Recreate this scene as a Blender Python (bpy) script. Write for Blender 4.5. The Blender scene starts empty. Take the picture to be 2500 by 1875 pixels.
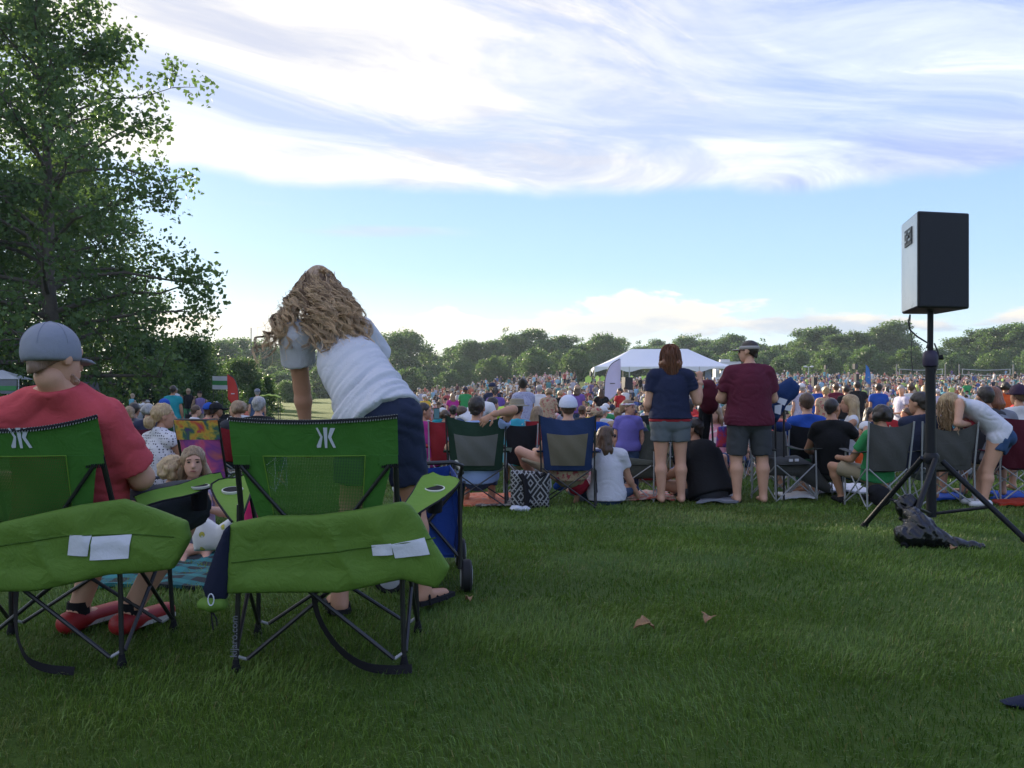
import bpy, math, random
import numpy as np
from mathutils import Vector, Matrix

random.seed(7)
RNG = np.random.default_rng(7)
SC = bpy.context.scene
COL = SC.collection
R = math.radians

# ------------------------------------------------------------------ camera
F, HZ, CZ = 2100.0, 965.0, 1.02          # focal length and horizon row in photo pixels, eye height
cam_d = bpy.data.cameras.new('camera'); cam = bpy.data.objects.new('camera', cam_d); COL.objects.link(cam)
cam.location = (0, 0, CZ); cam.rotation_euler = (R(90), 0, 0)
cam_d.sensor_width = 36.0; cam_d.lens = 36.0 * F / 2500.0
cam_d.shift_y = (HZ - 937.5) / 2500.0
cam_d.clip_start = 0.05; cam_d.clip_end = 6000
SC.camera = cam

# ------------------------------------------------------------------ light
SUN_AZ, SUN_EL = R(-35), R(15.0)         # azimuth from +Y towards +X
SKY_STRENGTH = 0.078
EXPOSURE = 1.52
STREAK = 20
SC.view_settings.view_transform = 'Standard'
SC.view_settings.look = 'None'
SC.view_settings.gamma = 1.0
SC.view_settings.use_curve_mapping = False
SC.view_settings.exposure = EXPOSURE
sun_d = bpy.data.lights.new('sun', 'SUN'); sun = bpy.data.objects.new('sun', sun_d); COL.objects.link(sun)
sun_d.energy = 4.2; sun_d.angle = R(0.6); sun_d.color = (1.0, 0.86, 0.66)
sdir = Vector((math.sin(SUN_AZ) * math.cos(SUN_EL), math.cos(SUN_AZ) * math.cos(SUN_EL), math.sin(SUN_EL)))
sun.rotation_euler = sdir.to_track_quat('Z', 'Y').to_euler()
sun.location = sdir * 100
SC.cycles.use_denoising = True
SC.cycles.max_bounces = 6; SC.cycles.diffuse_bounces = 3; SC.cycles.glossy_bounces = 2
SC.cycles.transmission_bounces = 4; SC.cycles.transparent_max_bounces = 8; SC.cycles.volume_bounces = 0
SC.cycles.caustics_reflective = False; SC.cycles.caustics_refractive = False
SC.cycles.sample_clamp_indirect = 4.0


class NT:
    """small node-tree writer"""
    def __init__(s, nt): s.nt = nt; nt.nodes.clear()
    def n(s, t, **kw):
        o = s.nt.nodes.new(t)
        for k, v in kw.items(): setattr(o, k, v)
        return o
    def put(s, sock, v):
        if isinstance(v, bpy.types.NodeSocket): s.nt.links.new(v, sock)
        elif v is not None: sock.default_value = v
    def m(s, op, a, b=None, c=None, clamp=False):
        o = s.n('ShaderNodeMath', operation=op, use_clamp=clamp)
        s.put(o.inputs[0], a); s.put(o.inputs[1], b)
        if c is not None: s.put(o.inputs[2], c)
        return o.outputs[0]
    def vec(s, x, y, z):
        o = s.n('ShaderNodeCombineXYZ'); s.put(o.inputs[0], x); s.put(o.inputs[1], y); s.put(o.inputs[2], z)
        return o.outputs[0]
    def noise(s, v, scale, detail=3, rough=0.5, dist=0.0, col=False):
        o = s.n('ShaderNodeTexNoise'); s.put(o.inputs['Vector'], v)
        s.put(o.inputs['Scale'], scale); s.put(o.inputs['Detail'], detail)
        s.put(o.inputs['Roughness'], rough); s.put(o.inputs['Distortion'], dist)
        return o.outputs[1 if col else 0]
    def mix(s, f, a, b, blend='MIX'):
        o = s.n('ShaderNodeMix', data_type='RGBA', blend_type=blend)
        s.put(o.inputs[0], f); s.put(o.inputs[6], a); s.put(o.inputs[7], b)
        return o.outputs[2]
    def ss(s, x, lo, hi):
        o = s.n('ShaderNodeMapRange', interpolation_type='SMOOTHSTEP')
        s.put(o.inputs[0], x); s.put(o.inputs[1], lo); s.put(o.inputs[2], hi)
        o.inputs[3].default_value = 0; o.inputs[4].default_value = 1
        return o.outputs[0]


def build_world():
    w = bpy.data.worlds.new('World'); SC.world = w; w.use_nodes = True
    w.cycles.sampling_method = 'MANUAL'; w.cycles.sample_map_resolution = 256
    t = NT(w.node_tree)
    out = t.n('ShaderNodeOutputWorld'); bg = t.n('ShaderNodeBackground')
    t.put(out.inputs[0], bg.outputs[0]); bg.inputs[1].default_value = SKY_STRENGTH
    sky = t.n('ShaderNodeTexSky', sky_type='NISHITA', sun_disc=False)
    sky.sun_elevation = SUN_EL; sky.sun_rotation = SUN_AZ
    sky.altitude = 200; sky.air_density = 1.0; sky.dust_density = 0.3; sky.ozone_density = 2.5
    tc = t.n('ShaderNodeTexCoord'); d = tc.outputs['Generated']
    sp = t.n('ShaderNodeSeparateXYZ'); t.put(sp.inputs[0], d)
    x, y, z = sp.outputs
    az = t.m('ARCTAN2', x, y); el = t.m('ARCSINE', z)
    # angle to the sun drives how brightly the thin cloud scatters
    dv = t.n('ShaderNodeVectorMath', operation='DOT_PRODUCT'); t.put(dv.inputs[0], d); dv.inputs[1].default_value = sdir
    toward = t.ss(dv.outputs['Value'], 0.50, 1.0)
    # clear sky: the physical sky, evened out by thin high haze
    g = t.ss(el, -0.02, 0.62)
    even = t.mix(g, (2.7, 3.9, 4.9, 1), (0.80, 1.55, 4.6, 1))
    base = t.mix(0.78, sky.outputs[0], even)
    low = t.m('SUBTRACT', 1.0, t.ss(el, 0.0, 0.15))
    base = t.mix(t.m('MULTIPLY', low, 0.55), base, (4.4, 4.6, 4.4, 1))
    base = t.mix(t.m('MULTIPLY', t.m('MULTIPLY', low, toward), 0.75), base, (6.2, 5.3, 3.9, 1))
    # high thin cloud: laid out on a flat layer seen in perspective
    zz = t.m('ADD', t.m('MAXIMUM', z, 0.0), 0.09)
    u = t.m('DIVIDE', x, zz); v = t.m('DIVIDE', y, zz)
    ca, sa = math.cos(R(STREAK)), math.sin(R(STREAK))
    a1 = t.m('ADD', t.m('MULTIPLY', u, ca), t.m('MULTIPLY', v, sa))
    b1 = t.m('SUBTRACT', t.m('MULTIPLY', v, ca), t.m('MULTIPLY', u, sa))
    warp = t.noise(t.vec(u, v, 3.1), 0.7, 2, 0.5, 0, col=True)
    ws = t.n('ShaderNodeSeparateXYZ'); t.put(ws.inputs[0], warp)
    wa = t.m('MULTIPLY', t.m('SUBTRACT', ws.outputs[0], 0.5), 1.7); wb = t.m('MULTIPLY', t.m('SUBTRACT', ws.outputs[1], 0.5), 1.25)
    fine = t.noise(t.vec(t.m('MULTIPLY', t.m('ADD', a1, wa), 0.62), t.m('MULTIPLY', t.m('ADD', b1, wb), 1.9), 0.0), 1.15, 10, 0.66, 0.5)
    big = t.noise(t.vec(t.m('ADD', u, 14.7), t.m('ADD', v, 1.3), 1.7), 0.55, 2, 0.5)
    dens = t.m('ADD', t.m('MULTIPLY', fine, 0.85), t.m('MULTIPLY', big, 0.45))
    # more cover towards the low sun, a thin veil away from it
    cover = t.m('MULTIPLY', t.ss(t.m('MULTIPLY', az, -1.0), -0.75, 0.22), 0.25)
    dens = t.m('ADD', dens, cover)
    thick = t.ss(dens, 0.64, 0.98)
    veil = t.m('MULTIPLY', t.ss(dens, 0.36, 0.80), 0.62)
    cir = t.m('MAXIMUM', thick, veil)
    edge_n = t.noise(t.vec(t.m('MULTIPLY', az, 2.6), t.m('MULTIPLY', el, 3.0), 5.0), 2.0, 4, 0.55)
    e2 = t.m('ADD', el, t.m('MULTIPLY', t.m('SUBTRACT', edge_n, 0.5), 0.045))
    e2 = t.m('ADD', e2, t.m('MULTIPLY', az, 0.012))
    deck = t.ss(e2, 0.226, 0.247)
    rim = t.m('SUBTRACT', 1.0, t.ss(e2, 0.25, 0.36))
    cir = t.m('MAXIMUM', cir, t.m('MULTIPLY', t.m('MULTIPLY', rim, t.ss(dens, 0.28, 0.62)), 0.85))
    cir = t.m('MULTIPLY', cir, deck)
    # a few thin streaks under the deck
    st = t.noise(t.vec(t.m('MULTIPLY', az, 2.2), t.m('MULTIPLY', el, 40.0), 2.2), 1.0, 3, 0.5, 0.2)
    stm = t.m('MULTIPLY', t.ss(st, 0.58, 0.74), t.m('MULTIPLY', t.ss(el, 0.16, 0.19), t.m('SUBTRACT', 1.0, t.ss(el, 0.205, 0.225))))
    stm = t.m('MULTIPLY', stm, t.ss(t.m('MULTIPLY', az, -1.0), -0.1, 0.25))
    cir = t.m('MAXIMUM', cir, t.m('MULTIPLY', stm, 0.7))
    lit0 = t.ss(dens, 0.55, 0.95)
    grey = t.mix(lit0, (2.1, 2.55, 4.5, 1), (4.7, 4.9, 5.7, 1))
    sh = t.noise(t.vec(t.m('ADD', a1, wa), t.m('MULTIPLY', t.m('ADD', b1, wb), 2.2), 4.0), 1.0, 9, 0.64, 0.7)
    shl = t.ss(sh, 0.36, 0.66)
    warm = t.mix(shl, (3.2, 3.4, 4.1, 1), (5.9, 5.55, 4.9, 1))
    grey = t.mix(t.m('MULTIPLY', shl, lit0), grey, (5.9, 6.0, 6.3, 1))
    ccol = t.mix(t.ss(toward, 0.05, 0.55), grey, warm)
    # low heap clouds along the horizon
    pn = t.noise(t.vec(t.m('MULTIPLY', az, 10.0), t.m('MULTIPLY', el, 30.0), 0.4), 1.0, 6, 0.60, 0.3)
    bign = t.noise(t.vec(t.m('MULTIPLY', az, 3.3), 0.0, 9.0), 1.0, 2, 0.5)
    top = t.m('ADD', 0.088, t.m('MULTIPLY', t.m('SUBTRACT', bign, 0.42), 0.09))
    hh = t.m('DIVIDE', t.m('SUBTRACT', el, 0.066), t.m('SUBTRACT', top, 0.066))
    cu = t.m('SUBTRACT', pn, t.m('MULTIPLY', t.m('ABSOLUTE', t.m('SUBTRACT', hh, 0.4)), 0.30))
    cu = t.m('ADD', cu, t.m('MULTIPLY', t.ss(az, -0.25, 0.05), 0.06))
    cu = t.ss(cu, 0.33, 0.46)
    cu = t.m('MULTIPLY', cu, t.ss(el, 0.056, 0.070))
    cu = t.m('MULTIPLY', cu, t.m('SUBTRACT', 1.0, t.ss(el, 0.118, 0.14)))
    cun = t.noise(t.vec(t.m('MULTIPLY', az, 12.0), t.m('MULTIPLY', t.m('ADD', el, 0.012), 38.0), 7.0), 1.0, 5, 0.55)
    lit = t.ss(t.m('ADD', t.m('MULTIPLY', hh, 0.42), t.m('MULTIPLY', cun, 0.9)), 0.50, 0.86)
    cucol = t.mix(lit, (2.6, 2.9, 3.5, 1), (5.1, 4.5, 3.8, 1))
    cucol = t.mix(t.m('MULTIPLY', toward, 0.7), cucol, (6.4, 5.7, 4.5, 1))
    c = t.mix(t.m('MULTIPLY', cu, 0.85), base, cucol)
    c = t.mix(cir, c, ccol)
    t.put(bg.inputs[0], c)


build_world()


# ------------------------------------------------------------------ numbers
def hashn(ix, iy, iz, seed):
    h = (ix.astype(np.int64) * 374761393 + iy.astype(np.int64) * 668265263 + iz.astype(np.int64) * 2147483647 + seed * 1274126177) & 0xffffffff
    h = ((h ^ (h >> 13)) * 1274126177) & 0xffffffff
    h = h ^ (h >> 16)
    return (h & 0xffffff) / float(0xffffff)


def vnoise(x, y, z, seed=0):
    """value noise in 0..1 on broadcastable arrays"""
    x, y, z = np.broadcast_arrays(np.asarray(x, float), np.asarray(y, float), np.asarray(z, float))
    fx, fy, fz = np.floor(x), np.floor(y), np.floor(z)
    tx, ty, tz = x - fx, y - fy, z - fz
    tx, ty, tz = [q * q * (3 - 2 * q) for q in (tx, ty, tz)]
    o = 0
    for i in (0, 1):
        for j in (0, 1):
            for k in (0, 1):
                o = o + hashn(fx + i, fy + j, fz + k, seed) * (tx if i else 1 - tx) * (ty if j else 1 - ty) * (tz if k else 1 - tz)
    return o


def fbm(x, y, z, seed=0, oct=3):
    o, a, s = 0, 0.5, 1.0
    for i in range(oct):
        o = o + a * vnoise(x * s, y * s, z * s, seed + i); a *= 0.5; s *= 2.03
    return o / (1 - 0.5 ** oct)


def sstep(t): t = np.clip(t, 0, 1); return t * t * (3 - 2 * t)


_Y = np.linspace(-60, 1600, 8301)
def _tab(ys, zs, k=9):
    t = np.interp(_Y, ys, zs); ker = np.ones(k) / k
    return np.convolve(np.pad(t, k // 2, mode='edge'), ker, 'valid')
_TR = _tab([-60, 3.5, 6, 9.4, 14, 20, 30, 49, 65, 80, 117, 160, 230, 400, 1600], [0, 0, -.03, -.17, -.32, -.45, -.45, -.05, .55, 1.15, 2.7, 3.9, 5.3, 7.5, 9])
_TL = _tab([-60, 3.5, 6, 9.4, 14, 20, 30, 60, 150, 230, 400, 1600], [0, 0, -.03, -.17, -.32, -.45, -.5, -.3, .6, 1.5, 3.5, 8])


def gz(x, y):
    x = np.asarray(x, float); y = np.asarray(y, float)
    t = x / np.maximum(y, 8.0)
    w = sstep((t + 0.125) / 0.19)
    a = np.interp(y, _Y, _TR); b = np.interp(y, _Y, _TL)
    far = sstep((y - 25) / 40)
    return a * w + b * (1 - w) + far * 0.5 * (fbm(x / 30, y / 30, 0, 5, 2) - 0.5)


def px(x, y, D): return np.array([(x - 1250) / F * D, D, CZ + (HZ - y) / F * D])
def gp(x, D):
    X = (x - 1250) / F * D
    return np.array([X, D, float(gz(X, D))])


# ------------------------------------------------------------------ meshes
def new_mesh(name, V, Fc, smooth=False):
    me = bpy.data.meshes.new(name)
    V = np.asarray(V, np.float32)
    if isinstance(Fc, np.ndarray):
        n, k = Fc.shape
        me.vertices.add(len(V)); me.vertices.foreach_set('co', V.ravel())
        me.loops.add(n * k); me.loops.foreach_set('vertex_index', Fc.astype(np.int32).ravel())
        me.polygons.add(n); me.polygons.foreach_set('loop_start', np.arange(0, n * k, k, dtype=np.int32))
        me.update(calc_edges=True)
    else:
        me.from_pydata(V.tolist(), [], Fc); me.update()
    if smooth: me.polygons.foreach_set('use_smooth', np.ones(len(me.polygons), bool))
    return me


def tag(o, label=None, cat=None, group=None, kind=None):
    if label: o['label'] = label
    if cat: o['category'] = cat
    if group: o['group'] = group
    if kind: o['kind'] = kind
    return o


def link(name, me, mat=None, parent=None, **kw):
    o = bpy.data.objects.new(name, me); COL.objects.link(o)
    if parent is not None: o.parent = parent
    if mat is not None and me is not None and len(me.materials) == 0:
        for q in (mat if isinstance(mat, (list, tuple)) else [mat]): me.materials.append(q)
    return tag(o, **kw)


def empty(name, loc=(0, 0, 0), rz=0.0, **kw):
    o = bpy.data.objects.new(name, None); COL.objects.link(o)
    o.location = loc; o.rotation_euler = (0, 0, rz); o.empty_display_size = 0.1
    return tag(o, **kw)


KIDS = {}
def copy_tree(o, parent=None):
    c = o.copy(); COL.objects.link(c); c.parent = parent
    for ch in list(o.children): copy_tree(ch, c)
    return c


class MB:
    """collects simple shapes into one mesh"""
    def __init__(s): s.V = []; s.F = []; s.n = 0
    def add(s, V, Fc):
        V = np.asarray(V, float); s.V.append(V)
        s.F += [tuple(int(i) + s.n for i in f) for f in Fc]; s.n += len(V); return s
    def box(s, c, size, rz=0, M=None):
        hx, hy, hz = [q / 2 for q in size]
        P = np.array([(sx * hx, sy * hy, sz * hz) for sz in (-1, 1) for sy in (-1, 1) for sx in (-1, 1)])
        if M is not None: P = P @ np.asarray(M).T
        if rz:
            cc, ss = math.cos(rz), math.sin(rz); P = P @ np.array([[cc, -ss, 0], [ss, cc, 0], [0, 0, 1]]).T
        return s.add(P + np.asarray(c), [(0, 2, 3, 1), (4, 5, 7, 6), (0, 1, 5, 4), (2, 6, 7, 3), (0, 4, 6, 2), (1, 3, 7, 5)])
    def tube(s, pts, r, n=8, cap=True, flat=None):
        pts = np.asarray(pts, float); m = len(pts)
        r = np.broadcast_to(np.asarray(r, float), (m,))
        T = np.gradient(pts, axis=0); T /= np.linalg.norm(T, axis=1)[:, None] + 1e-12
        up = np.array([0, 0, 1.0]) if abs(T[0][2]) < 0.9 else np.array([1.0, 0, 0])
        u = np.cross(T[0], up); u /= np.linalg.norm(u)
        V = []; an = np.arange(n) * 2 * math.pi / n
        for i in range(m):
            u = u - T[i] * np.dot(u, T[i]); u /= np.linalg.norm(u) + 1e-12
            v = np.cross(T[i], u)
            fl = 1.0 if flat is None else flat
            V.append(pts[i] + r[i] * (np.cos(an)[:, None] * u + fl * np.sin(an)[:, None] * v))
        Fc = []
        for i in range(m - 1):
            for j in range(n):
                k = (j + 1) % n
                Fc.append((i * n + j, i * n + k, (i + 1) * n + k, (i + 1) * n + j))
        if cap: Fc.append(tuple(range(n - 1, -1, -1))); Fc.append(tuple((m - 1) * n + j for j in range(n)))
        return s.add(np.concatenate(V), Fc)
    def lathe(s, prof, n=16, c=(0, 0, 0), M=None):
        an = np.arange(n) * 2 * math.pi / n; V = []
        for (r, z) in prof: V.append(np.stack([r * np.cos(an), r * np.sin(an), np.full(n, z)], 1))
        V = np.concatenate(V)
        if M is not None: V = V @ np.asarray(M).T
        Fc = []
        for i in range(len(prof) - 1):
            for j in range(n):
                k = (j + 1) % n; Fc.append((i * n + j, i * n + k, (i + 1) * n + k, (i + 1) * n + j))
        Fc.append(tuple(range(n - 1, -1, -1))); Fc.append(tuple((len(prof) - 1) * n + j for j in range(n)))
        return s.add(V + np.asarray(c), Fc)
    def grid(s, fn, nu, nv, thick=0.0):
        """sheet fn(u,v)->xyz with u,v in 0..1; thick gives it a back"""
        U, W = np.meshgrid(np.linspace(0, 1, nu), np.linspace(0, 1, nv), indexing='ij')
        P = np.stack([np.broadcast_to(q, U.shape) for q in fn(U, W)], -1).astype(float)
        V = P.reshape(-1, 3); q = lambda i, j: i * nv + j
        Fc = [(q(i, j), q(i + 1, j), q(i + 1, j + 1), q(i, j + 1)) for i in range(nu - 1) for j in range(nv - 1)]
        if thick:
            du = np.gradient(P, axis=0); dv = np.gradient(P, axis=1)
            N = np.cross(du, dv); N /= np.linalg.norm(N, axis=-1, keepdims=True) + 1e-12
            B = (P - N * thick).reshape(-1, 3); o = len(V)
            Fc += [tuple(o + k for k in reversed(f)) for f in list(Fc)]
            ring = [q(i, 0) for i in range(nu)] + [q(nu - 1, j) for j in range(1, nv)] + [q(i, nv - 1) for i in range(nu - 2, -1, -1)] + [q(0, j) for j in range(nv - 2, 0, -1)]
            for i in range(len(ring)):
                a, b = ring[i], ring[(i + 1) % len(ring)]; Fc.append((b, a, o + a, o + b))
            V = np.concatenate([V, B])
        return s.add(V, Fc)
    def prism(s, poly, fn, y0, y1):
        """extrude polygon (list of 2-D) with fn(p,t)->xyz"""
        n = len(poly); V = [fn(p, y0) for p in poly] + [fn(p, y1) for p in poly]
        Fc = [tuple(range(n)), tuple(range(2 * n - 1, n - 1, -1))]
        for i in range(n):
            j = (i + 1) % n; Fc.append((j, i, n + i, n + j))
        return s.add(V, Fc)
    def build(s, name, mat, parent=None, smooth=False, **kw):
        me = new_mesh(name, np.concatenate(s.V), s.F, smooth)
        if smooth and smooth != 'all':
            try: me.set_sharp_from_angle(angle=R(38))
            except Exception: pass
        return link(name, me, mat, parent, **kw)


# ------------------------------------------------------------------ materials
MATS = {}
def principled(name, fn):
    if name in MATS: return MATS[name]
    m = bpy.data.materials.new(name); m.use_nodes = True
    t = NT(m.node_tree); out = t.n('ShaderNodeOutputMaterial'); b = t.n('ShaderNodeBsdfPrincipled')
    t.put(out.inputs[0], b.outputs[0]); MATS[name] = m
    fn(t, b, out); return m


def lin(c):
    if isinstance(c, str):
        c = c.lstrip('#'); c = [int(c[i:i + 2], 16) / 255 for i in (0, 2, 4)]
        c = [q / 12.92 if q <= .04045 else ((q + .055) / 1.055) ** 2.4 for q in c]
    return (c[0], c[1], c[2], 1)


def M_plain(name, col, rough=0.6, var=0.12, scale=8.0, bump=0.0, bscale=60.0, metal=0.0, spec=0.4, trans=0.0, sheen=0.0):
    col = lin(col)
    def fn(t, b, out):
        co = t.n('ShaderNodeTexCoord').outputs['Object']
        n = t.noise(co, scale, 4, 0.6)
        dark = tuple(q * (1 - var) for q in col[:3]) + (1,); lite = tuple(min(1, q * (1 + var)) for q in col[:3]) + (1,)
        t.put(b.inputs['Base Color'], t.mix(n, dark, lite))
        b.inputs['Roughness'].default_value = rough; b.inputs['Metallic'].default_value = metal
        b.inputs['Specular IOR Level'].default_value = spec
        if sheen: b.inputs['Sheen Weight'].default_value = sheen
        if bump:
            bp = t.n('ShaderNodeBump'); bp.inputs['Strength'].default_value = bump; bp.inputs['Distance'].default_value = 0.01
            t.put(bp.inputs['Height'], t.noise(co, bscale, 3, 0.6)); t.put(b.inputs['Normal'], bp.outputs[0])
        if trans:
            tr = t.n('ShaderNodeBsdfTranslucent'); t.put(tr.inputs[0], t.mix(n, dark, lite))
            mx = t.n('ShaderNodeMixShader'); mx.inputs[0].default_value = trans
            t.put(mx.inputs[1], b.outputs[0]); t.put(mx.inputs[2], tr.outputs[0]); t.put(out.inputs[0], mx.outputs[0])
    return principled(name, fn)


def M_cloth(name, col, trans=0.0, weave=900.0, bump=0.25, var=0.10, rough=0.85):
    """woven cloth: soft large creases and a fine weave"""
    col = lin(col)
    def fn(t, b, out):
        co = t.n('ShaderNodeTexCoord').outputs['Object']
        n = t.noise(co, 6.0, 4, 0.6); f = t.noise(co, 180.0, 2, 0.5)
        dark = tuple(q * (1 - var) for q in col[:3]) + (1,); lite = tuple(min(1, q * (1 + var)) for q in col[:3]) + (1,)
        c = t.mix(t.m('ADD', t.m('MULTIPLY', n, 0.6), t.m('MULTIPLY', f, 0.4)), dark, lite)
        t.put(b.inputs['Base Color'], c)
        b.inputs['Roughness'].default_value = rough; b.inputs['Specular IOR Level'].default_value = 0.25
        bp = t.n('ShaderNodeBump'); bp.inputs['Strength'].default_value = bump; bp.inputs['Distance'].default_value = 0.02
        cr = t.noise(co, 14.0, 5, 0.55, 1.2)
        t.put(bp.inputs['Height'], t.m('ADD', cr, t.m('MULTIPLY', f, 0.06))); t.put(b.inputs['Normal'], bp.outputs[0])
        if trans:
            tr = t.n('ShaderNodeBsdfTranslucent'); t.put(tr.inputs[0], c)
            mx = t.n('ShaderNodeMixShader'); mx.inputs[0].default_value = trans
            t.put(mx.inputs[1], b.outputs[0]); t.put(mx.inputs[2], tr.outputs[0]); t.put(out.inputs[0], mx.outputs[0])
    return principled(name, fn)


def M_metal(name, col, rough=0.35):
    return M_plain(name, col, rough=rough, var=0.15, scale=30, spec=0.6)


def M_leaf(name, c1, c2, trans=0.35, rough=0.5):
    c1, c2 = lin(c1), lin(c2)
    def fn(t, b, out):
        at = t.n('ShaderNodeAttribute', attribute_name='tint'); oi = t.n('ShaderNodeObjectInfo')
        k = t.m('ADD', t.m('MULTIPLY', at.outputs['Fac'], 0.8), t.m('MULTIPLY', t.m('SUBTRACT', oi.outputs['Random'], 0.3), 0.5), clamp=True)
        c = t.mix(k, c1, c2)
        t.put(b.inputs['Base Color'], c); b.inputs['Roughness'].default_value = rough
        b.inputs['Specular IOR Level'].default_value = 0.3
        tr = t.n('ShaderNodeBsdfTranslucent')
        t.put(tr.inputs[0], t.mix(0.5, c, (0.20, 0.34, 0.06, 1)))
        mx = t.n('ShaderNodeMixShader'); mx.inputs[0].default_value = trans
        t.put(mx.inputs[1], b.outputs[0]); t.put(mx.inputs[2], tr.outputs[0]); t.put(out.inputs[0], mx.outputs[0])
    return principled(name, fn)


def set_tint(me, vals_per_vert, name='tint'):
    a = me.attributes.new(name, 'FLOAT', 'POINT'); a.data.foreach_set('value', np.asarray(vals_per_vert, np.float32))
# ------------------------------------------------------------------ ground
def ground_material():
    def fn(t, b, out):
        g = t.n('ShaderNodeNewGeometry').outputs['Position']
        n1 = t.noise(g, 0.35, 4, 0.6); n2 = t.noise(g, 9.0, 4, 0.65); n3 = t.noise(g, 0.03, 3, 0.5)
        c = t.mix(n2, (0.032, 0.064, 0.011, 1), (0.080, 0.130, 0.024, 1))
        c = t.mix(t.ss(n1, 0.45, 0.75), c, (0.050, 0.075, 0.018, 1))
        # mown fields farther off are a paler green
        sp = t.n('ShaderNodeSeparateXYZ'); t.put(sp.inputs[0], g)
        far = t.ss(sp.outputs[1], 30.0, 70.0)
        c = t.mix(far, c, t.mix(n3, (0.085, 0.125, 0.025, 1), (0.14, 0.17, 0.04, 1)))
        t.put(b.inputs['Base Color'], c); b.inputs['Roughness'].default_value = 0.9
        b.inputs['Specular IOR Level'].default_value = 0.1
        bp = t.n('ShaderNodeBump'); bp.inputs['Strength'].default_value = 0.8; bp.inputs['Distance'].default_value = 0.03
        t.put(bp.inputs['Height'], t.noise(g, 30.0, 4, 0.7)); t.put(b.inputs['Normal'], bp.outputs[0])
    return principled('turf', fn)


def build_ground():
    ys = np.concatenate([np.linspace(-40, 0, 9), np.linspace(0.5, 24, 72), np.geomspace(25, 1500, 90)])
    us = np.sign(np.linspace(-1, 1, 121)) * np.abs(np.linspace(-1, 1, 121)) ** 1.6
    Y, U = np.meshgrid(ys, us, indexing='ij')
    X = U * (40 + np.maximum(Y, 0) * 1.25)
    Z = gz(X, Y)
    V = np.stack([X, Y, Z], -1).reshape(-1, 3); n = len(us)
    i, j = np.meshgrid(np.arange(len(ys) - 1), np.arange(n - 1), indexing='ij')
    a = (i * n + j).ravel()
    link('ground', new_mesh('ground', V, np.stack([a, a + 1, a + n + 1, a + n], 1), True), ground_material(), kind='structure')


build_ground()


def grass_material():
    def fn(t, b, out):
        at = t.n('ShaderNodeAttribute', attribute_name='tint').outputs['Fac']
        at2 = t.n('ShaderNodeAttribute', attribute_name='dry').outputs['Fac']
        c = t.mix(at, (0.054, 0.118, 0.016, 1), (0.185, 0.290, 0.050, 1))
        c = t.mix(at2, c, (0.22, 0.20, 0.07, 1))
        t.put(b.inputs['Base Color'], c); b.inputs['Roughness'].default_value = 0.45
        b.inputs['Specular IOR Level'].default_value = 0.35
        tr = t.n('ShaderNodeBsdfTranslucent'); t.put(tr.inputs[0], c)
        mx = t.n('ShaderNodeMixShader'); mx.inputs[0].default_value = 0.25
        t.put(mx.inputs[1], b.outputs[0]); t.put(mx.inputs[2], tr.outputs[0]); t.put(out.inputs[0], mx.outputs[0])
    return principled('grass_blade', fn)


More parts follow.
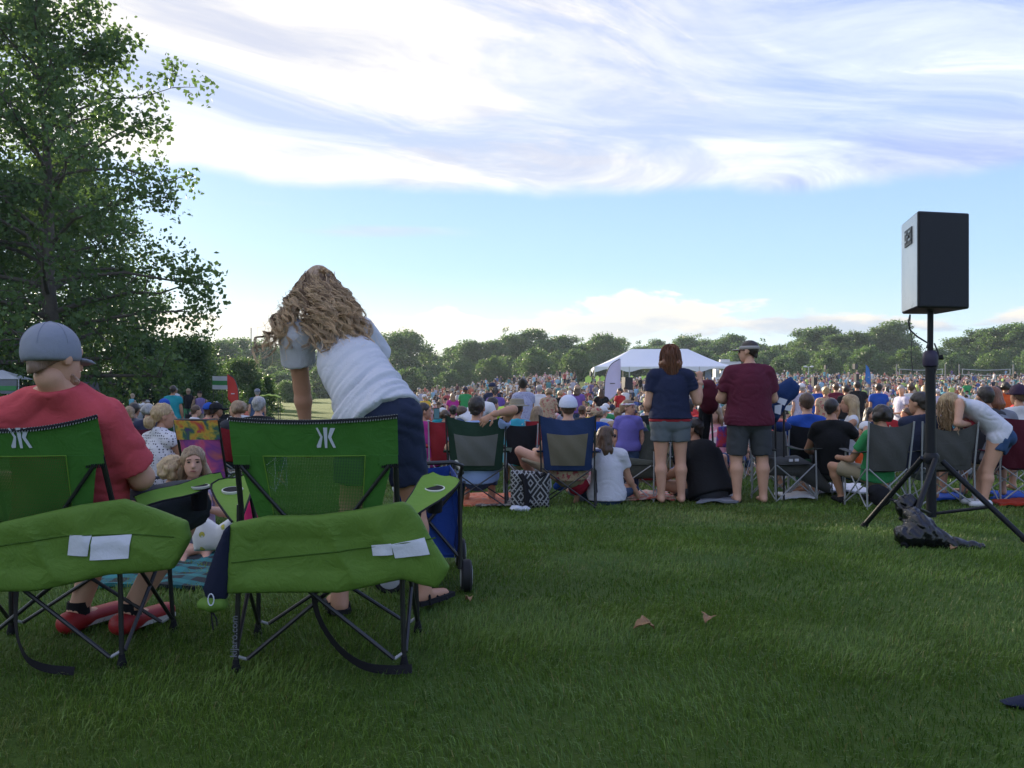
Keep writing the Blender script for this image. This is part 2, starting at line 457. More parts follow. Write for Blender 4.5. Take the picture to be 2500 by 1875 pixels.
def build_grass():
    Vs, Fs, T, Dr, base = [], [], [], [], 0
    quads = []
    for (y0, y1, dens, h, w) in ((1.9, 4.2, 8900, .036, .0032), (4.2, 7.0, 4200, .036, .0048), (7.0, 11.0, 1550, .036, .0078), (11.0, 17.0, 460, .045, .013)):
        area = 0.62 * (y1 ** 2 - y0 ** 2) + 1.9 * (y1 - y0)
        n = int(area * dens)
        y = np.sqrt(RNG.uniform(y0 ** 2, y1 ** 2, n)); x = RNG.uniform(-1, 1, n) * (0.62 * y + .95)
        cl = fbm(x * 2.2, y * 2.2, 0, 11, 3); cl2 = vnoise(x * 9, y * 9, 0, 15)
        keep = RNG.random(n) < 0.55 + 0.9 * (cl - 0.35)
        x, y, cl, cl2 = x[keep], y[keep], cl[keep], cl2[keep]; n = len(x)
        z = gz(x, y) - 0.004
        ang = 2 * math.pi * fbm(x * 1.1, y * 1.1, 3, 21, 2) * 1.6 + RNG.normal(0, 0.9, n)
        hh = h * (0.55 + 0.75 * cl + 0.35 * cl2) * RNG.uniform(0.55, 1.3, n)
        lean = RNG.uniform(0.25, 1.05, n)
        dx, dy = np.cos(ang), np.sin(ang)
        fa = RNG.uniform(0, math.pi, n); wx, wy = np.cos(fa) * w * .5, np.sin(fa) * w * .5
        P = np.stack([x, y, z], 1)
        mid = P + np.stack([dx * hh * lean * .35, dy * hh * lean * .35, hh * .62], 1)
        tip = P + np.stack([dx * hh * lean, dy * hh * lean, hh * np.clip(1.08 - .45 * lean, .3, 1)], 1)
        W = np.stack([wx, wy, np.zeros(n)], 1)
        V = np.stack([P - W, P + W, mid + W * .8, mid - W * .8, tip], 1).reshape(-1, 3)
        k = base + np.arange(n) * 5
        quads.append((k, n)); Vs.append(V); base += n * 5
        tint = np.clip(0.15 + 0.9 * (cl - .25) + RNG.normal(0, .16, n) + .55 * (fbm(x * .8, y * .8, 0, 31, 2) - .5), 0, 1)
        dry = np.where(RNG.random(n) < 0.04, RNG.uniform(.4, 1, n), 0.0)
        patch = sstep((vnoise(x * .55 + 3, y * .9, 0, 41) - .62) / .2); dry = np.maximum(dry, patch * .55 * RNG.random(n))
        T.append(np.repeat(tint, 5)); Dr.append(np.repeat(dry, 5))
    V = np.concatenate(Vs)
    k = np.concatenate([q[0] for q in quads]); n = len(k)
    me = bpy.data.meshes.new('grass')
    me.vertices.add(len(V)); me.vertices.foreach_set('co', V.astype(np.float32).ravel())
    loops = np.stack([k, k + 1, k + 2, k + 3, k + 3, k + 2, k + 4], 1)
    me.loops.add(n * 7); me.loops.foreach_set('vertex_index', loops.astype(np.int32).ravel())
    me.polygons.add(n * 2)
    st = np.stack([np.arange(n) * 7, np.arange(n) * 7 + 4], 1).ravel()
    me.polygons.foreach_set('loop_start', st.astype(np.int32)); me.update(calc_edges=True)
    set_tint(me, np.concatenate(T)); set_tint(me, np.concatenate(Dr), 'dry')
    link('grass', me, grass_material(), label='mown green lawn grass across the foreground', cat='grass', kind='stuff')


build_grass()
# ------------------------------------------------------------------ trees
LEAF_A = M_leaf('leaf_dark', (0.034, 0.078, 0.030), (0.095, 0.160, 0.048))
LEAF_B = M_leaf('leaf_mid', (0.034, 0.085, 0.034), (0.085, 0.150, 0.052))
LEAF_C = M_leaf('leaf_grey', (0.052, 0.095, 0.042), (0.115, 0.170, 0.070))
BARK = M_plain('bark', (0.10, 0.085, 0.07), rough=0.9, var=0.4, scale=6, bump=0.6, bscale=25)


def leaves(C, N, size, rng, upbias=0.6):
    """leaf blades at centres C: folded diamonds"""
    n = len(C)
    d = rng.normal(size=(n, 3)); d[:, 2] -= 0.3; d /= np.linalg.norm(d, axis=1)[:, None]
    nn = rng.normal(size=(n, 3)); nn[:, 2] += upbias; s = np.cross(d, nn); s /= np.linalg.norm(s, axis=1)[:, None] + 1e-9
    up = np.cross(s, d)
    L = (size * rng.uniform(.6, 1.3, n))[:, None]
    V = np.stack([C - d * L * .5, C + s * L * .42 + up * L * .10, C + d * L * .5, C - s * L * .42 + up * L * .10], 1).reshape(-1, 3)
    k = np.arange(n) * 4
    return V, np.stack([k, k + 1, k + 2, k + 3], 1)


def make_tree(seed, H, prof, limbs, subs, per, leaf, clump, trunk_r, h0=0.08, rise=0.35, bend=1.0, bare=0.0):
    """returns (wood mesh, crown mesh). prof: (height fraction, radius) pairs"""
    rng = np.random.default_rng(seed)
    hs = [p[0] for p in prof]; rs = [p[1] for p in prof]
    wood = MB(); nt = 9
    tz = np.linspace(0, 0.93, nt) * H
    wob = np.cumsum(rng.normal(0, 0.012 * H, (nt, 2)), axis=0) * np.linspace(0, 1, nt)[:, None]
    tr = np.stack([wob[:, 0], wob[:, 1], tz], 1); tr[0, 2] = -0.3
    wood.tube(tr, trunk_r * np.linspace(1.15, 0.10, nt), 8)
    CC, RR = [], []
    for i in range(limbs):
        f = h0 + (0.96 - h0) * ((i + rng.uniform(0, 1)) / limbs)
        az = i * 2.39996 + rng.uniform(-.5, .5)
        L = np.interp(f, hs, rs) * rng.uniform(.72, 1.08)
        st = np.array([np.interp(f * H, tz, tr[:, 0]), np.interp(f * H, tz, tr[:, 1]), f * H - 0.10 * L])
        up = rise * rng.uniform(.3, 1.4) * (0.4 + f)
        dirv = np.array([math.cos(az), math.sin(az), 0])
        pts = [st + dirv * L * q + np.array([0, 0, L * up * (q ** .8) - bend * .10 * L * q * q]) + rng.normal(0, .04 * L, 3) * q for q in np.linspace(0, 1, 5)]
        pts = np.array(pts)
        rr = trunk_r * np.interp(f, [0, 1], [.42, .12])
        wood.tube(pts, rr * np.linspace(1, .18, 5), 5, cap=False)
        for j in range(subs):
            q = rng.uniform(.28, 1.0) if j else 1.0
            p0 = pts[0] * 0 + np.array([np.interp(q, np.linspace(0, 1, 5), pts[:, a]) for a in range(3)])
            dv = rng.normal(size=3); dv[2] = dv[2] * .8 + .15; dv /= np.linalg.norm(dv)
            l2 = L * rng.uniform(.10, .34) * (1.15 - .5 * q) + clump * .3
            p1 = p0 + dv * l2
            wood.tube([p0, (p0 + p1) / 2 + rng.normal(0, .05 * l2, 3), p1], [rr * .3, rr * .2, rr * .08], 4, cap=False)
            CC.append(p1); RR.append(clump * rng.uniform(.55, 1.25))
            if rng.random() < .55: CC.append((p0 + p1) / 2 + rng.normal(0, .1, 3)); RR.append(clump * rng.uniform(.4, .8))
    top = tr[-1] + np.array([0, 0, .02 * H])
    for k in range(max(3, limbs // 6)): CC.append(top + rng.normal(0, clump * .7, 3)); RR.append(clump * rng.uniform(.6, 1))
    CC, RR = np.array(CC), np.array(RR)
    cnt = np.maximum(6, (per * (RR / clump) ** 2 * rng.uniform(.5, 1.3, len(RR)))).astype(int)
    idx = np.repeat(np.arange(len(CC)), cnt); n = len(idx)
    d = rng.normal(size=(n, 3)); d /= np.linalg.norm(d, axis=1)[:, None]
    rad = rng.uniform(.15, 1, n) ** .5
    # lumpy clump surface
    rad *= 0.65 + 0.7 * vnoise(d[:, 0] * 2 + idx, d[:, 1] * 2, d[:, 2] * 2, seed)
    C = CC[idx] + d * (rad * RR[idx])[:, None] * np.array([1, 1, .88])
    keep = C[:, 2] > 0.05; C = C[keep]; idx = idx[keep]
    V, Fc = leaves(C, None, leaf, rng)
    me = new_mesh('crown', V, Fc)
    tint = np.clip(rng.normal(.45, .18, len(C)) + .35 * (hashn(idx, idx * 0, idx * 0, seed) - .5), 0, 1)
    set_tint(me, np.repeat(tint, 4))
    wm = new_mesh('trunk', np.concatenate(wood.V), wood.F, True)
    return wm, me


def place_tree(meshes, leafmat, loc, rz=0, s=1.0, sz=None, **kw):
    o = empty(kw.pop('name', 'tree'), loc, rz, **kw)
    o.scale = (s, s, sz or s)
    a = link('trunk', meshes[0], BARK, o)
    b = bpy.data.objects.new('crown', meshes[1]); COL.objects.link(b); b.parent = o
    if not len(meshes[1].materials): meshes[1].materials.append(leafmat)
    if meshes[1].materials[0] is not leafmat:
        b.material_slots[0].link = 'OBJECT'; b.material_slots[0].material = leafmat
    return o


def build_trees():
    big = make_tree(3, 20.6, [(0, 3.5), (.06, 6.0), (.2, 6.6), (.4, 7.2), (.58, 7.0), (.76, 5.6), (.9, 3.6), (1, 1.4)], 58, 8, 74, .25, 1.0, .42, h0=.03, rise=.50)
    g = gp(125, 42.0)
    place_tree(big, LEAF_A, g, 0.0, name='sycamore_tree', label='tall leafy tree on the left with sky showing through its crown', cat='tree')
    big2 = make_tree(9, 19, [(0, 4.0), (.08, 6.5), (.3, 7.5), (.55, 6.8), (.8, 4.6), (1, 1)], 62, 8, 90, .24, 1.3, .40, h0=.05, rise=.5)
    # neighbours of the tall tree: they stand behind it or left of the frame and shade the lawn
    for (X, Y, s, rz, lab) in ((-33.5, 66, 1.0, 1.0, 'large tree mostly hidden behind the tall tree on the left'),
                               (-31.5, 44, 1.02, 2.2, 'dense tree cut by the left picture edge beside the tall tree'),
                               (-40, 58, 1.05, 3.0, 'broad tree beyond the left picture edge, behind the white tent')):
        place_tree(big2, LEAF_A, (X, Y, float(gz(X, Y))), rz, s, name='shade_tree', label=lab, cat='tree')
    # low dark trees at the right foot of the tall tree
    low = make_tree(17, 5.2, [(0, 2.6), (.3, 3.0), (.6, 2.6), (1, .8)], 34, 6, 120, .17, .85, .14, h0=.06, rise=.3)
    for k, (x, D, s, lab) in enumerate(((470, 58, .95, 'low dark tree left of the striped banner'), (360, 54, .95, 'low bushy tree under the tall tree, left of the striped banner'), (590, 75, .78, 'round dark tree directly behind the striped banner'))):
        place_tree(low, (LEAF_A, LEAF_B, LEAF_A)[k], gp(x, D), k * 1.3, s, name='low_tree', label=lab, cat='tree')
    # far wood: five habits repeated along the edge of the field
    V = [make_tree(31, 14, [(0, 3), (.2, 5), (.5, 5.4), (.8, 3.6), (1, 1)], 30, 6, 70, .48, 1.5, .30, h0=.08),
         make_tree(32, 16, [(0, 2.2), (.2, 3.6), (.5, 4.0), (.8, 2.8), (1, .8)], 30, 6, 70, .46, 1.35, .28, h0=.08, rise=.6),
         make_tree(33, 11, [(0, 4), (.25, 5.4), (.55, 5.0), (.85, 2.6), (1, 1)], 30, 6, 70, .48, 1.5, .26, h0=.05),
         make_tree(34, 18, [(0, 2.5), (.3, 3.4), (.5, 5.2), (.75, 4.8), (1, 1.2)], 30, 6, 70, .50, 1.6, .34, h0=.1, rise=.5),
         make_tree(35, 6, [(0, 3.2), (.4, 3.8), (.8, 2.2), (1, 1)], 24, 5, 80, .40, 1.2, .16, h0=.03)]
    # (photo column, top row, distance, habit, material)
    far = [(530, 838, 170, 0, 0), (590, 832, 190, 3, 0), (640, 845, 180, 2, 0), (690, 850, 200, 0, 0), (745, 856, 190, 1, 0), (800, 850, 200, 0, 0), (850, 858, 190, 2, 0), (905, 850, 185, 3, 0),
           (975, 820, 165, 3, 0), (1010, 816, 170, 0, 0), (1055, 868, 185, 2, 0), (1105, 850, 180, 0, 1), (1155, 838, 172, 0, 1), (1205, 836, 168, 0, 1), (1245, 828, 175, 2, 1), (1292, 810, 172, 3, 1), (1335, 836, 168, 0, 1),
           (1365, 824, 175, 3, 1), (1425, 846, 180, 2, 1), (1470, 822, 176, 0, 1), (1505, 830, 186, 3, 1), (1560, 852, 200, 2, 1), (1610, 850, 205, 0, 1), (1668, 826, 195, 0, 1), (1712, 838, 200, 2, 1),
           (1760, 830, 192, 0, 1), (1800, 822, 188, 0, 1), (1850, 846, 190, 2, 1), (1895, 846, 186, 0, 0), (1940, 842, 182, 2, 0), (1980, 808, 178, 3, 1), (2022, 802, 176, 0, 2), (2050, 822, 160, 1, 2),
           (2090, 816, 165, 1, 2), (2135, 810, 170, 0, 2), (2172, 790, 168, 3, 2), (2205, 830, 175, 2, 1), (2250, 872, 200, 2, 0), (2300, 866, 200, 0, 0), (2345, 828, 168, 3, 0), (2385, 812, 165, 1, 0),
           (2425, 806, 160, 1, 1), (2468, 796, 158, 3, 0), (2500, 800, 156, 3, 0), (2540, 806, 160, 0, 0)]
    hts = [14, 16, 11, 18, 6]
    spot = lambda x: ('left of the red flag' if x < 660 else 'behind the bending woman' if x < 940 else 'just right of the bending woman' if x < 1030 else
                      'left of the tent' if x < 1430 else 'behind the white tent' if x < 1780 else 'between the tent and the blue flag' if x < 2110 else 'right of the blue flag' if x < 2300 else 'behind the volleyball nets')
    habit = ['round-crowned', 'narrow upright', 'low spreading', 'tall uneven', 'bushy']
    cnt = {}
    for (x, ty, D, v, m) in far: cnt[(spot(x), v)] = cnt.get((spot(x), v), 0) + 1
    ords = ['leftmost', 'second from left', 'third from left', 'fourth from left', 'fifth from left', 'sixth from left', 'seventh from left']
    seen = {}
    for (x, ty, D, v, m) in far:
        g = gp(x, D); H = CZ + (HZ - ty) / F * D - g[2]
        k = (spot(x), v); i = seen.get(k, 0); seen[k] = i + 1
        lab = '%s far tree %s' % (habit[v], k[0]) + (', %s of them' % ords[i] if cnt[k] > 1 else '')
        s = H / hts[v]
        place_tree(V[v], (LEAF_A, LEAF_B, LEAF_C)[m], g, x * 0.7, s * 1.05 if s > 1 else max(s, .85), s, name='far_tree', label=lab, cat='tree', group='trees along the far edge of the field')
    # undergrowth that closes the wood below the crowns, and the trees deep in it
    num = ['first', 'second', 'third', 'fourth', 'fifth', 'sixth', 'seventh', 'eighth', 'ninth', 'tenth', 'eleventh', 'twelfth', 'thirteenth', 'fourteenth', 'fifteenth', 'sixteenth']
    c1, c2 = {}, {}
    for i, x in enumerate(range(520, 2560, 34)):
        D = 150 + 12 * math.sin(i * 2.1) + (12 if 1430 < x < 1800 else 0)
        q = spot(x); c1[q] = c1.get(q, -1) + 1
        place_tree(V[4], (LEAF_A, LEAF_B)[(i // 3) % 2] if x > 950 else LEAF_A, gp(x, D), i * 1.9, 0.55 + .25 * abs(math.sin(i * 1.3)), name='far_shrub', label='low far shrub %s, %s from left' % (q, num[c1[q]]), cat='shrub', group='shrubs along the foot of the far wood')
    for i, x in enumerate(range(480, 2640, 60)):
        x2, D = x + 15 * math.sin(x), 225 + 20 * math.cos(x * .3); q = spot(x2); c2[q] = c2.get(q, -1) + 1
        place_tree(V[0 if i % 2 else 2], LEAF_A, gp(x2, D), i * 2.2, .66 + .10 * math.sin(i), name='wood_tree', label='dark tree deep in the wood %s, %s from left' % (q, num[c2[q]]), cat='tree', group='dark trees deep in the far wood')


build_trees()
# ------------------------------------------------------------------ soft solids (signed distance fields -> one continuous mesh)
def V3(*a): return np.array(a if len(a) == 3 else a[0], float)
def unit(v): v = np.asarray(v, float); return v / (np.linalg.norm(v) + 1e-12)


class Cone:
    """rounded cone a->b; squash: list of (axis, factor) that narrow it"""
    def __init__(s, a, b, ra, rb, squash=None, clip=None):
        s.a, s.b, s.ra, s.rb, s.clip = V3(a), V3(b), ra, rb, clip
        s.M = None
        if squash:
            s.M = np.eye(3)
            for (ax, f) in squash: ax = unit(ax); s.M = s.M @ (np.eye(3) + (1 / f - 1) * np.outer(ax, ax))
        m = max(ra, rb) * 1.05
        s.lo = np.minimum(s.a, s.b) - m; s.hi = np.maximum(s.a, s.b) + m
    def grow(s, e, k=1.0):
        c = Cone.__new__(Cone); c.__dict__.update(s.__dict__); c.ra = s.ra * k + e; c.rb = s.rb * k + e
        c.lo = s.lo - e - .05 * (k != 1); c.hi = s.hi + e + .05 * (k != 1); return c
    def f(s, X, Y, Z):
        q = [X - s.a[0], Y - s.a[1], Z - s.a[2]]; ba = s.b - s.a
        if s.M is not None:
            q = [s.M[i, 0] * q[0] + s.M[i, 1] * q[1] + s.M[i, 2] * q[2] for i in range(3)]; ba = s.M @ ba
        t = np.clip((q[0] * ba[0] + q[1] * ba[1] + q[2] * ba[2]) / (ba @ ba + 1e-12), 0, 1)
        d = np.sqrt((q[0] - t * ba[0]) ** 2 + (q[1] - t * ba[1]) ** 2 + (q[2] - t * ba[2]) ** 2) - (s.ra + t * (s.rb - s.ra))
        if s.clip is not None:
            for (p, n) in s.clip: d = np.maximum(d, (X - p[0]) * n[0] + (Y - p[1]) * n[1] + (Z - p[2]) * n[2])
        return d


class Ell:
    def __init__(s, c, r, ax=None):
        s.c, s.r = V3(c), V3(r); s.ax = np.eye(3) if ax is None else np.asarray(ax, float)   # rows = axes
        e = np.sqrt(((s.ax * s.r[:, None]) ** 2).sum(0)); s.lo, s.hi = s.c - e, s.c + e
    def grow(s, e, k=1.0): return Ell(s.c, s.r * k + e, s.ax)
    def f(s, X, Y, Z):
        q = [X - s.c[0], Y - s.c[1], Z - s.c[2]]
        w = [(s.ax[i, 0] * q[0] + s.ax[i, 1] * q[1] + s.ax[i, 2] * q[2]) / s.r[i] for i in range(3)]
        return (np.sqrt(w[0] ** 2 + w[1] ** 2 + w[2] ** 2) - 1) * float(s.r.min())


def surface_net(vals, lo, h):
    ins = vals < 0
    nx, ny, nz = vals.shape
    c = [ins[i:nx - 1 + i, j:ny - 1 + j, k:nz - 1 + k] for i in (0, 1) for j in (0, 1) for k in (0, 1)]
    s = sum(q.astype(np.int8) for q in c); act = (s > 0) & (s < 8)
    I, J, K = np.nonzero(act)
    if len(I) == 0: return np.zeros((0, 3)), np.zeros((0, 4), int)
    idx = np.full(act.shape, -1, np.int64); idx[I, J, K] = np.arange(len(I))
    acc = np.zeros((len(I), 3)); cnt = np.zeros(len(I))
    cor = [(i, j, k) for i in (0, 1) for j in (0, 1) for k in (0, 1)]
    cv = {q: vals[I + q[0], J + q[1], K + q[2]] for q in cor}
    for a in cor:
        for ax in range(3):
            if a[ax]: continue
            b = list(a); b[ax] = 1; b = tuple(b)
            va, vb = cv[a], cv[b]; m = (va < 0) != (vb < 0)
            t = np.where(m, va / np.where(m, va - vb, 1), 0)
            p = np.array(a, float)[None, :] + t[:, None] * (np.array(b) - np.array(a))[None, :]
            acc[m] += p[m]; cnt[m] += 1
    V = lo + (np.stack([I, J, K], 1) + acc / cnt[:, None]) * h
    Fs = []
    for ax in range(3):
        o = [q for q in range(3) if q != ax]
        sl0 = [slice(None)] * 3; sl1 = [slice(None)] * 3
        sl0[ax] = slice(0, -1); sl1[ax] = slice(1, None)
        for q in o: sl0[q] = slice(1, -1); sl1[q] = slice(1, -1)
        a, b = ins[tuple(sl0)], ins[tuple(sl1)]
        P = np.nonzero(a != b); fl = a[P]
        co = [None] * 3; co[ax] = P[ax]
        for q in o: co[q] = P[q] + 1
        def cell(d0, d1):
            e = [None] * 3; e[ax] = co[ax]; e[o[0]] = co[o[0]] - d0; e[o[1]] = co[o[1]] - d1
            return idx[e[0], e[1], e[2]]
        q = np.stack([cell(1, 1), cell(0, 1), cell(0, 0), cell(1, 0)], 1)
        flip = fl if ax != 1 else ~fl
        q = np.where(flip[:, None], q, q[:, ::-1]); Fs.append(q)
    Fc = np.concatenate(Fs); Fc = Fc[(Fc >= 0).all(1)]
    return V, Fc


def solid(prims, h, k=0.03, clips=(), minus=(), disp=None, pad=None):
    """smooth union of prims, cut by half-spaces clips [(point, outward normal)] and by solids minus"""
    pad = pad if pad is not None else k + 2 * h
    lo = np.min([p.lo for p in prims], 0) - pad; hi = np.max([p.hi for p in prims], 0) + pad
    n = np.maximum(3, np.ceil((hi - lo) / h).astype(int) + 1)
    ax = [lo[i] + np.arange(n[i]) * h for i in range(3)]
    D = np.full(tuple(n), 1.0)
    for p in prims:
        m = k + 3 * h
        sl = []
        for i in range(3):
            a = max(0, int((p.lo[i] - m - lo[i]) / h)); b = min(n[i], int((p.hi[i] + m - lo[i]) / h) + 2); sl.append(slice(a, b))
        d = p.f(ax[0][sl[0]][:, None, None], ax[1][sl[1]][None, :, None], ax[2][sl[2]][None, None, :])
        o = D[tuple(sl)]
        q = np.clip(0.5 + 0.5 * (o - d) / k, 0, 1)
        D[tuple(sl)] = o * (1 - q) + d * q - k * q * (1 - q)
    G = (ax[0][:, None, None], ax[1][None, :, None], ax[2][None, None, :])
    if disp is not None:
        near = np.abs(D) < 0.06
        I = np.nonzero(near)
        D[near] += disp(ax[0][I[0]], ax[1][I[1]], ax[2][I[2]])
    for (p, nn) in clips:
        p = V3(p); nn = unit(nn); D = np.maximum(D, (G[0] - p[0]) * nn[0] + (G[1] - p[1]) * nn[1] + (G[2] - p[2]) * nn[2])
    for m in minus: D = np.maximum(D, -m.f(*G))
    return surface_net(D, lo, h)


def solid_obj(name, mat, parent, prims, h, smooth=True, **kw):
    tagkw = {q: kw.pop(q) for q in ('label', 'cat', 'group', 'kind') if q in kw}
    V, Fc = solid(prims, h, **kw)
    return link(name, new_mesh(name, V, Fc, smooth), mat, parent, **tagkw)


def ik(a, b, l1, l2, pole):
    """middle joint of a two-bone limb"""
    a, b = V3(a), V3(b); d = b - a; L = np.linalg.norm(d); d = d / L; L = min(L, (l1 + l2) * .999)
    x = (L * L + l1 * l1 - l2 * l2) / (2 * L); y = math.sqrt(max(0, l1 * l1 - x * x))
    p = V3(pole); p = p - d * (p @ d); p = unit(p)
    return a + d * x + p * y


# ------------------------------------------------------------------ people
def base_pose(H=1.75, **o):
    s = H / 1.75
    J = dict(pel=V3(0, 0, .96), chs=V3(0, 0, 1.28), nck=V3(0, -.01, 1.47), hd=V3(0, .02, 1.635),
             shL=V3(-.172, 0, 1.405), shR=V3(.172, 0, 1.405), hpL=V3(-.085, 0, .93), hpR=V3(.085, 0, .93),
             elL=V3(-.225, -.02, 1.12), elR=V3(.225, -.02, 1.12), wrL=V3(-.235, .05, .88), wrR=V3(.235, .05, .88),
             knL=V3(-.105, .02, .50), knR=V3(.105, .02, .50), anL=V3(-.11, -.02, .085), anR=V3(.11, -.02, .085),
             hf=V3(0, 1, 0), hu=V3(0, 0, 1), fw=V3(0, 1, 0))
    for k, v in o.items(): J[k] = V3(v)
    for k in J:
        if k not in ('hf', 'hu', 'fw'): J[k] = J[k] * s
    for q in 'LR':
        if 'to' + q not in J: J['to' + q] = J['an' + q] + V3(0, .17 * s, -.045 * s)
        if 'hn' + q not in J: J['hn' + q] = J['wr' + q] + unit(J['wr' + q] - J['el' + q]) * .10 * s
    J['s'] = s
    J['hu'] = unit(J['hu']); J['hf'] = unit(J['hf'] - J['hu'] * (J['hf'] @ J['hu'])); J['hr'] = np.cross(J['hf'], J['hu'])
    return J


def turn(J, a):
    """rotate a whole pose about z"""
    c, s = math.cos(a), math.sin(a); M = np.array([[c, -s, 0], [s, c, 0], [0, 0, 1]])
    return {k: (M @ v if isinstance(v, np.ndarray) else v) for k, v in J.items()}


def hand_prims(w, tip_dir, back, curl=0.35, s=1.0, side=1):
    """palm, four unequal fingers, thumb. back = outward normal of the back of the hand"""
    d = unit(tip_dir); n = unit(V3(back) - d * (V3(back) @ d)); x = np.cross(d, n) * side
    P = [Cone(w, w + d * .085 * s, .024 * s, .036 * s, [(n, .55)])]
    for i, (off, L) in enumerate(((-.030, .070), (-.010, .080), (.010, .075), (.029, .058))):
        b = w + d * .085 * s + x * off * s
        d1 = unit(d - n * curl * .6 + x * off * 2.0); m = b + d1 * L * .5 * s
        d2 = unit(d - n * curl * 1.6 + x * off * 1.2); e = m + d2 * L * .55 * s
        P += [Cone(b, m, .0095 * s, .0088 * s), Cone(m, e, .0088 * s, .0072 * s)]
    b = w + d * .025 * s - x * .026 * s; m = b + unit(d * .6 - x * .8 - n * .2) * .045 * s; e = m + unit(d * .9 - x * .35 - n * .3) * .036 * s
    P += [Cone(b, m, .0125 * s, .011 * s), Cone(m, e, .011 * s, .0085 * s)]
    return P


def body_prims(J, g=1.0, fem=False, hands=True, feet=True, lg=None, tg=None):
    s = J['s']; lg = lg or g; tg = tg or g
    n = unit(J['fw']); T = []
    hw = 1.06 if fem else 1.0
    T.append(('torso', Cone(J['hpL'], J['hpR'], .102 * s * tg * hw, .102 * s * tg * hw)))
    T.append(('torso', Cone(J['pel'], J['chs'], .150 * s * tg * (1.02 if fem else 1), .168 * s * tg * (.93 if fem else 1), [(n, .74)])))
    T.append(('torso', Cone(J['chs'], J['chs'] * .35 + J['nck'] * .65, .165 * s * tg * (.93 if fem else 1), .085 * s, [(n, .72)])))
    a, b = J['shL'] * .88 + J['shR'] * .12, J['shR'] * .88 + J['shL'] * .12
    T.append(('torso', Cone(a, b, .054 * s * g ** .5, .054 * s * g ** .5)))
    for q in 'LR':
        T.append(('torso', Cone(J['nck'] + (J['hd'] - J['nck']) * .12 - n * .01 * s, J['sh' + q] * .86 + J['nck'] * .14, .042 * s, .050 * s * g ** .5)))
    T.append(('neck', Cone(J['nck'] + (J['hd'] - J['nck']) * .02, J['hd'] - J['hu'] * .07 * s - J['hf'] * .01 * s, .052 * s * (0.88 if fem else 1), .050 * s * (.9 if fem else 1))))
    for q in 'LR':
        T.append(('uarm' + q, Cone(J['sh' + q], J['el' + q], .052 * s * g, .040 * s * g)))
        m = J['el' + q] * .72 + J['wr' + q] * .28
        T.append(('farm' + q, Cone(J['el' + q], m, .038 * s * g, .041 * s * g)))
        T.append(('farm' + q, Cone(m, J['wr' + q], .041 * s * g, .026 * s)))
        T.append(('thigh' + q, Cone(J['hp' + q], J['kn' + q], .092 * s * lg * hw, .050 * s * lg)))
        cf = J['kn' + q] * .7 + J['an' + q] * .3
        bk = -unit(J['to' + q] - J['an' + q]) * .012 * s
        T.append(('calf' + q, Cone(J['kn' + q], cf + bk, .047 * s * lg, .056 * s * lg)))
        T.append(('calf' + q, Cone(cf + bk, J['an' + q], .056 * s * lg, .036 * s * lg ** .5)))
        if feet:
            hl = J['an' + q] - unit(J['to' + q] - J['an' + q]) * .03 * s + V3(0, 0, -.045 * s)
            T.append(('foot', Cone(J['an' + q], hl, .036 * s, .034 * s)))
            T.append(('foot', Cone(J['an' + q] + V3(0, 0, -.03 * s), J['to' + q], .040 * s, .030 * s, [(V3(0, 0, 1), .8)])))
        if hands:
            T.append(('hand', Cone(J['wr' + q], J['hn' + q], .030 * s, .034 * s)))
    return T


def head_prims(J, k=1.0, face=True):
    s = J['s'] * k; c, f, u, r = J['hd'], J['hf'], J['hu'], J['hr']; A = np.stack([r, f, u])
    at = lambda x, y, z: c + (r * x + f * y + u * z) * s
    P = [Ell(at(0, -.012, .030), V3(.077, .097, .088) * s, A), Ell(at(0, .028, -.030), V3(.063, .068, .088) * s, A),
         Ell(at(0, .060, -.088), V3(.030, .026, .024) * s, A)]
    if face:
        P += [Cone(at(0, .088, .010), at(0, .112, -.026), .008 * s, .014 * s), Cone(at(-.035, .076, .028), at(.035, .076, .028), .014 * s, .014 * s),
              Cone(at(-.018, .088, -.058), at(.018, .088, -.058), .011 * s, .011 * s)]
    for q in (-1, 1): P.append(Ell(at(q * .080, -.004, -.012), V3(.009, .018, .028) * s, A))
    return P


def face_bits(J, par, mats, k=1.0, glasses=None):
    """eyes, brows and mouth as small pieces on the face"""
    s = J['s'] * k; c, f, u, r = J['hd'], J['hf'], J['hu'], J['hr']; A = np.stack([r, f, u])
    at = lambda x, y, z: c + (r * x + f * y + u * z) * s
    for q in (-1, 1):
        solid_obj('eye', mats['eye'], par, [Ell(at(q * .031, .088, .008), V3(.013, .006, .007) * s, A)], .003, k=.002)
        solid_obj('eyebrow', mats['brow'], par, [Cone(at(q * .018, .096, .028), at(q * .046, .086, .026), .004 * s, .003 * s)], .003, k=.002)
    solid_obj('mouth', mats['lip'], par, [Ell(at(0, .098, -.058), V3(.022, .006, .006) * s, A)], .003, k=.002)


EYE = M_plain('eye_dark', (.02, .015, .01), .2); LIP = M_plain('lip', (.30, .10, .08), .5); BROW = M_plain('brow', (.06, .035, .02), .8)
FACE = dict(eye=EYE, brow=BROW, lip=LIP)


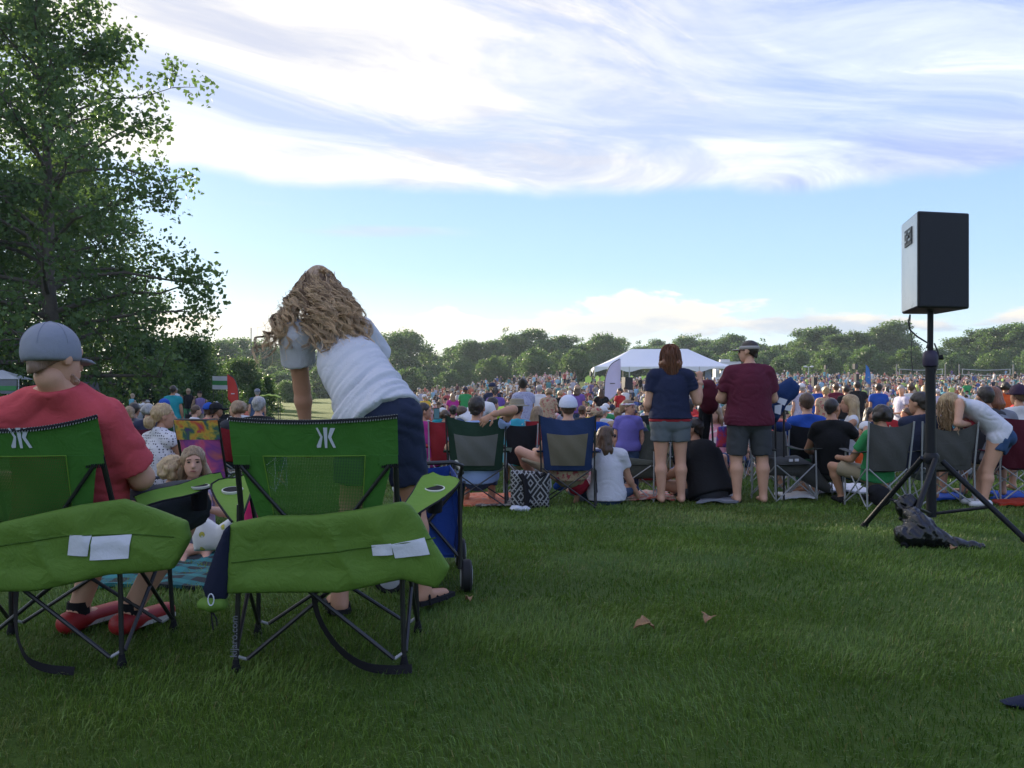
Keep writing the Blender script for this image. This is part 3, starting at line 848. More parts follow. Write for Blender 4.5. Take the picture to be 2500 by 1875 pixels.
def M_skin(name, col):
    col = lin(col)
    def fn(t, b, out):
        co = t.n('ShaderNodeTexCoord').outputs['Object']
        n = t.noise(co, 9.0, 4, 0.6); f = t.noise(co, 70.0, 3, 0.6)
        a = (col[0] * .86, col[1] * .78, col[2] * .74, 1); c = (min(1, col[0] * 1.10), col[1] * 1.12, col[2] * 1.14, 1)
        t.put(b.inputs['Base Color'], t.mix(t.m('ADD', t.m('MULTIPLY', n, .7), t.m('MULTIPLY', f, .3)), a, c))
        b.inputs['Roughness'].default_value = 0.55; b.inputs['Specular IOR Level'].default_value = 0.35
        b.inputs['Subsurface Weight'].default_value = 0.0
        bp = t.n('ShaderNodeBump'); bp.inputs['Strength'].default_value = 0.08; bp.inputs['Distance'].default_value = 0.004
        t.put(bp.inputs['Height'], f); t.put(b.inputs['Normal'], bp.outputs[0])
    return principled(name, fn)


SKIN = [M_skin('skin_fair', (.56, .32, .22)), M_skin('skin_warm', (.46, .25, .16)), M_skin('skin_tan', (.36, .19, .115)), M_skin('skin_brown', (.16, .08, .045))]


def M_hair(name, c1, c2, sx=90.0, along=(0, 0, 1)):
    c1, c2 = lin(c1), lin(c2)
    def fn(t, b, out):
        co = t.n('ShaderNodeTexCoord').outputs['Object']
        mp = t.n('ShaderNodeMapping'); t.put(mp.inputs[0], co)
        mp.inputs['Scale'].default_value = tuple(sx if not a else sx * .09 for a in along)
        n = t.noise(mp.outputs[0], 1.0, 4, 0.65, 0.8); big = t.noise(co, 12.0, 2, 0.5)
        k = t.m('ADD', t.m('MULTIPLY', n, .75), t.m('MULTIPLY', big, .35))
        t.put(b.inputs['Base Color'], t.mix(t.ss(k, .3, .75), c1, c2)); b.inputs['Roughness'].default_value = 0.42
        b.inputs['Specular IOR Level'].default_value = 0.5
        bp = t.n('ShaderNodeBump'); bp.inputs['Strength'].default_value = 0.7; bp.inputs['Distance'].default_value = 0.006
        t.put(bp.inputs['Height'], n); t.put(b.inputs['Normal'], bp.outputs[0])
    return principled(name, fn)


HAIR = dict(fade=M_hair('hair_cropped', (.13, .080, .055), (.22, .135, .095)), dark=M_hair('hair_dark', (.010, .007, .006), (.040, .028, .022)), brown=M_hair('hair_brown', (.035, .018, .010), (.11, .062, .034)),
            blond=M_hair('hair_blond', (.20, .12, .055), (.50, .36, .19)), grey=M_hair('hair_grey', (.16, .15, .145), (.42, .41, .40)),
            red=M_hair('hair_auburn', (.09, .028, .012), (.26, .10, .045)), sandy=M_hair('hair_sandy', (.12, .072, .038), (.34, .23, .13)))


def hair_solid(J, style, h, k=1.0, L=.32, capped=False):
    """hair as one lumpy solid"""
    s = J['s'] * k; c, f, u, r = J['hd'], J['hf'], J['hu'], J['hr']; A = np.stack([r, f, u])
    at = lambda x, y, z: c + (r * x + f * y + u * z) * s
    hs = .35 if style == 'fade' else 1.0
    P = [Ell(at(0, -.013, .032), V3(.077 + .010 * hs, .097 + .007 * hs, .088 + .008 * hs) * s, A)]
    down = V3(0, 0, -1); clips, minus = [], []
    if style in ('short', 'bun', 'pony', 'thin', 'fade'):
        clips = [(at(0, 0, -.010 if style != 'thin' else .03), -u * .80 + f * .60)]
        if style != 'thin': P.append(Ell(at(0, -.055, -.045), V3(.060 * (.4 + .6 * hs), .045, .050) * s, A))
        clips.append((at(0, 0, -.085), -u))
    if style == 'bun': P.append(Ell(at(0, -.085, .085), V3(.045, .045, .042) * s, A))
    if style == 'pony':
        b = at(0, -.115, .03); P += [Ell(b, V3(.03, .03, .03) * s, A), Cone(b, b - f * .03 * s + down * L * .5 * s, .032 * s, .034 * s), Cone(b - f * .03 * s + down * L * .5 * s, b - f * .02 * s + down * L * s, .034 * s, .012 * s)]
    if style in ('long', 'bob'):
        LL = (L if style == 'long' else .17) * s
        for (x, y, w) in ((-.062, -.02, .034), (.062, -.02, .034), (-.04, -.065, .044), (.04, -.065, .044), (0, -.075, .05)):
            a = at(x, y, .0); e = a + down * LL + r * x * .6 * s - f * .012 * s
            P += [Cone(a, (a + e) / 2 + r * x * .25 * s, w * s, w * .95 * s), Cone((a + e) / 2 + r * x * .25 * s, e, w * .95 * s, w * .42 * s)]
        minus = [Ell(at(0, .085, -.035), V3(.066, .080, .095) * s, A)]
    if style == 'curl':
        for i in range(14):
            a = i * 2.4; P.append(Ell(at(.075 * math.cos(a), -.03 + .06 * math.sin(a), -.03 + .010 * (i % 9)), V3(.036, .036, .036) * s, A))
        minus = [Ell(at(0, .085, -.040), V3(.062, .075, .090) * s, A)]; clips = [(at(0, 0, -.11), -u)]
    if capped: clips = list(clips) + [(at(0, 0, .030), u)]
    sd = int(abs(c[0]) * 1000) % 97
    disp = lambda X, Y, Z: (fbm(X * 55, Y * 55, Z * (16 if style in ('long', 'bob', 'pony') else 40), sd, 2) - .5) * .022 * s * hs
    return solid(P, h, k=.022 * s, clips=clips, minus=minus, disp=disp)


def cap_obj(J, par, mat, h, k=1.0, fit=1.0, back=False, brim=.075, tilt=0.0, name='cap', rim=.006, droop=0.0):
    s = J['s'] * k; c, f, u, r = J['hd'], J['hf'], J['hu'], J['hr']
    if tilt: f, u = unit(f + u * tilt), unit(u - f * tilt)
    A = np.stack([r, f, u]); at = lambda x, y, z: c + (r * x + f * y + u * z) * s
    V, Fc = solid([Ell(at(0, -.012, .030), V3(.098, .116, .106) * s * fit, A), Ell(at(0, -.012, .006), V3(.099, .117, .085) * s * fit, A)], h, k=.01, clips=[(at(0, 0, rim), -u)])
    o = link(name, new_mesh(name, V, Fc, True), mat, par)
    q = -1 if back else 1
    if droop: A = np.stack([r, unit(f - u * droop), unit(u + f * droop)])
    V, Fc = solid([Ell(at(0, q * (.075 + brim * .5), rim + .012 - droop * .04), V3(.066, .058 + brim * .5, max(.010, h * 1.25)) * s, A)], h, k=.01, clips=[(at(0, q * .07, 0), -f * q)])
    if len(V): link('brim', new_mesh('brim', V, Fc, True), mat, o)
    return o


def folds(amp, sc, dirv, seed, big=5.0):
    """cloth folds: crests that run across dirv"""
    d = unit(dirv)
    def fn(X, Y, Z):
        t = X * d[0] + Y * d[1] + Z * d[2]
        w = fbm(X * big, Y * big, Z * big, seed, 2)
        a = (np.abs(np.sin((t * sc + w * 5.0) * math.pi)) ** .6 - .6) * (vnoise(X * 3.1, Y * 3.1, Z * 3.1, seed + 9) + .1)
        return -amp * (a * 1.9 + (w - .5) * 1.8)
    return fn


USED = []


def person(name_label, J, loc=(0, 0, 0), rz=0.0, skin=0, g=1.0, fem=False, h=.014, lg=None, tg=None, hk=1.0,
           shirt=None, sleeve=.45, loose=.012, hem=.07, bottom=None, leg=.9, bloose=.016, waist=.06, hair=('short', 'brown'), hlen=.32,
           cap=None, shoes=None, face=False, shirt_fold=None, hands=True, skirt=False, neckdrop=.0, group=None, mesh_only=False, hhair=None, sleeve_loose=None, fingers=None):
    """one continuous body; clothes, hair and hat are its children"""
    T = body_prims(J, g, fem, hands=not fingers, lg=lg, tg=tg); s = J['s']; sk = SKIN[skin] if isinstance(skin, int) else skin
    out = {}
    prim = [p for (_, p) in T]
    V, Fc = solid(prim, h * 1.25, k=.022 * s)
    hv, hf2 = solid(head_prims(J, hk, True), min(h, .009) if not mesh_only else h, k=.018 * s)
    neck = [(p) for (t, p) in T if t == 'neck']
    V = np.concatenate([V, hv]); Fc = np.concatenate([Fc, hf2 + len(V) - len(hv)])
    for q in (fingers or {}):
        bk, curl = fingers[q]
        v2, f2 = solid([Cone(J['wr' + q] * 1.3 - J['el' + q] * .3 - (J['wr' + q] - J['el' + q]) * .42, J['wr' + q], .034 * s * g, .025 * s)] + hand_prims(J['wr' + q], J['hn' + q] - J['wr' + q], V3(bk), curl, s, 1 if q == 'R' else -1), .0055, k=.008)
        Fc = np.concatenate([Fc, f2 + len(V)]); V = np.concatenate([V, v2])
    out['body'] = (V, Fc, sk)
    up = unit(J['nck'] - J['pel'])
    if shirt is not None:
        L = loose
        P = [p.grow(L) for (t, p) in T if t == 'torso'][1:]
        P.append(T[0][1].grow(L + .012)); P += [p.grow(.012) for (t, p) in T if t == 'neck']
        hemp = J['pel'] - up * hem
        n = unit(J['fw'])
        P.append(Cone(J['chs'] - up * .06 * s, hemp - up * .05, (.158 * (tg or g) + L) * s, (.176 * (tg or g) * (1.05 if fem else 1) + L * 1.5) * s, [(n, .78)]))
        for q in 'LR':
            a, b = J['sh' + q], J['el' + q]; d = unit(b - a)
            if sleeve > 0:
                e = a + (b - a) * min(sleeve, 1.0); SL = L if sleeve_loose is None else sleeve_loose
                P.append(Cone(a, e + d * .03, (.054 * g) * s + SL, (.048 * g) * s + SL * 1.3, clip=[(e, d)]))
                if sleeve > 1.0:
                    w = J['wr' + q]; e2 = b + (w - b) * (sleeve - 1.0); d2 = unit(w - b)
                    P.append(Cone(b, e2 + d2 * .03, .042 * g * s + SL, .036 * s + SL, clip=[(e2, d2)]))
        nk = J['nck'] + (J['hd'] - J['nck']) * (.16 - neckdrop)
        sv = solid(P, h if h < .013 else h * 1.18, k=.03 * s, clips=[(hemp, -up), (nk, unit(J['hd'] - J['nck']))], disp=shirt_fold)
        out['shirt'] = (sv[0], sv[1], shirt)
    if bottom is not None:
        P = [T[0][1].grow(bloose * .8)]
        P.append(Cone(J['pel'] - up * .02, J['pel'] + up * .16, (.148 * (tg or g)) * s + bloose * .5, (.146 * (tg or g)) * s + bloose * .5, [(unit(J['fw']), .78)]))
        for q in 'LR':
            a, b, c = J['hp' + q], J['kn' + q], J['an' + q]
            if leg <= 1.0:
                e = a + (b - a) * leg; d = unit(b - a)
                P.append(Cone(a, e + d * .03, (.092 * (lg or g)) * s + bloose, ((.092 - .033 * leg) * (lg or g)) * s + bloose * 1.25, clip=[(e, d)]))
            else:
                P.append(Cone(a, b, (.092 * (lg or g)) * s + bloose, (.060 * (lg or g)) * s + bloose))
                e = b + (c - b) * (leg - 1); d = unit(c - b)
                P.append(Cone(b, e + d * .03, (.060 * (lg or g)) * s + bloose, .050 * s + bloose, clip=[(e, d)]))
        bv = solid(P, h * 1.15, k=.016 * s, clips=[(J['pel'] + up * waist, up)], disp=folds(.007, 7, (.35, 0, 1), 5))
        out['trousers' if leg > 1.2 else 'shorts'] = (bv[0], bv[1], bottom)
    if hair is not None:
        out['hair'] = (*hair_solid(J, hair[0], hhair or h * .95, hk, hlen, bool(cap)), HAIR[hair[1]])
    if mesh_only: return out
    me = new_mesh('person', V, Fc, True)
    o = link('person', me, sk, None, label=name_label, cat='person', group=group)
    USED.append((J['pel'][0] + loc[0], J['pel'][1] + loc[1]))
    o.location = loc; o.rotation_euler = (0, 0, rz)
    for nm in out:
        if nm == 'body': continue
        v, f2, m = out[nm]
        link(nm, new_mesh(nm, v, f2, True), m, o)
    if face: face_bits(J, o, FACE, hk)
    if cap: cap_obj(J, o, cap[0], min(h, .01), hk, **cap[1])
    if shoes is not None:
        for q in 'LR':
            d = unit((J['to' + q] - J['an' + q]) * V3(1, 1, 0)); hl = J['an' + q] - d * .045 * s + V3(0, 0, -.045 * s)
            solid_obj('shoe', shoes, o, [Cone(J['an' + q] + V3(0, 0, -.035 * s), hl, .046 * s, .042 * s), Cone(hl, J['to' + q] + d * .03 * s, .044 * s, .040 * s, [(V3(0, 0, 1), .85)])], h, k=.03,
                      clips=[(J['an' + q] + V3(0, 0, .0), V3(0, 0, 1))])
    return o
# ------------------------------------------------------------------ shared materials of the near things
BLACKTUBE = M_metal('black_tube', (.012, .012, .014), .38)
STEEL = M_metal('grey_tube', (.30, .31, .32), .35)
BLACKCLOTH = M_cloth('black_cloth', (.010, .010, .013))
NAVY = M_cloth('navy_cloth', (.010, .014, .035))
WHITECLOTH = M_cloth('white_cloth', (.62, .62, .66), trans=.1)
PAPER = M_plain('paper_label', (.62, .64, .72), .7, .06, 20, .3, 40)
GREEN = M_cloth('green_nylon', (.070, .225, .040), trans=.25, bump=.35, rough=.7)
LIME = M_cloth('lime_nylon', (.19, .36, .05), trans=.30, bump=.35, rough=.7)
BAGGREEN = M_cloth('bag_green_nylon', (.115, .215, .034), trans=.08, bump=.5, rough=.68)
LOGO = M_plain('print_white', (.55, .58, .66), .6, .05)


def M_mesh(name, col, hole=.42, pitch=260.0):
    """open net cloth: a lattice of threads with real see-through holes"""
    col = lin(col)
    def fn(t, b, out):
        co = t.n('ShaderNodeTexCoord').outputs['Object']
        b.inputs['Base Color'].default_value = col; b.inputs['Roughness'].default_value = .8
        sp = t.n('ShaderNodeSeparateXYZ'); t.put(sp.inputs[0], co)
        a = t.m('SINE', t.m('MULTIPLY', t.m('ADD', sp.outputs[0], sp.outputs[2]), pitch * 2.2)); c = t.m('SINE', t.m('MULTIPLY', t.m('SUBTRACT', sp.outputs[0], sp.outputs[2]), pitch * 2.2))
        k = t.ss(t.m('MULTIPLY', a, c), .55 - hole * 1.4, .75 - hole * 1.2)
        tr = t.n('ShaderNodeBsdfTransparent'); mx = t.n('ShaderNodeMixShader')
        t.put(mx.inputs[0], k); t.put(mx.inputs[1], b.outputs[0]); t.put(mx.inputs[2], tr.outputs[0]); t.put(out.inputs[0], mx.outputs[0])
    return principled(name, fn)


GREENMESH = M_mesh('green_net', (.05, .16, .02), .24)


def poly_sd(x, z, poly):
    """signed distance to a polygon, negative inside"""
    p = np.asarray(poly, float); d = np.full(np.broadcast(x, z).shape, 1e9); s = np.ones(d.shape)
    n = len(p)
    for i in range(n):
        a, b = p[i], p[i - 1]
        e = b - a; wx, wz = x - a[0], z - a[1]
        t = np.clip((wx * e[0] + wz * e[1]) / (e @ e), 0, 1)
        d = np.minimum(d, (wx - e[0] * t) ** 2 + (wz - e[1] * t) ** 2)
        c1, c2, c3 = z >= a[1], z < b[1], e[0] * wz > e[1] * wx
        s = np.where((c1 & c2 & c3) | (~c1 & ~c2 & ~c3), -s, s)
    return s * np.sqrt(d)


class Pillow:
    """soft bag: polygon in x,z with a bulge in y"""
    def __init__(s, poly, y0, t, edge=.10, lean=0.0, crease=None, rnd=.012):
        s.p = np.asarray(poly, float); s.y0, s.t, s.edge, s.lean, s.crease, s.rnd = y0, t, edge, lean, crease, rnd
        lo, hi = s.p.min(0), s.p.max(0); m = t + abs(lean) * (hi[1] - lo[1]) + .03
        s.lo = V3(lo[0] - .02, y0 - m, lo[1] - .02); s.hi = V3(hi[0] + .02, y0 + m, hi[1] + .02); s.zm = (lo[1] + hi[1]) / 2
    def f(s, X, Y, Z):
        x, z = np.broadcast_arrays(X[:, :, :] + 0 * Z, Z + 0 * X)
        d = poly_sd(x, z, s.p)
        q = np.clip(-d / s.edge, 0, 1); th = .013 + (s.t - .013) * np.sqrt(np.maximum(1 - (1 - q) ** 2, 0))
        yc = s.y0 + s.lean * (z - s.zm)
        if s.crease is not None: th = th - s.crease(x, z) * q
        return np.maximum(np.abs(Y - yc) - th, d) - s.rnd * 0


def tube_obj(name, mat, par, pts, r, n=8, **kw):
    return MB().tube(pts, r, n).build(name, mat, par, smooth=True, **kw)


def flat_on(poly, fn, t=.0015):
    """thin printed or sewn patch following a surface fn(x,z)->y (towards the camera)"""
    m = MB(); m.prism(poly, lambda p, y: (p[0], float(fn(np.array(p[0]), np.array(p[1]))) - y, p[1]), 0.001, 0.001 + t); return m


def text_prisms(par, mat, txt, origin, udir, vdir, size, ext=.001, name='lettering'):
    """raised lettering as a real mesh"""
    cu = bpy.data.curves.new('t', 'FONT'); cu.body = txt; cu.size = size; cu.extrude = ext; cu.align_x = 'LEFT'
    ob = bpy.data.objects.new('t', cu); COL.objects.link(ob)
    dg = bpy.context.evaluated_depsgraph_get(); me = bpy.data.meshes.new_from_object(ob.evaluated_get(dg)); me.name = name
    bpy.data.objects.remove(ob)
    u, v = unit(udir), unit(vdir); w = np.cross(u, v)
    me.transform(Matrix([[u[0], v[0], w[0], origin[0]], [u[1], v[1], w[1], origin[1]], [u[2], v[2], w[2], origin[2]], [0, 0, 0, 1]]))
    me.materials.clear()
    return link(name, me, mat, par)


def green_chair(loc, rz, label, bag, papers, sag, lean_extra, arm_r, navy_end, strapside):
    ch = empty('camp_chair', loc, rz, label=label, cat='camp chair', group='lime green camp chairs in front')
    W, ZT = .292, .942
    lean = lambda z: -.235 - .175 * np.clip((z - .45) / .49, 0, 1.1) - lean_extra * np.clip((z - .45) / .49, 0, 1)
    surf = lambda x, z: lean(z) - .045 * (1 - np.clip(x / W, -1, 1) ** 2) * np.clip((z - .40) / .4, 0, 1) - sag[1] * np.exp(-((x - sag[2]) / .2) ** 2)
    ztop = lambda x: ZT - (sag[0]) * (1 - np.clip(np.abs(x - .0) / W, 0, 1) ** 2) + .004 * (x / W)
    rip = lambda x, z: .004 * np.sin(x * 40 + z * 18) * vnoise(x * 9, z * 9, 0, 4) + .010 * (fbm(x * 7, z * 7, 1, 6, 2) - .5)
    # back: yoke with pole pockets, side panels, net window
    def band(x0, x1, z0f, z1f, nu, nv, off=0.0):
        def fn(u, v):
            x = x0(v) + (x1(v) - x0(v)) * u; z = z0f(x) + (z1f(x) - z0f(x)) * v
            return x, surf(x, z) + rip(x, z) * 1.0 - off, z
        return MB().grid(fn, nu, nv, .003)
    yoke = band(lambda v: -W + 0 * v, lambda v: W + 0 * v, lambda x: .805 + 0 * x, ztop, 40, 12).build('back_panel', GREEN, ch, True)
    for sx in (-1, 1):
        pk = band(lambda v: sx * (W - .002) + 0 * v, lambda v: sx * (.225) + 0 * v, lambda x: .770 + 0 * x, lambda x: .806 + 0 * x, 8, 5, .004).build('pole_pocket', GREEN, ch, True)
        band(lambda v: sx * (.275 - .10 * (1 - v)), lambda v: sx * (.175 - .035 * (1 - v)), lambda x: .40 + 0 * x, lambda x: .806 + 0 * x, 8, 22, .001).build('side_panel', GREEN, ch, True)
        m = MB()
        for i in range(9):
            x = sx * (.235 + .055 * i / 8); m.tube([(x, float(surf(np.array(x), np.array(.768))) - .008, .760), (x + .003, float(surf(np.array(x), np.array(.768))) - .010, .774)], .0028, 5)
        m.build('pocket_stitching', BLACKCLOTH, pk)
    band(lambda v: -.178 + .035 * (1 - v), lambda v: .178 - .035 * (1 - v), lambda x: .40 + 0 * x, lambda x: .806 + 0 * x, 20, 24, .002).build('net_window', GREENMESH, ch, True)
    # seams round the window
    sm = MB()
    for sx in (-1, 1): sm.tube([(sx * (.178 - .035 * (1 - v)), float(surf(np.array(sx * .17), np.array(.40 + .406 * v))) - .006, .40 + .406 * v) for v in np.linspace(0, 1, 9)], .0022, 5)
    sm.tube([(x, float(surf(np.array(x), np.array(.806))) - .006, .806) for x in np.linspace(-.178, .178, 13)], .0022, 5)
    sm.build('window_seam', LIME, ch)
    # overlocked black braid along the top edge
    xs = np.linspace(-W, W, 30)
    top = np.stack([xs, surf(xs, ztop(xs)) - .001, ztop(xs)], 1)
    br = tube_obj('top_braid', BLACKCLOTH, ch, top, .0075, 8)
    m = MB()
    for x in np.linspace(-W + .004, W - .004, 66):
        z = float(ztop(np.array(x))); y = float(surf(np.array(x), np.array(z)))
        m.tube([(x, y - .008, z - .008), (x + .003, y - .003, z + .008)], .0021, 4)
    m.build('braid_stitches', M_plain('grey_thread', (.20, .22, .20), .8), br)
    # printed mark: a leaning stroke pair, a bar and a mirrored pair
    q = .0032 * 10
    cx, cz = .046, .872
    S = lambda pts: [(cx + a * .0325, cz + b * .0365) for a, b in pts]
    marks = [S([(-1.0, .95), (-.82, .98), (-.34, .10), (-.58, -.95), (-.98, -.98), (-1.02, -.80), (-.58, .06)]),
             S([(-.24, .98), (.18, .98), (.10, -1.0), (-.14, -1.0)]),
             S([(.50, .95), (1.0, .92), (.56, .04), (1.0, -.96), (.74, -1.0), (.22, .06)])]
    for p in marks: flat_on(p, lambda x, z: surf(x, z) + rip(x, z) - .003, .0012).build('printed_mark', LOGO, yoke)
    # frame
    for sx in (-1, 1):
        tube_obj('rear_leg', BLACKTUBE, ch, [(sx * .307, -.250, .012), (sx * .300, -.245, .30), (sx * .292, -.262, .62)], .0098)
        tube_obj('front_leg', BLACKTUBE, ch, [(sx * .338, .250, .012), (sx * .325, .215, .40), (sx * .365, .215, .635)], .0098)
        tube_obj('back_post', BLACKTUBE, ch, [(sx * .283, -.250, .42), (sx * .283, -.275, .62), (sx * .280, float(surf(np.array(.28), np.array(.80))) + .012, .80)], .0105)
        tube_obj('back_strut', BLACKTUBE, ch, [(sx * .262, float(surf(np.array(.26), np.array(.77))) - .014, .770), (sx * .10, float(surf(np.array(.1), np.array(.56))) - .016, .560)], .0072)
        for (y, w, zt) in ((-.250, .300, .50), (.245, .325, .44)):
            tube_obj('cross_brace', BLACKTUBE, ch, [(sx * (w - .03), y - .018 * sx, .045), (-sx * (w - .02), y - .018 * sx, zt)], .0082)
            tube_obj('brace_link', STEEL, ch, [(sx * (w - .028), y - .018 * sx, .045), (sx * w, y, .060)], .006, 6)
        tube_obj('side_brace', BLACKTUBE, ch, [(sx * .312, -.235, .06), (sx * .330, .225, .42)], .0080)
        tube_obj('side_brace', BLACKTUBE, ch, [(sx * .334, .235, .06), (sx * .308, -.235, .46)], .0080)
        for (x, y) in ((.307, -.25), (.338, .25)):
            MB().lathe([(.017, 0), (.019, .012), (.013, .035), (.011, .05)], 10, (sx * x, y, 0)).build('foot', BLACKCLOTH, ch, True)
    # seat
    MB().grid(lambda u, v: ((u - .5) * .56, -.23 + v * .46, .44 - .035 * np.sin(np.pi * u) * np.sin(np.pi * np.clip(v, 0, 1)) + .03 * v), 12, 12, .004).build('seat', GREEN, ch, True)
    # arms with cup holders
    for sx in (-1, 1):
        if sx == 1 and arm_r is not None: A0, A1, wd, tilt = arm_r
        else: A0, A1, wd, tilt = (sx * .30, -.235, .565), (sx * .425, .30, .675), .165, .008
        A0, A1 = V3(A0), V3(A1)
        d = unit((A1 - A0) * V3(1, 1, 0)); n = V3(d[1], -d[0], 0) * sx
        def fn(u, v):
            w = (.035 + (wd - .035) * np.clip(u * 1.35, 0, 1) ** .8) * (1 - .55 * np.clip((u - .86) / .14, 0, 1) ** 2)
            P = A0[None, None, :] + (A1 - A0)[None, None, :] * u[..., None] + n[None, None, :] * ((v - .32) * w)[..., None]
            return P[..., 0], P[..., 1], P[..., 2] - tilt * (v - .3) * 2 - .008 * np.sin(np.pi * v) + .004 * np.sin(u * 9)
        arm = MB().grid(fn, 16, 7, .004).build('arm_rest', LIME, ch, True)
        edge = [fn(np.array([[u]]), np.array([[0.0]])) for u in np.linspace(0, 1, 10)] + [fn(np.array([[1.0]]), np.array([[v]])) for v in np.linspace(.2, 1, 5)] + [fn(np.array([[u]]), np.array([[1.0]])) for u in np.linspace(.95, 0, 10)]
        tube_obj('arm_piping', BLACKCLOTH, arm, [[float(q[0][0, 0]), float(q[1][0, 0]), float(q[2][0, 0])] for q in edge], .0045, 6)
        fc = fn(np.array([[.68]]), np.array([[.5]])); c = V3(*[float(q[0, 0]) for q in fc]) + V3(0, 0, .004)
        sl = math.atan2(A1[2] - A0[2], np.linalg.norm((A1 - A0)[:2])); RM = np.array([[1, 0, 0], [0, math.cos(sl), -math.sin(sl)], [0, math.sin(sl), math.cos(sl)]])
        MB().lathe([(.043, -.006), (.043, .003), (.0380, .004), (.0380, -.006)], 24, c, RM).build('cup_ring', M_plain('ring_white', (.55, .57, .5), .4), arm, True)
        MB().lathe([(.031, -.10), (.034, -.05), (.0375, .0025)], 20, c, RM).build('cup_pocket', BLACKCLOTH, arm, True)
    # carry bag slung across the rear of the seat
    poly, y0 = bag
    cre = lambda x, z: .020 * np.abs(np.sin(x * 9 + z * 8 + 4 * fbm(x * 4, z * 4, 2, 8, 2))) ** .7 + .010 * (fbm(x * 9, z * 9, 0, 12, 3))
    pil = Pillow(poly, y0, .045, .085, lean=-.10, crease=cre)
    bg = solid_obj('carry_bag', BAGGREEN, ch, [pil], .0085, k=.004, pad=.03)
    # seam across the bag
    pz = np.asarray(poly); x0, x1 = pz[:, 0].min() + .03, pz[:, 0].max() - .05
    def front(x, z):
        d = float(poly_sd(np.array([x]), np.array([z]), poly)[0]); qq = min(1, max(0, -d / .085)); th = .013 + .032 * math.sqrt(max(0, 1 - (1 - qq) ** 2)) - float(cre(np.array(x), np.array(z))) * qq
        return y0 - .10 * (z - pil.zm) - th
    zs = papers['seam']
    tube_obj('bag_seam', M_cloth('seam_green', (.045, .10, .012)), bg, [(x, front(x, zs(x)) - .002, zs(x)) for x in np.linspace(x0, x1, 22)], .0024, 5)
    for p in papers['labels']:
        # sewn white label lying against the bag
        p = np.asarray(p, float)
        def fn(u, v):
            P = (p[0] * (1 - u)[..., None] + p[1] * u[..., None]) * (1 - v)[..., None] + (p[3] * (1 - u)[..., None] + p[2] * u[..., None]) * v[..., None]
            Yv = np.vectorize(front)(P[..., 0], P[..., 1])
            return P[..., 0], Yv - .004 - .006 * v * np.sin(u * 3.1), P[..., 1]
        MB().grid(fn, 9, 7, -.0012).build('sewn_label', PAPER, bg, True)
    if navy_end:
        ne = np.asarray(navy_end[0])
        solid_obj('end_panel', NAVY, bg, [Pillow(ne, y0 - .006, .044, .08, lean=-.10, crease=lambda x, z: .006 * fbm(x * 9, z * 9, 0, 2, 2))], .0085, k=.004, pad=.03)
        solid_obj('bag_end', BAGGREEN, bg, [Ell(navy_end[1], (.055, .05, .028))], .0085, k=.004, disp=folds(.006, 14, (1, 0, .3), 3))
        x, z = navy_end[2]
        tube_obj('cord_loop', LOGO, bg, [(x + .010 * math.cos(a), y0 - .062, z + .020 * math.sin(a)) for a in np.linspace(0, 2 * math.pi, 14)], .0022, 5)
        x, y, z = navy_end[1]
        tube_obj('draw_cord', BLACKCLOTH, bg, [(x, y - .02, z - .02), (x + .005, y - .03, z - .05), (x + .010, y - .03, z - .085)], .003, 5)
        tube_obj('draw_cord', BLACKCLOTH, bg, [(x, y - .02, z - .02), (x + .02, y - .03, z - .045), (x + .022, y - .03, z - .07)], .003, 5)
    st = V3(strapside)
    pts = [st[i] for i in range(len(st))] if st.ndim > 1 else []
    return ch


def strap(par, P, w=.03, name='strap'):
    """flat webbing along points"""
    P = np.asarray(P, float); n = 24
    t = np.linspace(0, len(P) - 1, n); Q = np.stack([np.interp(t, range(len(P)), P[:, i]) for i in range(3)], 1)
    for _ in range(3): Q[1:-1] = (Q[:-2] + 2 * Q[1:-1] + Q[2:]) / 4
    T = np.gradient(Q, axis=0); T /= np.linalg.norm(T, axis=1)[:, None]
    tw = np.stack([.5 * np.sin(np.linspace(0, 3, n)) + .2, .75 * np.ones(n), .5 * np.cos(np.linspace(0, 2.2, n))], 1)
    S = np.cross(T, tw); S /= np.linalg.norm(S, axis=1)[:, None]
    def fn(u, v):
        i = np.round(u * (n - 1)).astype(int); q = Q[i] + S[i] * ((v - .5) * w)[..., None]
        return q[..., 0], q[..., 1], q[..., 2]
    return MB().grid(fn, n, 3, .002).build(name, BLACKCLOTH, par, True)


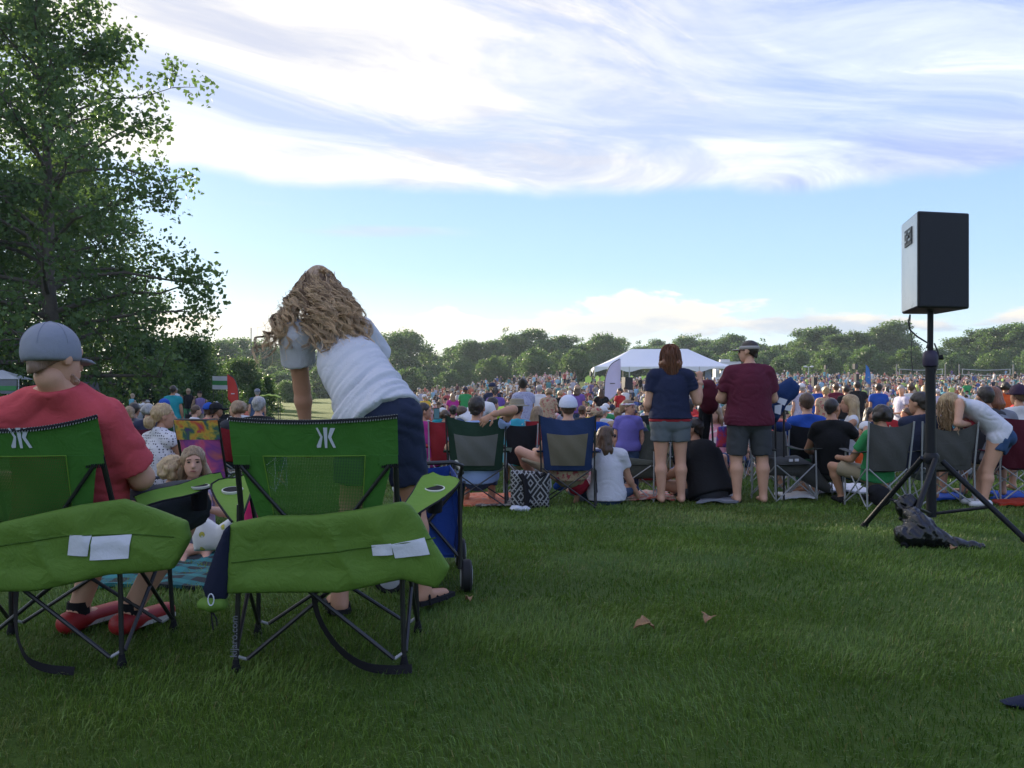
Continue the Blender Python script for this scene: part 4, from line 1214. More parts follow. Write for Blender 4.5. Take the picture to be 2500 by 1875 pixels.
def build_green_chairs():
    def loc2(c, rz, pts, D):
        """photo points -> chair-local x,z at depth D"""
        o = []
        for (x, y) in pts:
            p = px(x, y, D); q = p - V3(c)
            cc, ss = math.cos(-rz), math.sin(-rz)
            o.append((q[0] * cc - q[1] * ss, q[2]))
        return o
    # right chair, empty
    c = (-.725, 3.43, 0.0); rz = R(4)
    D = 3.05
    bagp = loc2(c, rz, [(573, 1272), (661, 1255), (771, 1255), (870, 1243), (984, 1223), (1003, 1232), (1026, 1262), (1049, 1309), (1075, 1350), (1098, 1387), (1086, 1412), (1066, 1438), (1030, 1430), (982, 1415), (900, 1432), (830, 1446), (691, 1444), (560, 1444), (556, 1380)], D)
    labs = [loc2(c, rz, [(909, 1327), (957, 1322), (961, 1350), (912, 1353)], D), loc2(c, rz, [(957, 1324), (1037, 1309), (1050, 1350), (966, 1359)], D)]
    s0 = loc2(c, rz, [(565, 1366), (800, 1345), (920, 1330), (1060, 1312)], D)
    seam = lambda x: float(np.interp(x, [p[0] for p in s0], [p[1] for p in s0]))
    navy = loc2(c, rz, [(575, 1272), (572, 1330), (568, 1400), (562, 1445), (558, 1460), (534, 1465), (514, 1452), (506, 1430), (520, 1385), (540, 1330), (560, 1285)], D)
    e = loc2(c, rz, [(528, 1466), (535, 1447)], D)
    ch = green_chair(c, rz, 'empty lime green camp chair right of the seated man, with carry bag behind', (bagp, -.40), dict(seam=seam, labels=labs), (.014, .0, 0), .0, None,
                     (navy, (e[0][0], -.40, e[0][1]), e[1]), (0, 0, 0))
    text_prisms(ch, M_plain('print_grey', (.16, .17, .20), .6), 'kijaro.com', (-.3020, -.2585, .060), (.02, 0, 1), (-1, .02, 0), .036)
    strap(ch, [(-.02, -.20, .47), (-.03, -.24, .34), (-.02, -.27, .22), (.06, -.30, .10), (.16, -.33, .035), (.26, -.34, .025), (.34, -.34, .03)], .032)
    # left chair, carries the man
    c = (-1.785, 3.45, 0.0); rz = R(4)
    D = 3.07
    bagp = loc2(c, rz, [(-90, 1290), (0, 1275), (100, 1253), (199, 1231), (306, 1217), (380, 1243), (454, 1274), (462, 1314), (456, 1330), (438, 1362), (418, 1392), (350, 1400), (263, 1404), (180, 1424), (92, 1442), (0, 1442), (-90, 1440)], D)
    labs = [loc2(c, rz, [(183, 1302), (236, 1301), (223, 1354), (173, 1352)], D), loc2(c, rz, [(237, 1306), (329, 1301), (320, 1360), (228, 1364)], D)]
    s0 = loc2(c, rz, [(-90, 1338), (0, 1330), (180, 1303), (330, 1301), (462, 1313)], D)
    seam2 = lambda x: float(np.interp(x, [p[0] for p in s0], [p[1] for p in s0]))
    ch = green_chair(c, rz, 'lime green camp chair carrying the man in the red shirt', (bagp, -.40), dict(seam=seam2, labels=labs), (.045, .02, -.02), .02,
                     ((.325, -.15, .615), (.53, .30, .665), .062, .02), None, (0, 0, 0))
    strap(ch, [(-.06, -.26, .42), (-.065, -.28, .25), (-.05, -.30, .13), (.0, -.33, .055), (.08, -.35, .03), (.18, -.36, .025)], .030)


build_green_chairs()


def strands(name, P, r, mat, par, tint, round_=False):
    tint = np.broadcast_to(tint, P.shape[:2])
    """many thin locks; P (n,m,3), r (n,m)"""
    n, m, _ = P.shape
    T = np.gradient(P, axis=1); T /= np.linalg.norm(T, axis=2, keepdims=True) + 1e-9
    ref = np.array([.31, .87, .38]); A = np.cross(T, ref); A /= np.linalg.norm(A, axis=2, keepdims=True) + 1e-9
    B = np.cross(T, A)
    ph = np.random.default_rng(n).uniform(0, 3.14, (n, 1, 1)); W = A * np.cos(ph) + B * np.sin(ph)
    V = np.stack([P - r[..., None] * W * 1.2, P + r[..., None] * W * 1.2], 2)      # flat locks
    if round_: V = np.stack([P + r[..., None] * (math.cos(a) * A + math.sin(a) * B) for a in (0, 2.1, 4.2)], 2)
    k = V.shape[2]; idx = np.arange(n * m * k).reshape(n, m, k)
    Fs = [np.stack([idx[:, :-1, j], idx[:, :-1, (j + 1) % k], idx[:, 1:, (j + 1) % k], idx[:, 1:, j]], -1).reshape(-1, 4) for j in range(k if round_ else 1)]
    me = new_mesh(name, V.reshape(-1, 3), np.concatenate(Fs), True)
    set_tint(me, np.repeat(tint.reshape(-1), k))
    return link(name, me, mat, par)


def M_strand(name, c1, c2, rough=.38):
    c1, c2 = lin(c1), lin(c2)
    def fn(t, b, out):
        at = t.n('ShaderNodeAttribute', attribute_name='tint').outputs['Fac']
        c = t.mix(at, c1, c2); t.put(b.inputs['Base Color'], c); b.inputs['Roughness'].default_value = rough
        b.inputs['Specular IOR Level'].default_value = .5
        tr = t.n('ShaderNodeBsdfTranslucent'); t.put(tr.inputs[0], c); mx = t.n('ShaderNodeMixShader'); mx.inputs[0].default_value = .3
        t.put(mx.inputs[1], b.outputs[0]); t.put(mx.inputs[2], tr.outputs[0]); t.put(out.inputs[0], mx.outputs[0])
    return principled(name, fn)


def lock_paths(roots, mids, ends, m, wave, wl, rng, wave_end=1.0):
    """quadratic-ish curves through root, mid, end with curl"""
    n = len(roots); t = np.linspace(0, 1, m)[None, :, None]
    P = roots[:, None] * (1 - t) ** 2 + 2 * mids[:, None] * t * (1 - t) + ends[:, None] * t * t
    L = np.linalg.norm(ends - mids, axis=1) + np.linalg.norm(mids - roots, axis=1)
    ph = rng.uniform(0, 6.28, (n, 1)); k = 2 * math.pi * L[:, None] / (wl * rng.uniform(.75, 1.35, (n, 1)))
    a = (wave * rng.uniform(.4, 1.3, (n, 1))) * np.clip(t[..., 0] * 2.2, 0, 1) * (1 + (wave_end - 1) * t[..., 0])
    d1 = unit(rng.normal(size=3)); D1 = rng.normal(size=(n, 3)); D1 /= np.linalg.norm(D1, axis=1)[:, None]
    ax = ends - roots; ax /= np.linalg.norm(ax, axis=1)[:, None] + 1e-9
    D1 -= ax * (D1 * ax).sum(1)[:, None]; D1 /= np.linalg.norm(D1, axis=1)[:, None] + 1e-9; D2 = np.cross(ax, D1)
    P += (a * np.sin(k * t[..., 0] + ph))[..., None] * D1[:, None] + (a * .8 * np.cos(k * t[..., 0] + ph))[..., None] * D2[:, None]
    return P


HAIR['wavy'] = M_hair('hair_wavy_brown', (.13, .085, .06), (.40, .28, .19))
REDTEE = M_cloth('red_heather_jersey', (.50, .070, .085), bump=.35)
GREYTEE = M_cloth('grey_heather_jersey', (.58, .595, .64), bump=.4, trans=.05)
PLAID = M_cloth('dark_plaid', (.030, .036, .044), var=.35)
JEANS = M_cloth('dark_denim', (.018, .026, .055), var=.15)
REDSHOE = M_plain('red_shoe', (.30, .018, .020), .5)


def build_man():
    J = base_pose(1.75)
    W = dict(pel=(-1.73, 3.38, .49), hpL=(-1.83, 3.40, .48), hpR=(-1.63, 3.40, .48), chs=(-1.67, 3.26, .80), nck=(-1.638, 3.13, 1.035), hd=(-1.645, 3.09, 1.158),
             shL=(-1.870, 3.17, .930), shR=(-1.505, 3.17, .930), elL=(-2.10, 3.25, .70), elR=(-1.425, 3.31, .705), wrL=(-1.86, 3.55, .66), wrR=(-1.55, 3.56, .665),
             knL=(-1.77, 3.86, .55), knR=(-1.405, 3.84, .545), anL=(-1.885, 3.74, .09), anR=(-1.650, 3.72, .09), toL=(-1.82, 3.90, .045), toR=(-1.585, 3.88, .045))
    for k, v in W.items(): J[k] = V3(v)
    for q in 'LR': J['hn' + q] = J['wr' + q] + unit(J['wr' + q] - J['el' + q]) * .1
    J['s'] = 1.06; J['hf'] = unit(V3(.40, .90, -.12)); J['hu'] = unit(V3(.0, .12, 1)); J['hf'] = unit(J['hf'] - J['hu'] * (J['hf'] @ J['hu'])); J['hr'] = np.cross(J['hf'], J['hu'])
    J['fw'] = unit(V3(0, .9, .35))
    cap = M_cloth('grey_cap_twill', (.23, .25, .30), bump=.2)
    o = person('man in grey cap and red t-shirt seated in green chair', J, skin=0, g=1.06, tg=1.10, lg=1.10, hk=.93, h=.010, shirt=REDTEE, sleeve=.80, sleeve_loose=.016, loose=.014, hem=.05, bottom=PLAID, leg=.95, bloose=.03, hair=('fade', 'fade'),
               cap=(cap, dict(brim=.030, tilt=.10, rim=-.020, droop=.12, fit=.90)), shoes=REDSHOE, shirt_fold=folds(.007, 5, (.4, .2, 1), 3), hhair=.007)
    s = J['s'] * .93; c, f, u, r = J['hd'], J['hf'], J['hu'], J['hr']; A = np.stack([r, f, u]); at = lambda x, y, z: c + (r * x + f * y + u * z) * s
    solid_obj('beard', M_hair('beard_stubble', (.22, .11, .065), (.34, .19, .12)), o, [Ell(at(0, .055, -.085), V3(.047, .040, .030) * s, A), Cone(at(.052, .03, -.06), at(.040, .06, -.09), .008, .012), Cone(at(-.052, .03, -.06), at(-.040, .06, -.09), .008, .012)], .006, k=.02,
              disp=lambda X, Y, Z: (vnoise(X * 120, Y * 120, Z * 120, 3) - .5) * .008)
    cp = [k for k in o.children if k.name.startswith('cap')][0]; u2, f2 = unit(u - f * .1), unit(f + u * .1); R3 = V3(.098, .116, .106) * s * .90 * 1.004; cc = c + (f2 * -.012 + u2 * .030) * s
    for a in (0, math.pi / 3, 2 * math.pi / 3):
        tube_obj('crown_seam', cap, cp, [cc + r * R3[0] * math.cos(a) * math.sin(b) + f2 * R3[1] * math.sin(a) * math.sin(b) + u2 * R3[2] * math.cos(b) for b in np.linspace(-1.45, 1.45, 19)], .0016, 5)
    solid_obj('cap_button', cap, cp, [Ell(cc + u2 * R3[2], (.008, .008, .004))], .002, k=.001)
    for q in 'LR':
        e = J['an' + q]; d = unit((J['to' + q] - e) * V3(1, 1, 0)); sd = V3(d[1], -d[0], 0)
        b = e - d * .05 + V3(0, 0, -.082)
        MB().grid(lambda U, Vv: (b[0] + d[0] * U * .27 + sd[0] * (Vv - .5) * .088, b[1] + d[1] * U * .27 + sd[1] * (Vv - .5) * .088, b[2] + .010 + 0 * U), 8, 4, .018).build('shoe_sole', M_plain('sole_pale', (.5, .48, .45), .6), o)
        tube_obj('sock', BLACKCLOTH, o, [e + V3(0, 0, -.03), e + V3(0, 0, .035)], [.050, .046], 12)


build_man()


def build_woman():
    rng = np.random.default_rng(5)
    J = base_pose(1.70)
    W = dict(pel=(-.625, 4.06, .94), hpL=(-.725, 4.07, .90), hpR=(-.535, 4.05, .915), chs=(-.80, 4.24, 1.185), nck=(-.945, 4.40, 1.385), hd=(-1.010, 4.50, 1.575),
             shL=(-1.090, 4.33, 1.315), shR=(-.775, 4.38, 1.340), elL=(-1.085, 4.44, 1.06), elR=(-.64, 4.60, 1.10), wrL=(-1.075, 4.50, .82), wrR=(-.72, 4.80, .98),
             knL=(-.77, 4.12, .50), knR=(-.47, 4.14, .50), anL=(-.795, 3.96, .09), anR=(-.425, 4.12, .09), toL=(-.86, 4.12, .045), toR=(-.34, 4.25, .045))
    for k, v in W.items(): J[k] = V3(v)
    for q in 'LR': J['hn' + q] = J['wr' + q] + unit(J['wr' + q] - J['el' + q]) * .1
    J['s'] = .98; J['hf'] = unit(V3(-.25, .85, -.40)); J['hu'] = unit(V3(-.12, .30, 1)); J['hu'] = unit(J['hu'] - J['hf'] * (J['hu'] @ J['hf'])); J['hr'] = np.cross(J['hf'], J['hu'])
    sp = unit(J['nck'] - J['pel']); J['fw'] = unit(np.cross(sp, unit(J['shR'] - J['shL'])))
    o = person('woman in grey t-shirt with long wavy hair, bending over beyond the empty green chair', J, skin=1, fem=True, g=1.06, tg=.94, lg=1.10, h=.009, shirt=GREYTEE, sleeve=.52, sleeve_loose=.028, loose=.012, hem=.045,
               bottom=JEANS, leg=.74, bloose=.012, waist=.08, hair=('fade', 'wavy'), shirt_fold=None, hhair=.008)
    # wrinkled jersey: rebuild the shirt with drag folds gathered to the right hip
    sh = [c for c in o.children if c.name.startswith('shirt')][0]
    me = sh.data; n = len(me.vertices); co = np.empty(n * 3, np.float32); me.vertices.foreach_get('co', co); co = co.reshape(-1, 3).astype(float)
    no = np.empty(n * 3, np.float32); me.vertices.foreach_get('normal', no); no = no.reshape(-1, 3)
    rel = co - J['pel']; t = rel @ sp; xr = rel @ unit(J['shR'] - J['shL'])
    fold = np.zeros(n)
    for (amp, fr, sl, ph) in ((.013, 8.5, .9, 0), (.009, 14, .55, 1.3), (.006, 23, 1.2, 2.2)):
        w = fbm(co[:, 0] * 4, co[:, 1] * 4, co[:, 2] * 4, 7, 2)
        fold += amp * (np.abs(np.sin((t - sl * .35 * xr) * fr * math.pi + w * 4 + ph)) ** .7 - .6)
    env = np.exp(-((t - .06) / .20) ** 2) * .95 + .14
    co += no * (fold * env)[:, None]
    me.vertices.foreach_set('co', co.astype(np.float32).ravel()); me.update()
    # long wavy hair blown to the left
    c, f, u, r = J['hd'], J['hf'], J['hu'], J['hr']; s = J['s']
    ng, per, m = 128, 13, 22; n1 = ng * per
    th = rng.uniform(-1.75, 1.75, ng); ph = rng.uniform(-.35, .70, ng)
    dirs = (np.sin(th) * np.cos(ph))[:, None] * r - (np.cos(th) * np.cos(ph))[:, None] * f + np.sin(ph)[:, None] * u
    roots = c + dirs * V3(.080, .096, .088) * s + u * .028 * s
    q = np.clip(th / 1.75 + rng.normal(0, .12, ng), -1, 1)
    k1 = np.clip(rng.beta(3.2, 1.2, ng), .25, 1)                       # how far down the lock reaches
    ex = 800 + 112 * q * (.62 + .38 * k1) + rng.normal(0, 8, ng); ey = 738 + 116 * k1 + rng.normal(0, 10, ng)
    left = (q < -.50) & (rng.random(ng) < .75)
    w = rng.random(ng)
    ex = np.where(left, 725 - 108 * w, ex); ey = np.where(left, 775 + 108 * w ** 1.1 + rng.normal(0, 12, ng), ey)
    De = 4.18 - .05 * k1 + .12 * np.abs(q) + rng.normal(0, .015, ng)
    ends = np.stack([(ex - 1250) / F * De, De, CZ + (HZ - ey) / F * De], 1)
    mx, my, Dm = 777 + 70 * q, 716 + 14 * np.abs(q), 4.35 + .08 * np.abs(q)
    mids = np.stack([(mx - 1250) / F * Dm, Dm, CZ + (HZ - my) / F * Dm], 1) + dirs * .022
    tt = np.linspace(0, 1, m)[None, :]
    G = lock_paths(roots, mids, ends, m, .017, .105, rng, 1.9)
    off = rng.normal(0, .0068, (ng, per, 1, 3)) * (1.0 - .62 * np.linspace(0, 1, m) ** 1.5)[None, None, :, None]
    sway = .004 * np.sin(np.linspace(0, 1, m) * 9 + rng.uniform(0, 6.28, (ng, per, 1)))[..., None] * rng.normal(0, 1, (ng, per, 1, 3))
    P = (G[:, None] + off + sway).reshape(n1, m, 3)
    rr = rng.uniform(.0016, .0034, (n1, 1)) * (1 - .72 * tt ** 2.5)
    tint = np.clip(np.repeat(rng.normal(.30, .20, ng), per)[:, None] + rng.normal(0, .10, (n1, 1)) + .38 * tt ** 1.6, 0, 1)
    dirs, roots, mids, ends = [np.repeat(z, per, 0) for z in (dirs, roots, mids, ends)]
    WAVY = M_strand('wavy_hair', (.19, .115, .068), (.95, .70, .43))
    par = [ch for ch in o.children if ch.name.startswith('hair')][0]
    strands('hair_locks', P, rr, WAVY, par, tint, True)
    # finer stray hairs
    n2 = 260; k = rng.integers(0, n1, n2)
    tt = np.linspace(0, 1, 22)[None, :]
    P2 = lock_paths(roots[k] + rng.normal(0, .006, (n2, 3)), mids[k] + rng.normal(0, .030, (n2, 3)), ends[k] + rng.normal(0, .035, (n2, 3)), 22, .016, .075, rng, 1.6)
    strands('stray_hairs', P2, np.full((n2, 22), .0011) * (1 - .5 * tt), WAVY, par, np.clip(.45 + .5 * tt + rng.normal(0, .1, (n2, 1)), 0, 1))
    # half-up sections drawn back to a twist
    n3 = 520; a = rng.uniform(-1.7, 1.7, n3); fz = rng.uniform(-.2, 1, n3)
    ro = c + (np.sin(a)[:, None] * r * .090 + (np.cos(a * .8) * .095 * (.35 + .65 * np.abs(fz)))[:, None] * u + f * (.060 * np.cos(a) * fz)[:, None]) * s + u * .034 * s
    kn = c - f * .108 * s + u * .040 * s + r * .018
    P3 = lock_paths(ro, c + ((ro + kn) / 2 - c) * 1.42, np.repeat(kn[None], n3, 0) + rng.normal(0, .008, (n3, 3)), 14, .004, .09, rng)
    t3 = np.linspace(0, 1, 14)[None, :]
    strands('drawn_back_hair', P3, np.full((n3, 14), .0030), WAVY, par, np.clip(rng.normal(.38, .14, (n3, 1)) + .2 * t3, 0, 1))
    # sandals
    for q in 'LR':
        e = J['an' + q]; d = unit((J['to' + q] - e) * V3(1, 1, 0)); sd = V3(d[1], -d[0], 0); b = e - d * .065 + V3(0, 0, -.088)
        sa = MB().grid(lambda U, Vv: (b[0] + d[0] * U * .27 + sd[0] * (Vv - .5) * (.075 + .025 * np.sin(np.pi * U)), b[1] + d[1] * U * .27 + sd[1] * (Vv - .5) * (.075 + .025 * np.sin(np.pi * U)), b[2] + .022 + 0 * U), 10, 5, .022).build('sandal_sole', BLACKCLOTH, o)
        for (a0, hh) in ((.06, .085), (.13, .055), (.19, .045)):
            m = b + d * a0
            tube_obj('sandal_strap', BLACKCLOTH, o, [m - sd * .05 + V3(0, 0, .02), m - sd * .042 + V3(0, 0, hh * .75), m + V3(0, 0, hh + .012), m + sd * .042 + V3(0, 0, hh * .75), m + sd * .05 + V3(0, 0, .02)], .007, 6)


build_woman()


def build_speaker():
    Z0, Z1 = 1.652, 2.352
    C = [V3(2.925, 6.20, 0), V3(3.345, 6.285, 0), V3(3.315, 6.72, 0), V3(3.035, 6.70, 0)]       # front left, front right, back right, back left
    g0 = float(gz(3.15, 6.4))
    sp = empty('loudspeaker', (3.15, 6.45, Z0), label='black loudspeaker box on a pole, sky reflection painted pale on left side', cat='loudspeaker')
    o = V3(3.15, 6.45, Z0); L = [c - V3(3.15, 6.45, 0) for c in C]
    grille = M_plain('speaker_grille', (.016, .018, .024), .65, .2, 220, .5, 300)
    def sky_sheen(t, b, out):
        co = t.n('ShaderNodeTexCoord').outputs['Object']
        n = t.noise(co, 7.0, 6, .7); sc = t.noise(co, 60, 4, .7)
        k = t.ss(t.m('ADD', t.m('MULTIPLY', n, .7), t.m('MULTIPLY', sc, .4)), .28, .50)
        t.put(b.inputs['Base Color'], t.mix(k, (.08, .082, .09, 1), (.66, .68, .70, 1))); b.inputs['Roughness'].default_value = .28; b.inputs['Specular IOR Level'].default_value = .9  # bright sky reflected on this side is put into the base colour, in patches
    sky_sheen = principled('sky_sheen_side', sky_sheen)
    case = M_plain('speaker_case', (.010, .010, .012), .45, .2, 40, .2, 200)
    def slab(name, a, b, t0, z0, z1, mat, inset=.0, par=sp):
        a, b = V3(a), V3(b); d = unit(b - a); n = V3(d[1], -d[0], 0)
        a, b = a + d * inset, b - d * inset
        m = MB(); P = [a, b, b + n * t0, a + n * t0]
        V = [(p[0], p[1], z0) for p in P] + [(p[0], p[1], z1) for p in P]
        m.add(V, [(3, 2, 1, 0), (4, 5, 6, 7), (0, 1, 5, 4), (1, 2, 6, 5), (2, 3, 7, 6), (3, 0, 4, 7)]); return m.build(name, mat, par)
    H = Z1 - Z0
    # cabinet: four-sided box with softened edges
    me = MB(); V = [(p[0], p[1], 0) for p in L] + [(p[0], p[1], H) for p in L]
    me.add(V, [(3, 2, 1, 0), (4, 5, 6, 7), (0, 1, 5, 4), (1, 2, 6, 5), (2, 3, 7, 6), (3, 0, 4, 7)])
    cab = me.build('cabinet', case, sp)
    bv = cab.modifiers.new('edge', 'BEVEL'); bv.width = .014; bv.segments = 3
    slab('front_grille', L[0], L[1], .006, .014, H - .014, grille, .014)
    side = slab('side_panel', L[3], L[0], .004, .014, H - .014, sky_sheen, .014)
    # jack plate on the side
    d = unit(L[0] - L[3]); n = V3(d[1], -d[0], 0)
    def on(u, z): p = L[3] + (L[0] - L[3]) * u + n * .005; return V3(p[0], p[1], z)
    m = MB()
    a, b = on(.30, H - .20), on(.72, H - .10)
    slab('connector_plate', on(.28, 0) * V3(1, 1, 0), on(.72, 0) * V3(1, 1, 0), .006, H - .21, H - .085, case, 0, sp)
    for (u, z) in ((.38, .115), (.62, .115), (.38, .175), (.62, .175), (.5, .145)):
        p = on(u, H - z) + n * .006
        MB().box(p, (.05, .012, .016), math.atan2(d[1], d[0])).build('connector', STEEL if u != .5 else BLACKTUBE, sp)
    # stand
    st = empty('speaker_stand', (3.15, 6.45, g0), label='black tripod speaker stand with bin bag tied at its foot', cat='speaker stand')
    q = lambda x, y, D: px(x, y, D) - V3(3.15, 6.45, g0)
    z = lambda y: CZ + (HZ - y) / F * 6.45 - g0
    MAT = M_plain('stand_black', (.010, .011, .015), .5, .15, 30, spec=.25)
    tube_obj('upper_pole', MAT, st, [(-.015, 0, z(890)), (-.012, 0, Z0 - g0 + .0)], .0215, 16)
    tube_obj('lower_tube', MAT, st, [(-.005, 0, z(1262)), (-.013, 0, z(880))], .036, 18)
    MB().lathe([(.034, z(897)), (.050, z(893)), (.056, z(880)), (.056, z(872)), (.050, z(862)), (.036, z(856))], 18, (-.013, 0, 0)).build('clamp_collar', M_plain('collar_purple', (.030, .022, .055), .45), st, True)
    tube_obj('clamp_knob', MAT, st, [(.03, 0, z(874)), (.075, -.01, z(872))], [.014, .02], 10)
    MB().lathe([(.042, z(1132)), (.055, z(1126)), (.055, z(1112)), (.042, z(1106))], 16, (-.006, 0, 0)).build('leg_hub', MAT, st, True)
    zc = CZ - .0
    def leg(xa, ya, Da, xb, yb, Db):
        a, b = q(xa, ya, Da), q(xb, yb, Db)
        b[2] = float(gz(b[0] + 3.15, b[1] + 6.45)) - g0 + .02
        l = MB(); d = unit(b - a); tube_obj('leg', MAT, st, [a, b], .0205, 12)
        tube_obj('rubber_foot', BLACKCLOTH, st, [b - d * .04, b + d * .01], .026, 10); return a, b
    leg(2252, 1118, 6.50, 2107, 1280, 7.02)
    leg(2284, 1122, 6.36, 2208, 1333, 5.95)
    a, b = leg(2300, 1126, 6.44, 2508, 1322, 6.12)
    hub = V3(-.006, 0, z(1255))
    m = a * .30 + b * .70
    for (aa, bb) in ((q(2252, 1118, 6.5), q(2107, 1280, 7.02)), (a, b), (q(2284, 1122, 6.36), q(2208, 1333, 5.95))):
        tube_obj('spreader', MAT, st, [hub, aa * .42 + bb * .58], .012, 8)
    # lead
    cb = lambda pts: [V3(*px(x, y, 6.42)) for (x, y) in pts]
    tube_obj('speaker_lead', BLACKTUBE, None, cb([(2222, 768), (2218, 785), (2222, 806), (2240, 822), (2256, 832), (2266, 838), (2262, 850)]), .0065, 8, label='thick black cable looping from loudspeaker to its pole', cat='cable')
    tube_obj('thin_lead', BLACKTUBE, None, cb([(2223, 768), (2221, 800), (2227, 830), (2224, 860), (2228, 905)]), .003, 6, label='thin black wire hanging below the loudspeaker', cat='cable')
    tube_obj('pole_lead', BLACKTUBE, None, cb([(2281, 838), (2291, 862), (2288, 892), (2282, 915), (2283, 1000), (2283, 1090)]), .006, 8, label='black cable running down the back of the stand pole', cat='cable')
    # bin bag tied round the foot
    BIN = M_plain('bin_liner', (.006, .006, .008), .27, .3, 30, .9, 17, spec=.5)
    wp = lambda x, y, D: V3(*px(x, y, D))
    cre = lambda X, Y, Z: -.013 * (np.abs(np.sin((X * 1.3 + Z * .6) * 34 + 7 * fbm(X * 6, Y * 6, Z * 6, 3, 3))) ** .6 - .6) + .020 * (fbm(X * 11, Y * 11, Z * 11, 9, 2) - .5) - .010 * (np.abs(fbm(X * 16, Y * 16, Z * 16, 5, 2) - .5) * 4 - .4)
    solid_obj('bin_bag', BIN, None, [Ell(wp(2214, 1240, 6.22), (.085, .07, .10)), Cone(wp(2228, 1262, 6.1), wp(2246, 1290, 6.02), .07, .10), Ell(wp(2222, 1312, 5.98), (.09, .08, .065)), Cone(wp(2250, 1302, 5.98), wp(2330, 1330, 5.95), .075, .050), Cone(wp(2330, 1330, 5.95), wp(2392, 1336, 5.93), .045, .035),
                                     Ell(wp(2205, 1300, 6.02), (.06, .08, .05))], .0085, k=.03, disp=cre, label='crumpled black bin bag tied round the foot of the speaker stand', cat='bin bag')


build_speaker()
# ------------------------------------------------------------------ camp chairs of the next row
def C_(name, col, **k): return M_cloth(name, col, **k)
CL = dict(dgreen=C_('dark_green_canvas', (.018, .042, .026)), tan=C_('tan_net', (.16, .14, .10)), greynet=C_('grey_net', (.135, .135, .125)), blue=C_('navy_blue_canvas', (.022, .042, .115)), red=C_('red_canvas', (.26, .018, .025)),
          black=C_('black_canvas', (.012, .013, .016)), grey=C_('grey_canvas', (.075, .075, .072)), olive=C_('grey_green_canvas', (.058, .064, .052)), maroon=C_('maroon_canvas', (.085, .010, .022)), royal=C_('royal_canvas', (.02, .07, .30)),
          green=C_('bottle_green_canvas', (.020, .080, .040)), khaki=C_('khaki_canvas', (.17, .15, .11)))


def camp_chair(label, loc, rz, fab, panel=None, frame=None, H=.90, W=.27, sag=.05, bulge=.05, group='camp chairs in the next row', arm=True, lean=.11, seat_z=.42, legs=True, name='camp_chair'):
    fr = frame or BLACKTUBE
    c = empty(name, loc, rz, label=label, cat='camp chair', group=group)
    y = lambda z: -.20 - lean * (z - seat_z) / (H - seat_z)
    def back(x0, x1, z0, z1, off):
        def fn(u, v):
            z = z0 + (z1 - z0) * v; w = (x0 + (x1 - x0) * v); x = (u * 2 - 1) * w
            u = (x / (W - .035 + .04 * (z - seat_z + .02) / (H - seat_z + .02)) + 1) / 2
            zz = z - sag * (1 - (u * 2 - 1) ** 2) * np.clip((z - seat_z) / (H - seat_z) * 1.2 - .2, 0, 1)
            yy = y(z) - bulge * (1 - np.abs(u * 2 - 1) ** 2.2) * np.sin(np.pi * np.clip((z - seat_z + .12) / (H - seat_z + .12), 0, 1)) - off + .006 * np.sin(x * 31 + z * 23)
            return x, yy, zz
        return MB().grid(fn, 15, 12, .004)
    b = back(W - .035, W + .005, seat_z - .02, H, 0).build('backrest', fab, c, True)
    if panel is not None: back(W * .62, W * .76, seat_z + .03, H - .17, .009).build('net_panel', panel, b, True)
    MB().grid(lambda u, v: ((u - .5) * 2 * (W - .03), -.20 + v * .44, seat_z - .05 * np.sin(np.pi * u) * np.sin(np.pi * v) + .03 * v - .02), 9, 9, .004).build('seat', fab, c, True)
    for s in (-1, 1):
        tube_obj('rear_leg', fr, c, [(s * W, -.24, 0), (s * (W - .005), -.22, seat_z), (s * (W + .01), y(H) - .005, H + .008)], .0095, 6)
        tube_obj('front_leg', fr, c, [(s * (W + .02), .24, 0), (s * (W + .02), .22, .58)], .0095, 6)
        tube_obj('cross_brace', fr, c, [(s * W, -.25 - .012 * s, .03), (-s * (W - .02), -.22 - .012 * s, seat_z)], .0075, 6)
        tube_obj('cross_brace', fr, c, [(s * (W + .02), .25 + .012 * s, .03), (-s * (W - .01), .23 + .012 * s, seat_z)], .0075, 6)
        tube_obj('side_brace', fr, c, [(s * (W + .015), -.24, .04), (s * (W + .01), .22, seat_z)], .0075, 6)
        tube_obj('side_brace', fr, c, [(s * (W + .03), .24, .04), (s * (W - .0), -.21, seat_z)], .0075, 6)
        if arm: MB().grid(lambda u, v: (s * (W + .005 + .03 * u) + (v - .5) * .075, -.25 + u * .52, .60 - .03 * np.sin(np.pi * u)), 9, 4, .006).build('arm_rest', fab, c, True)
    return c


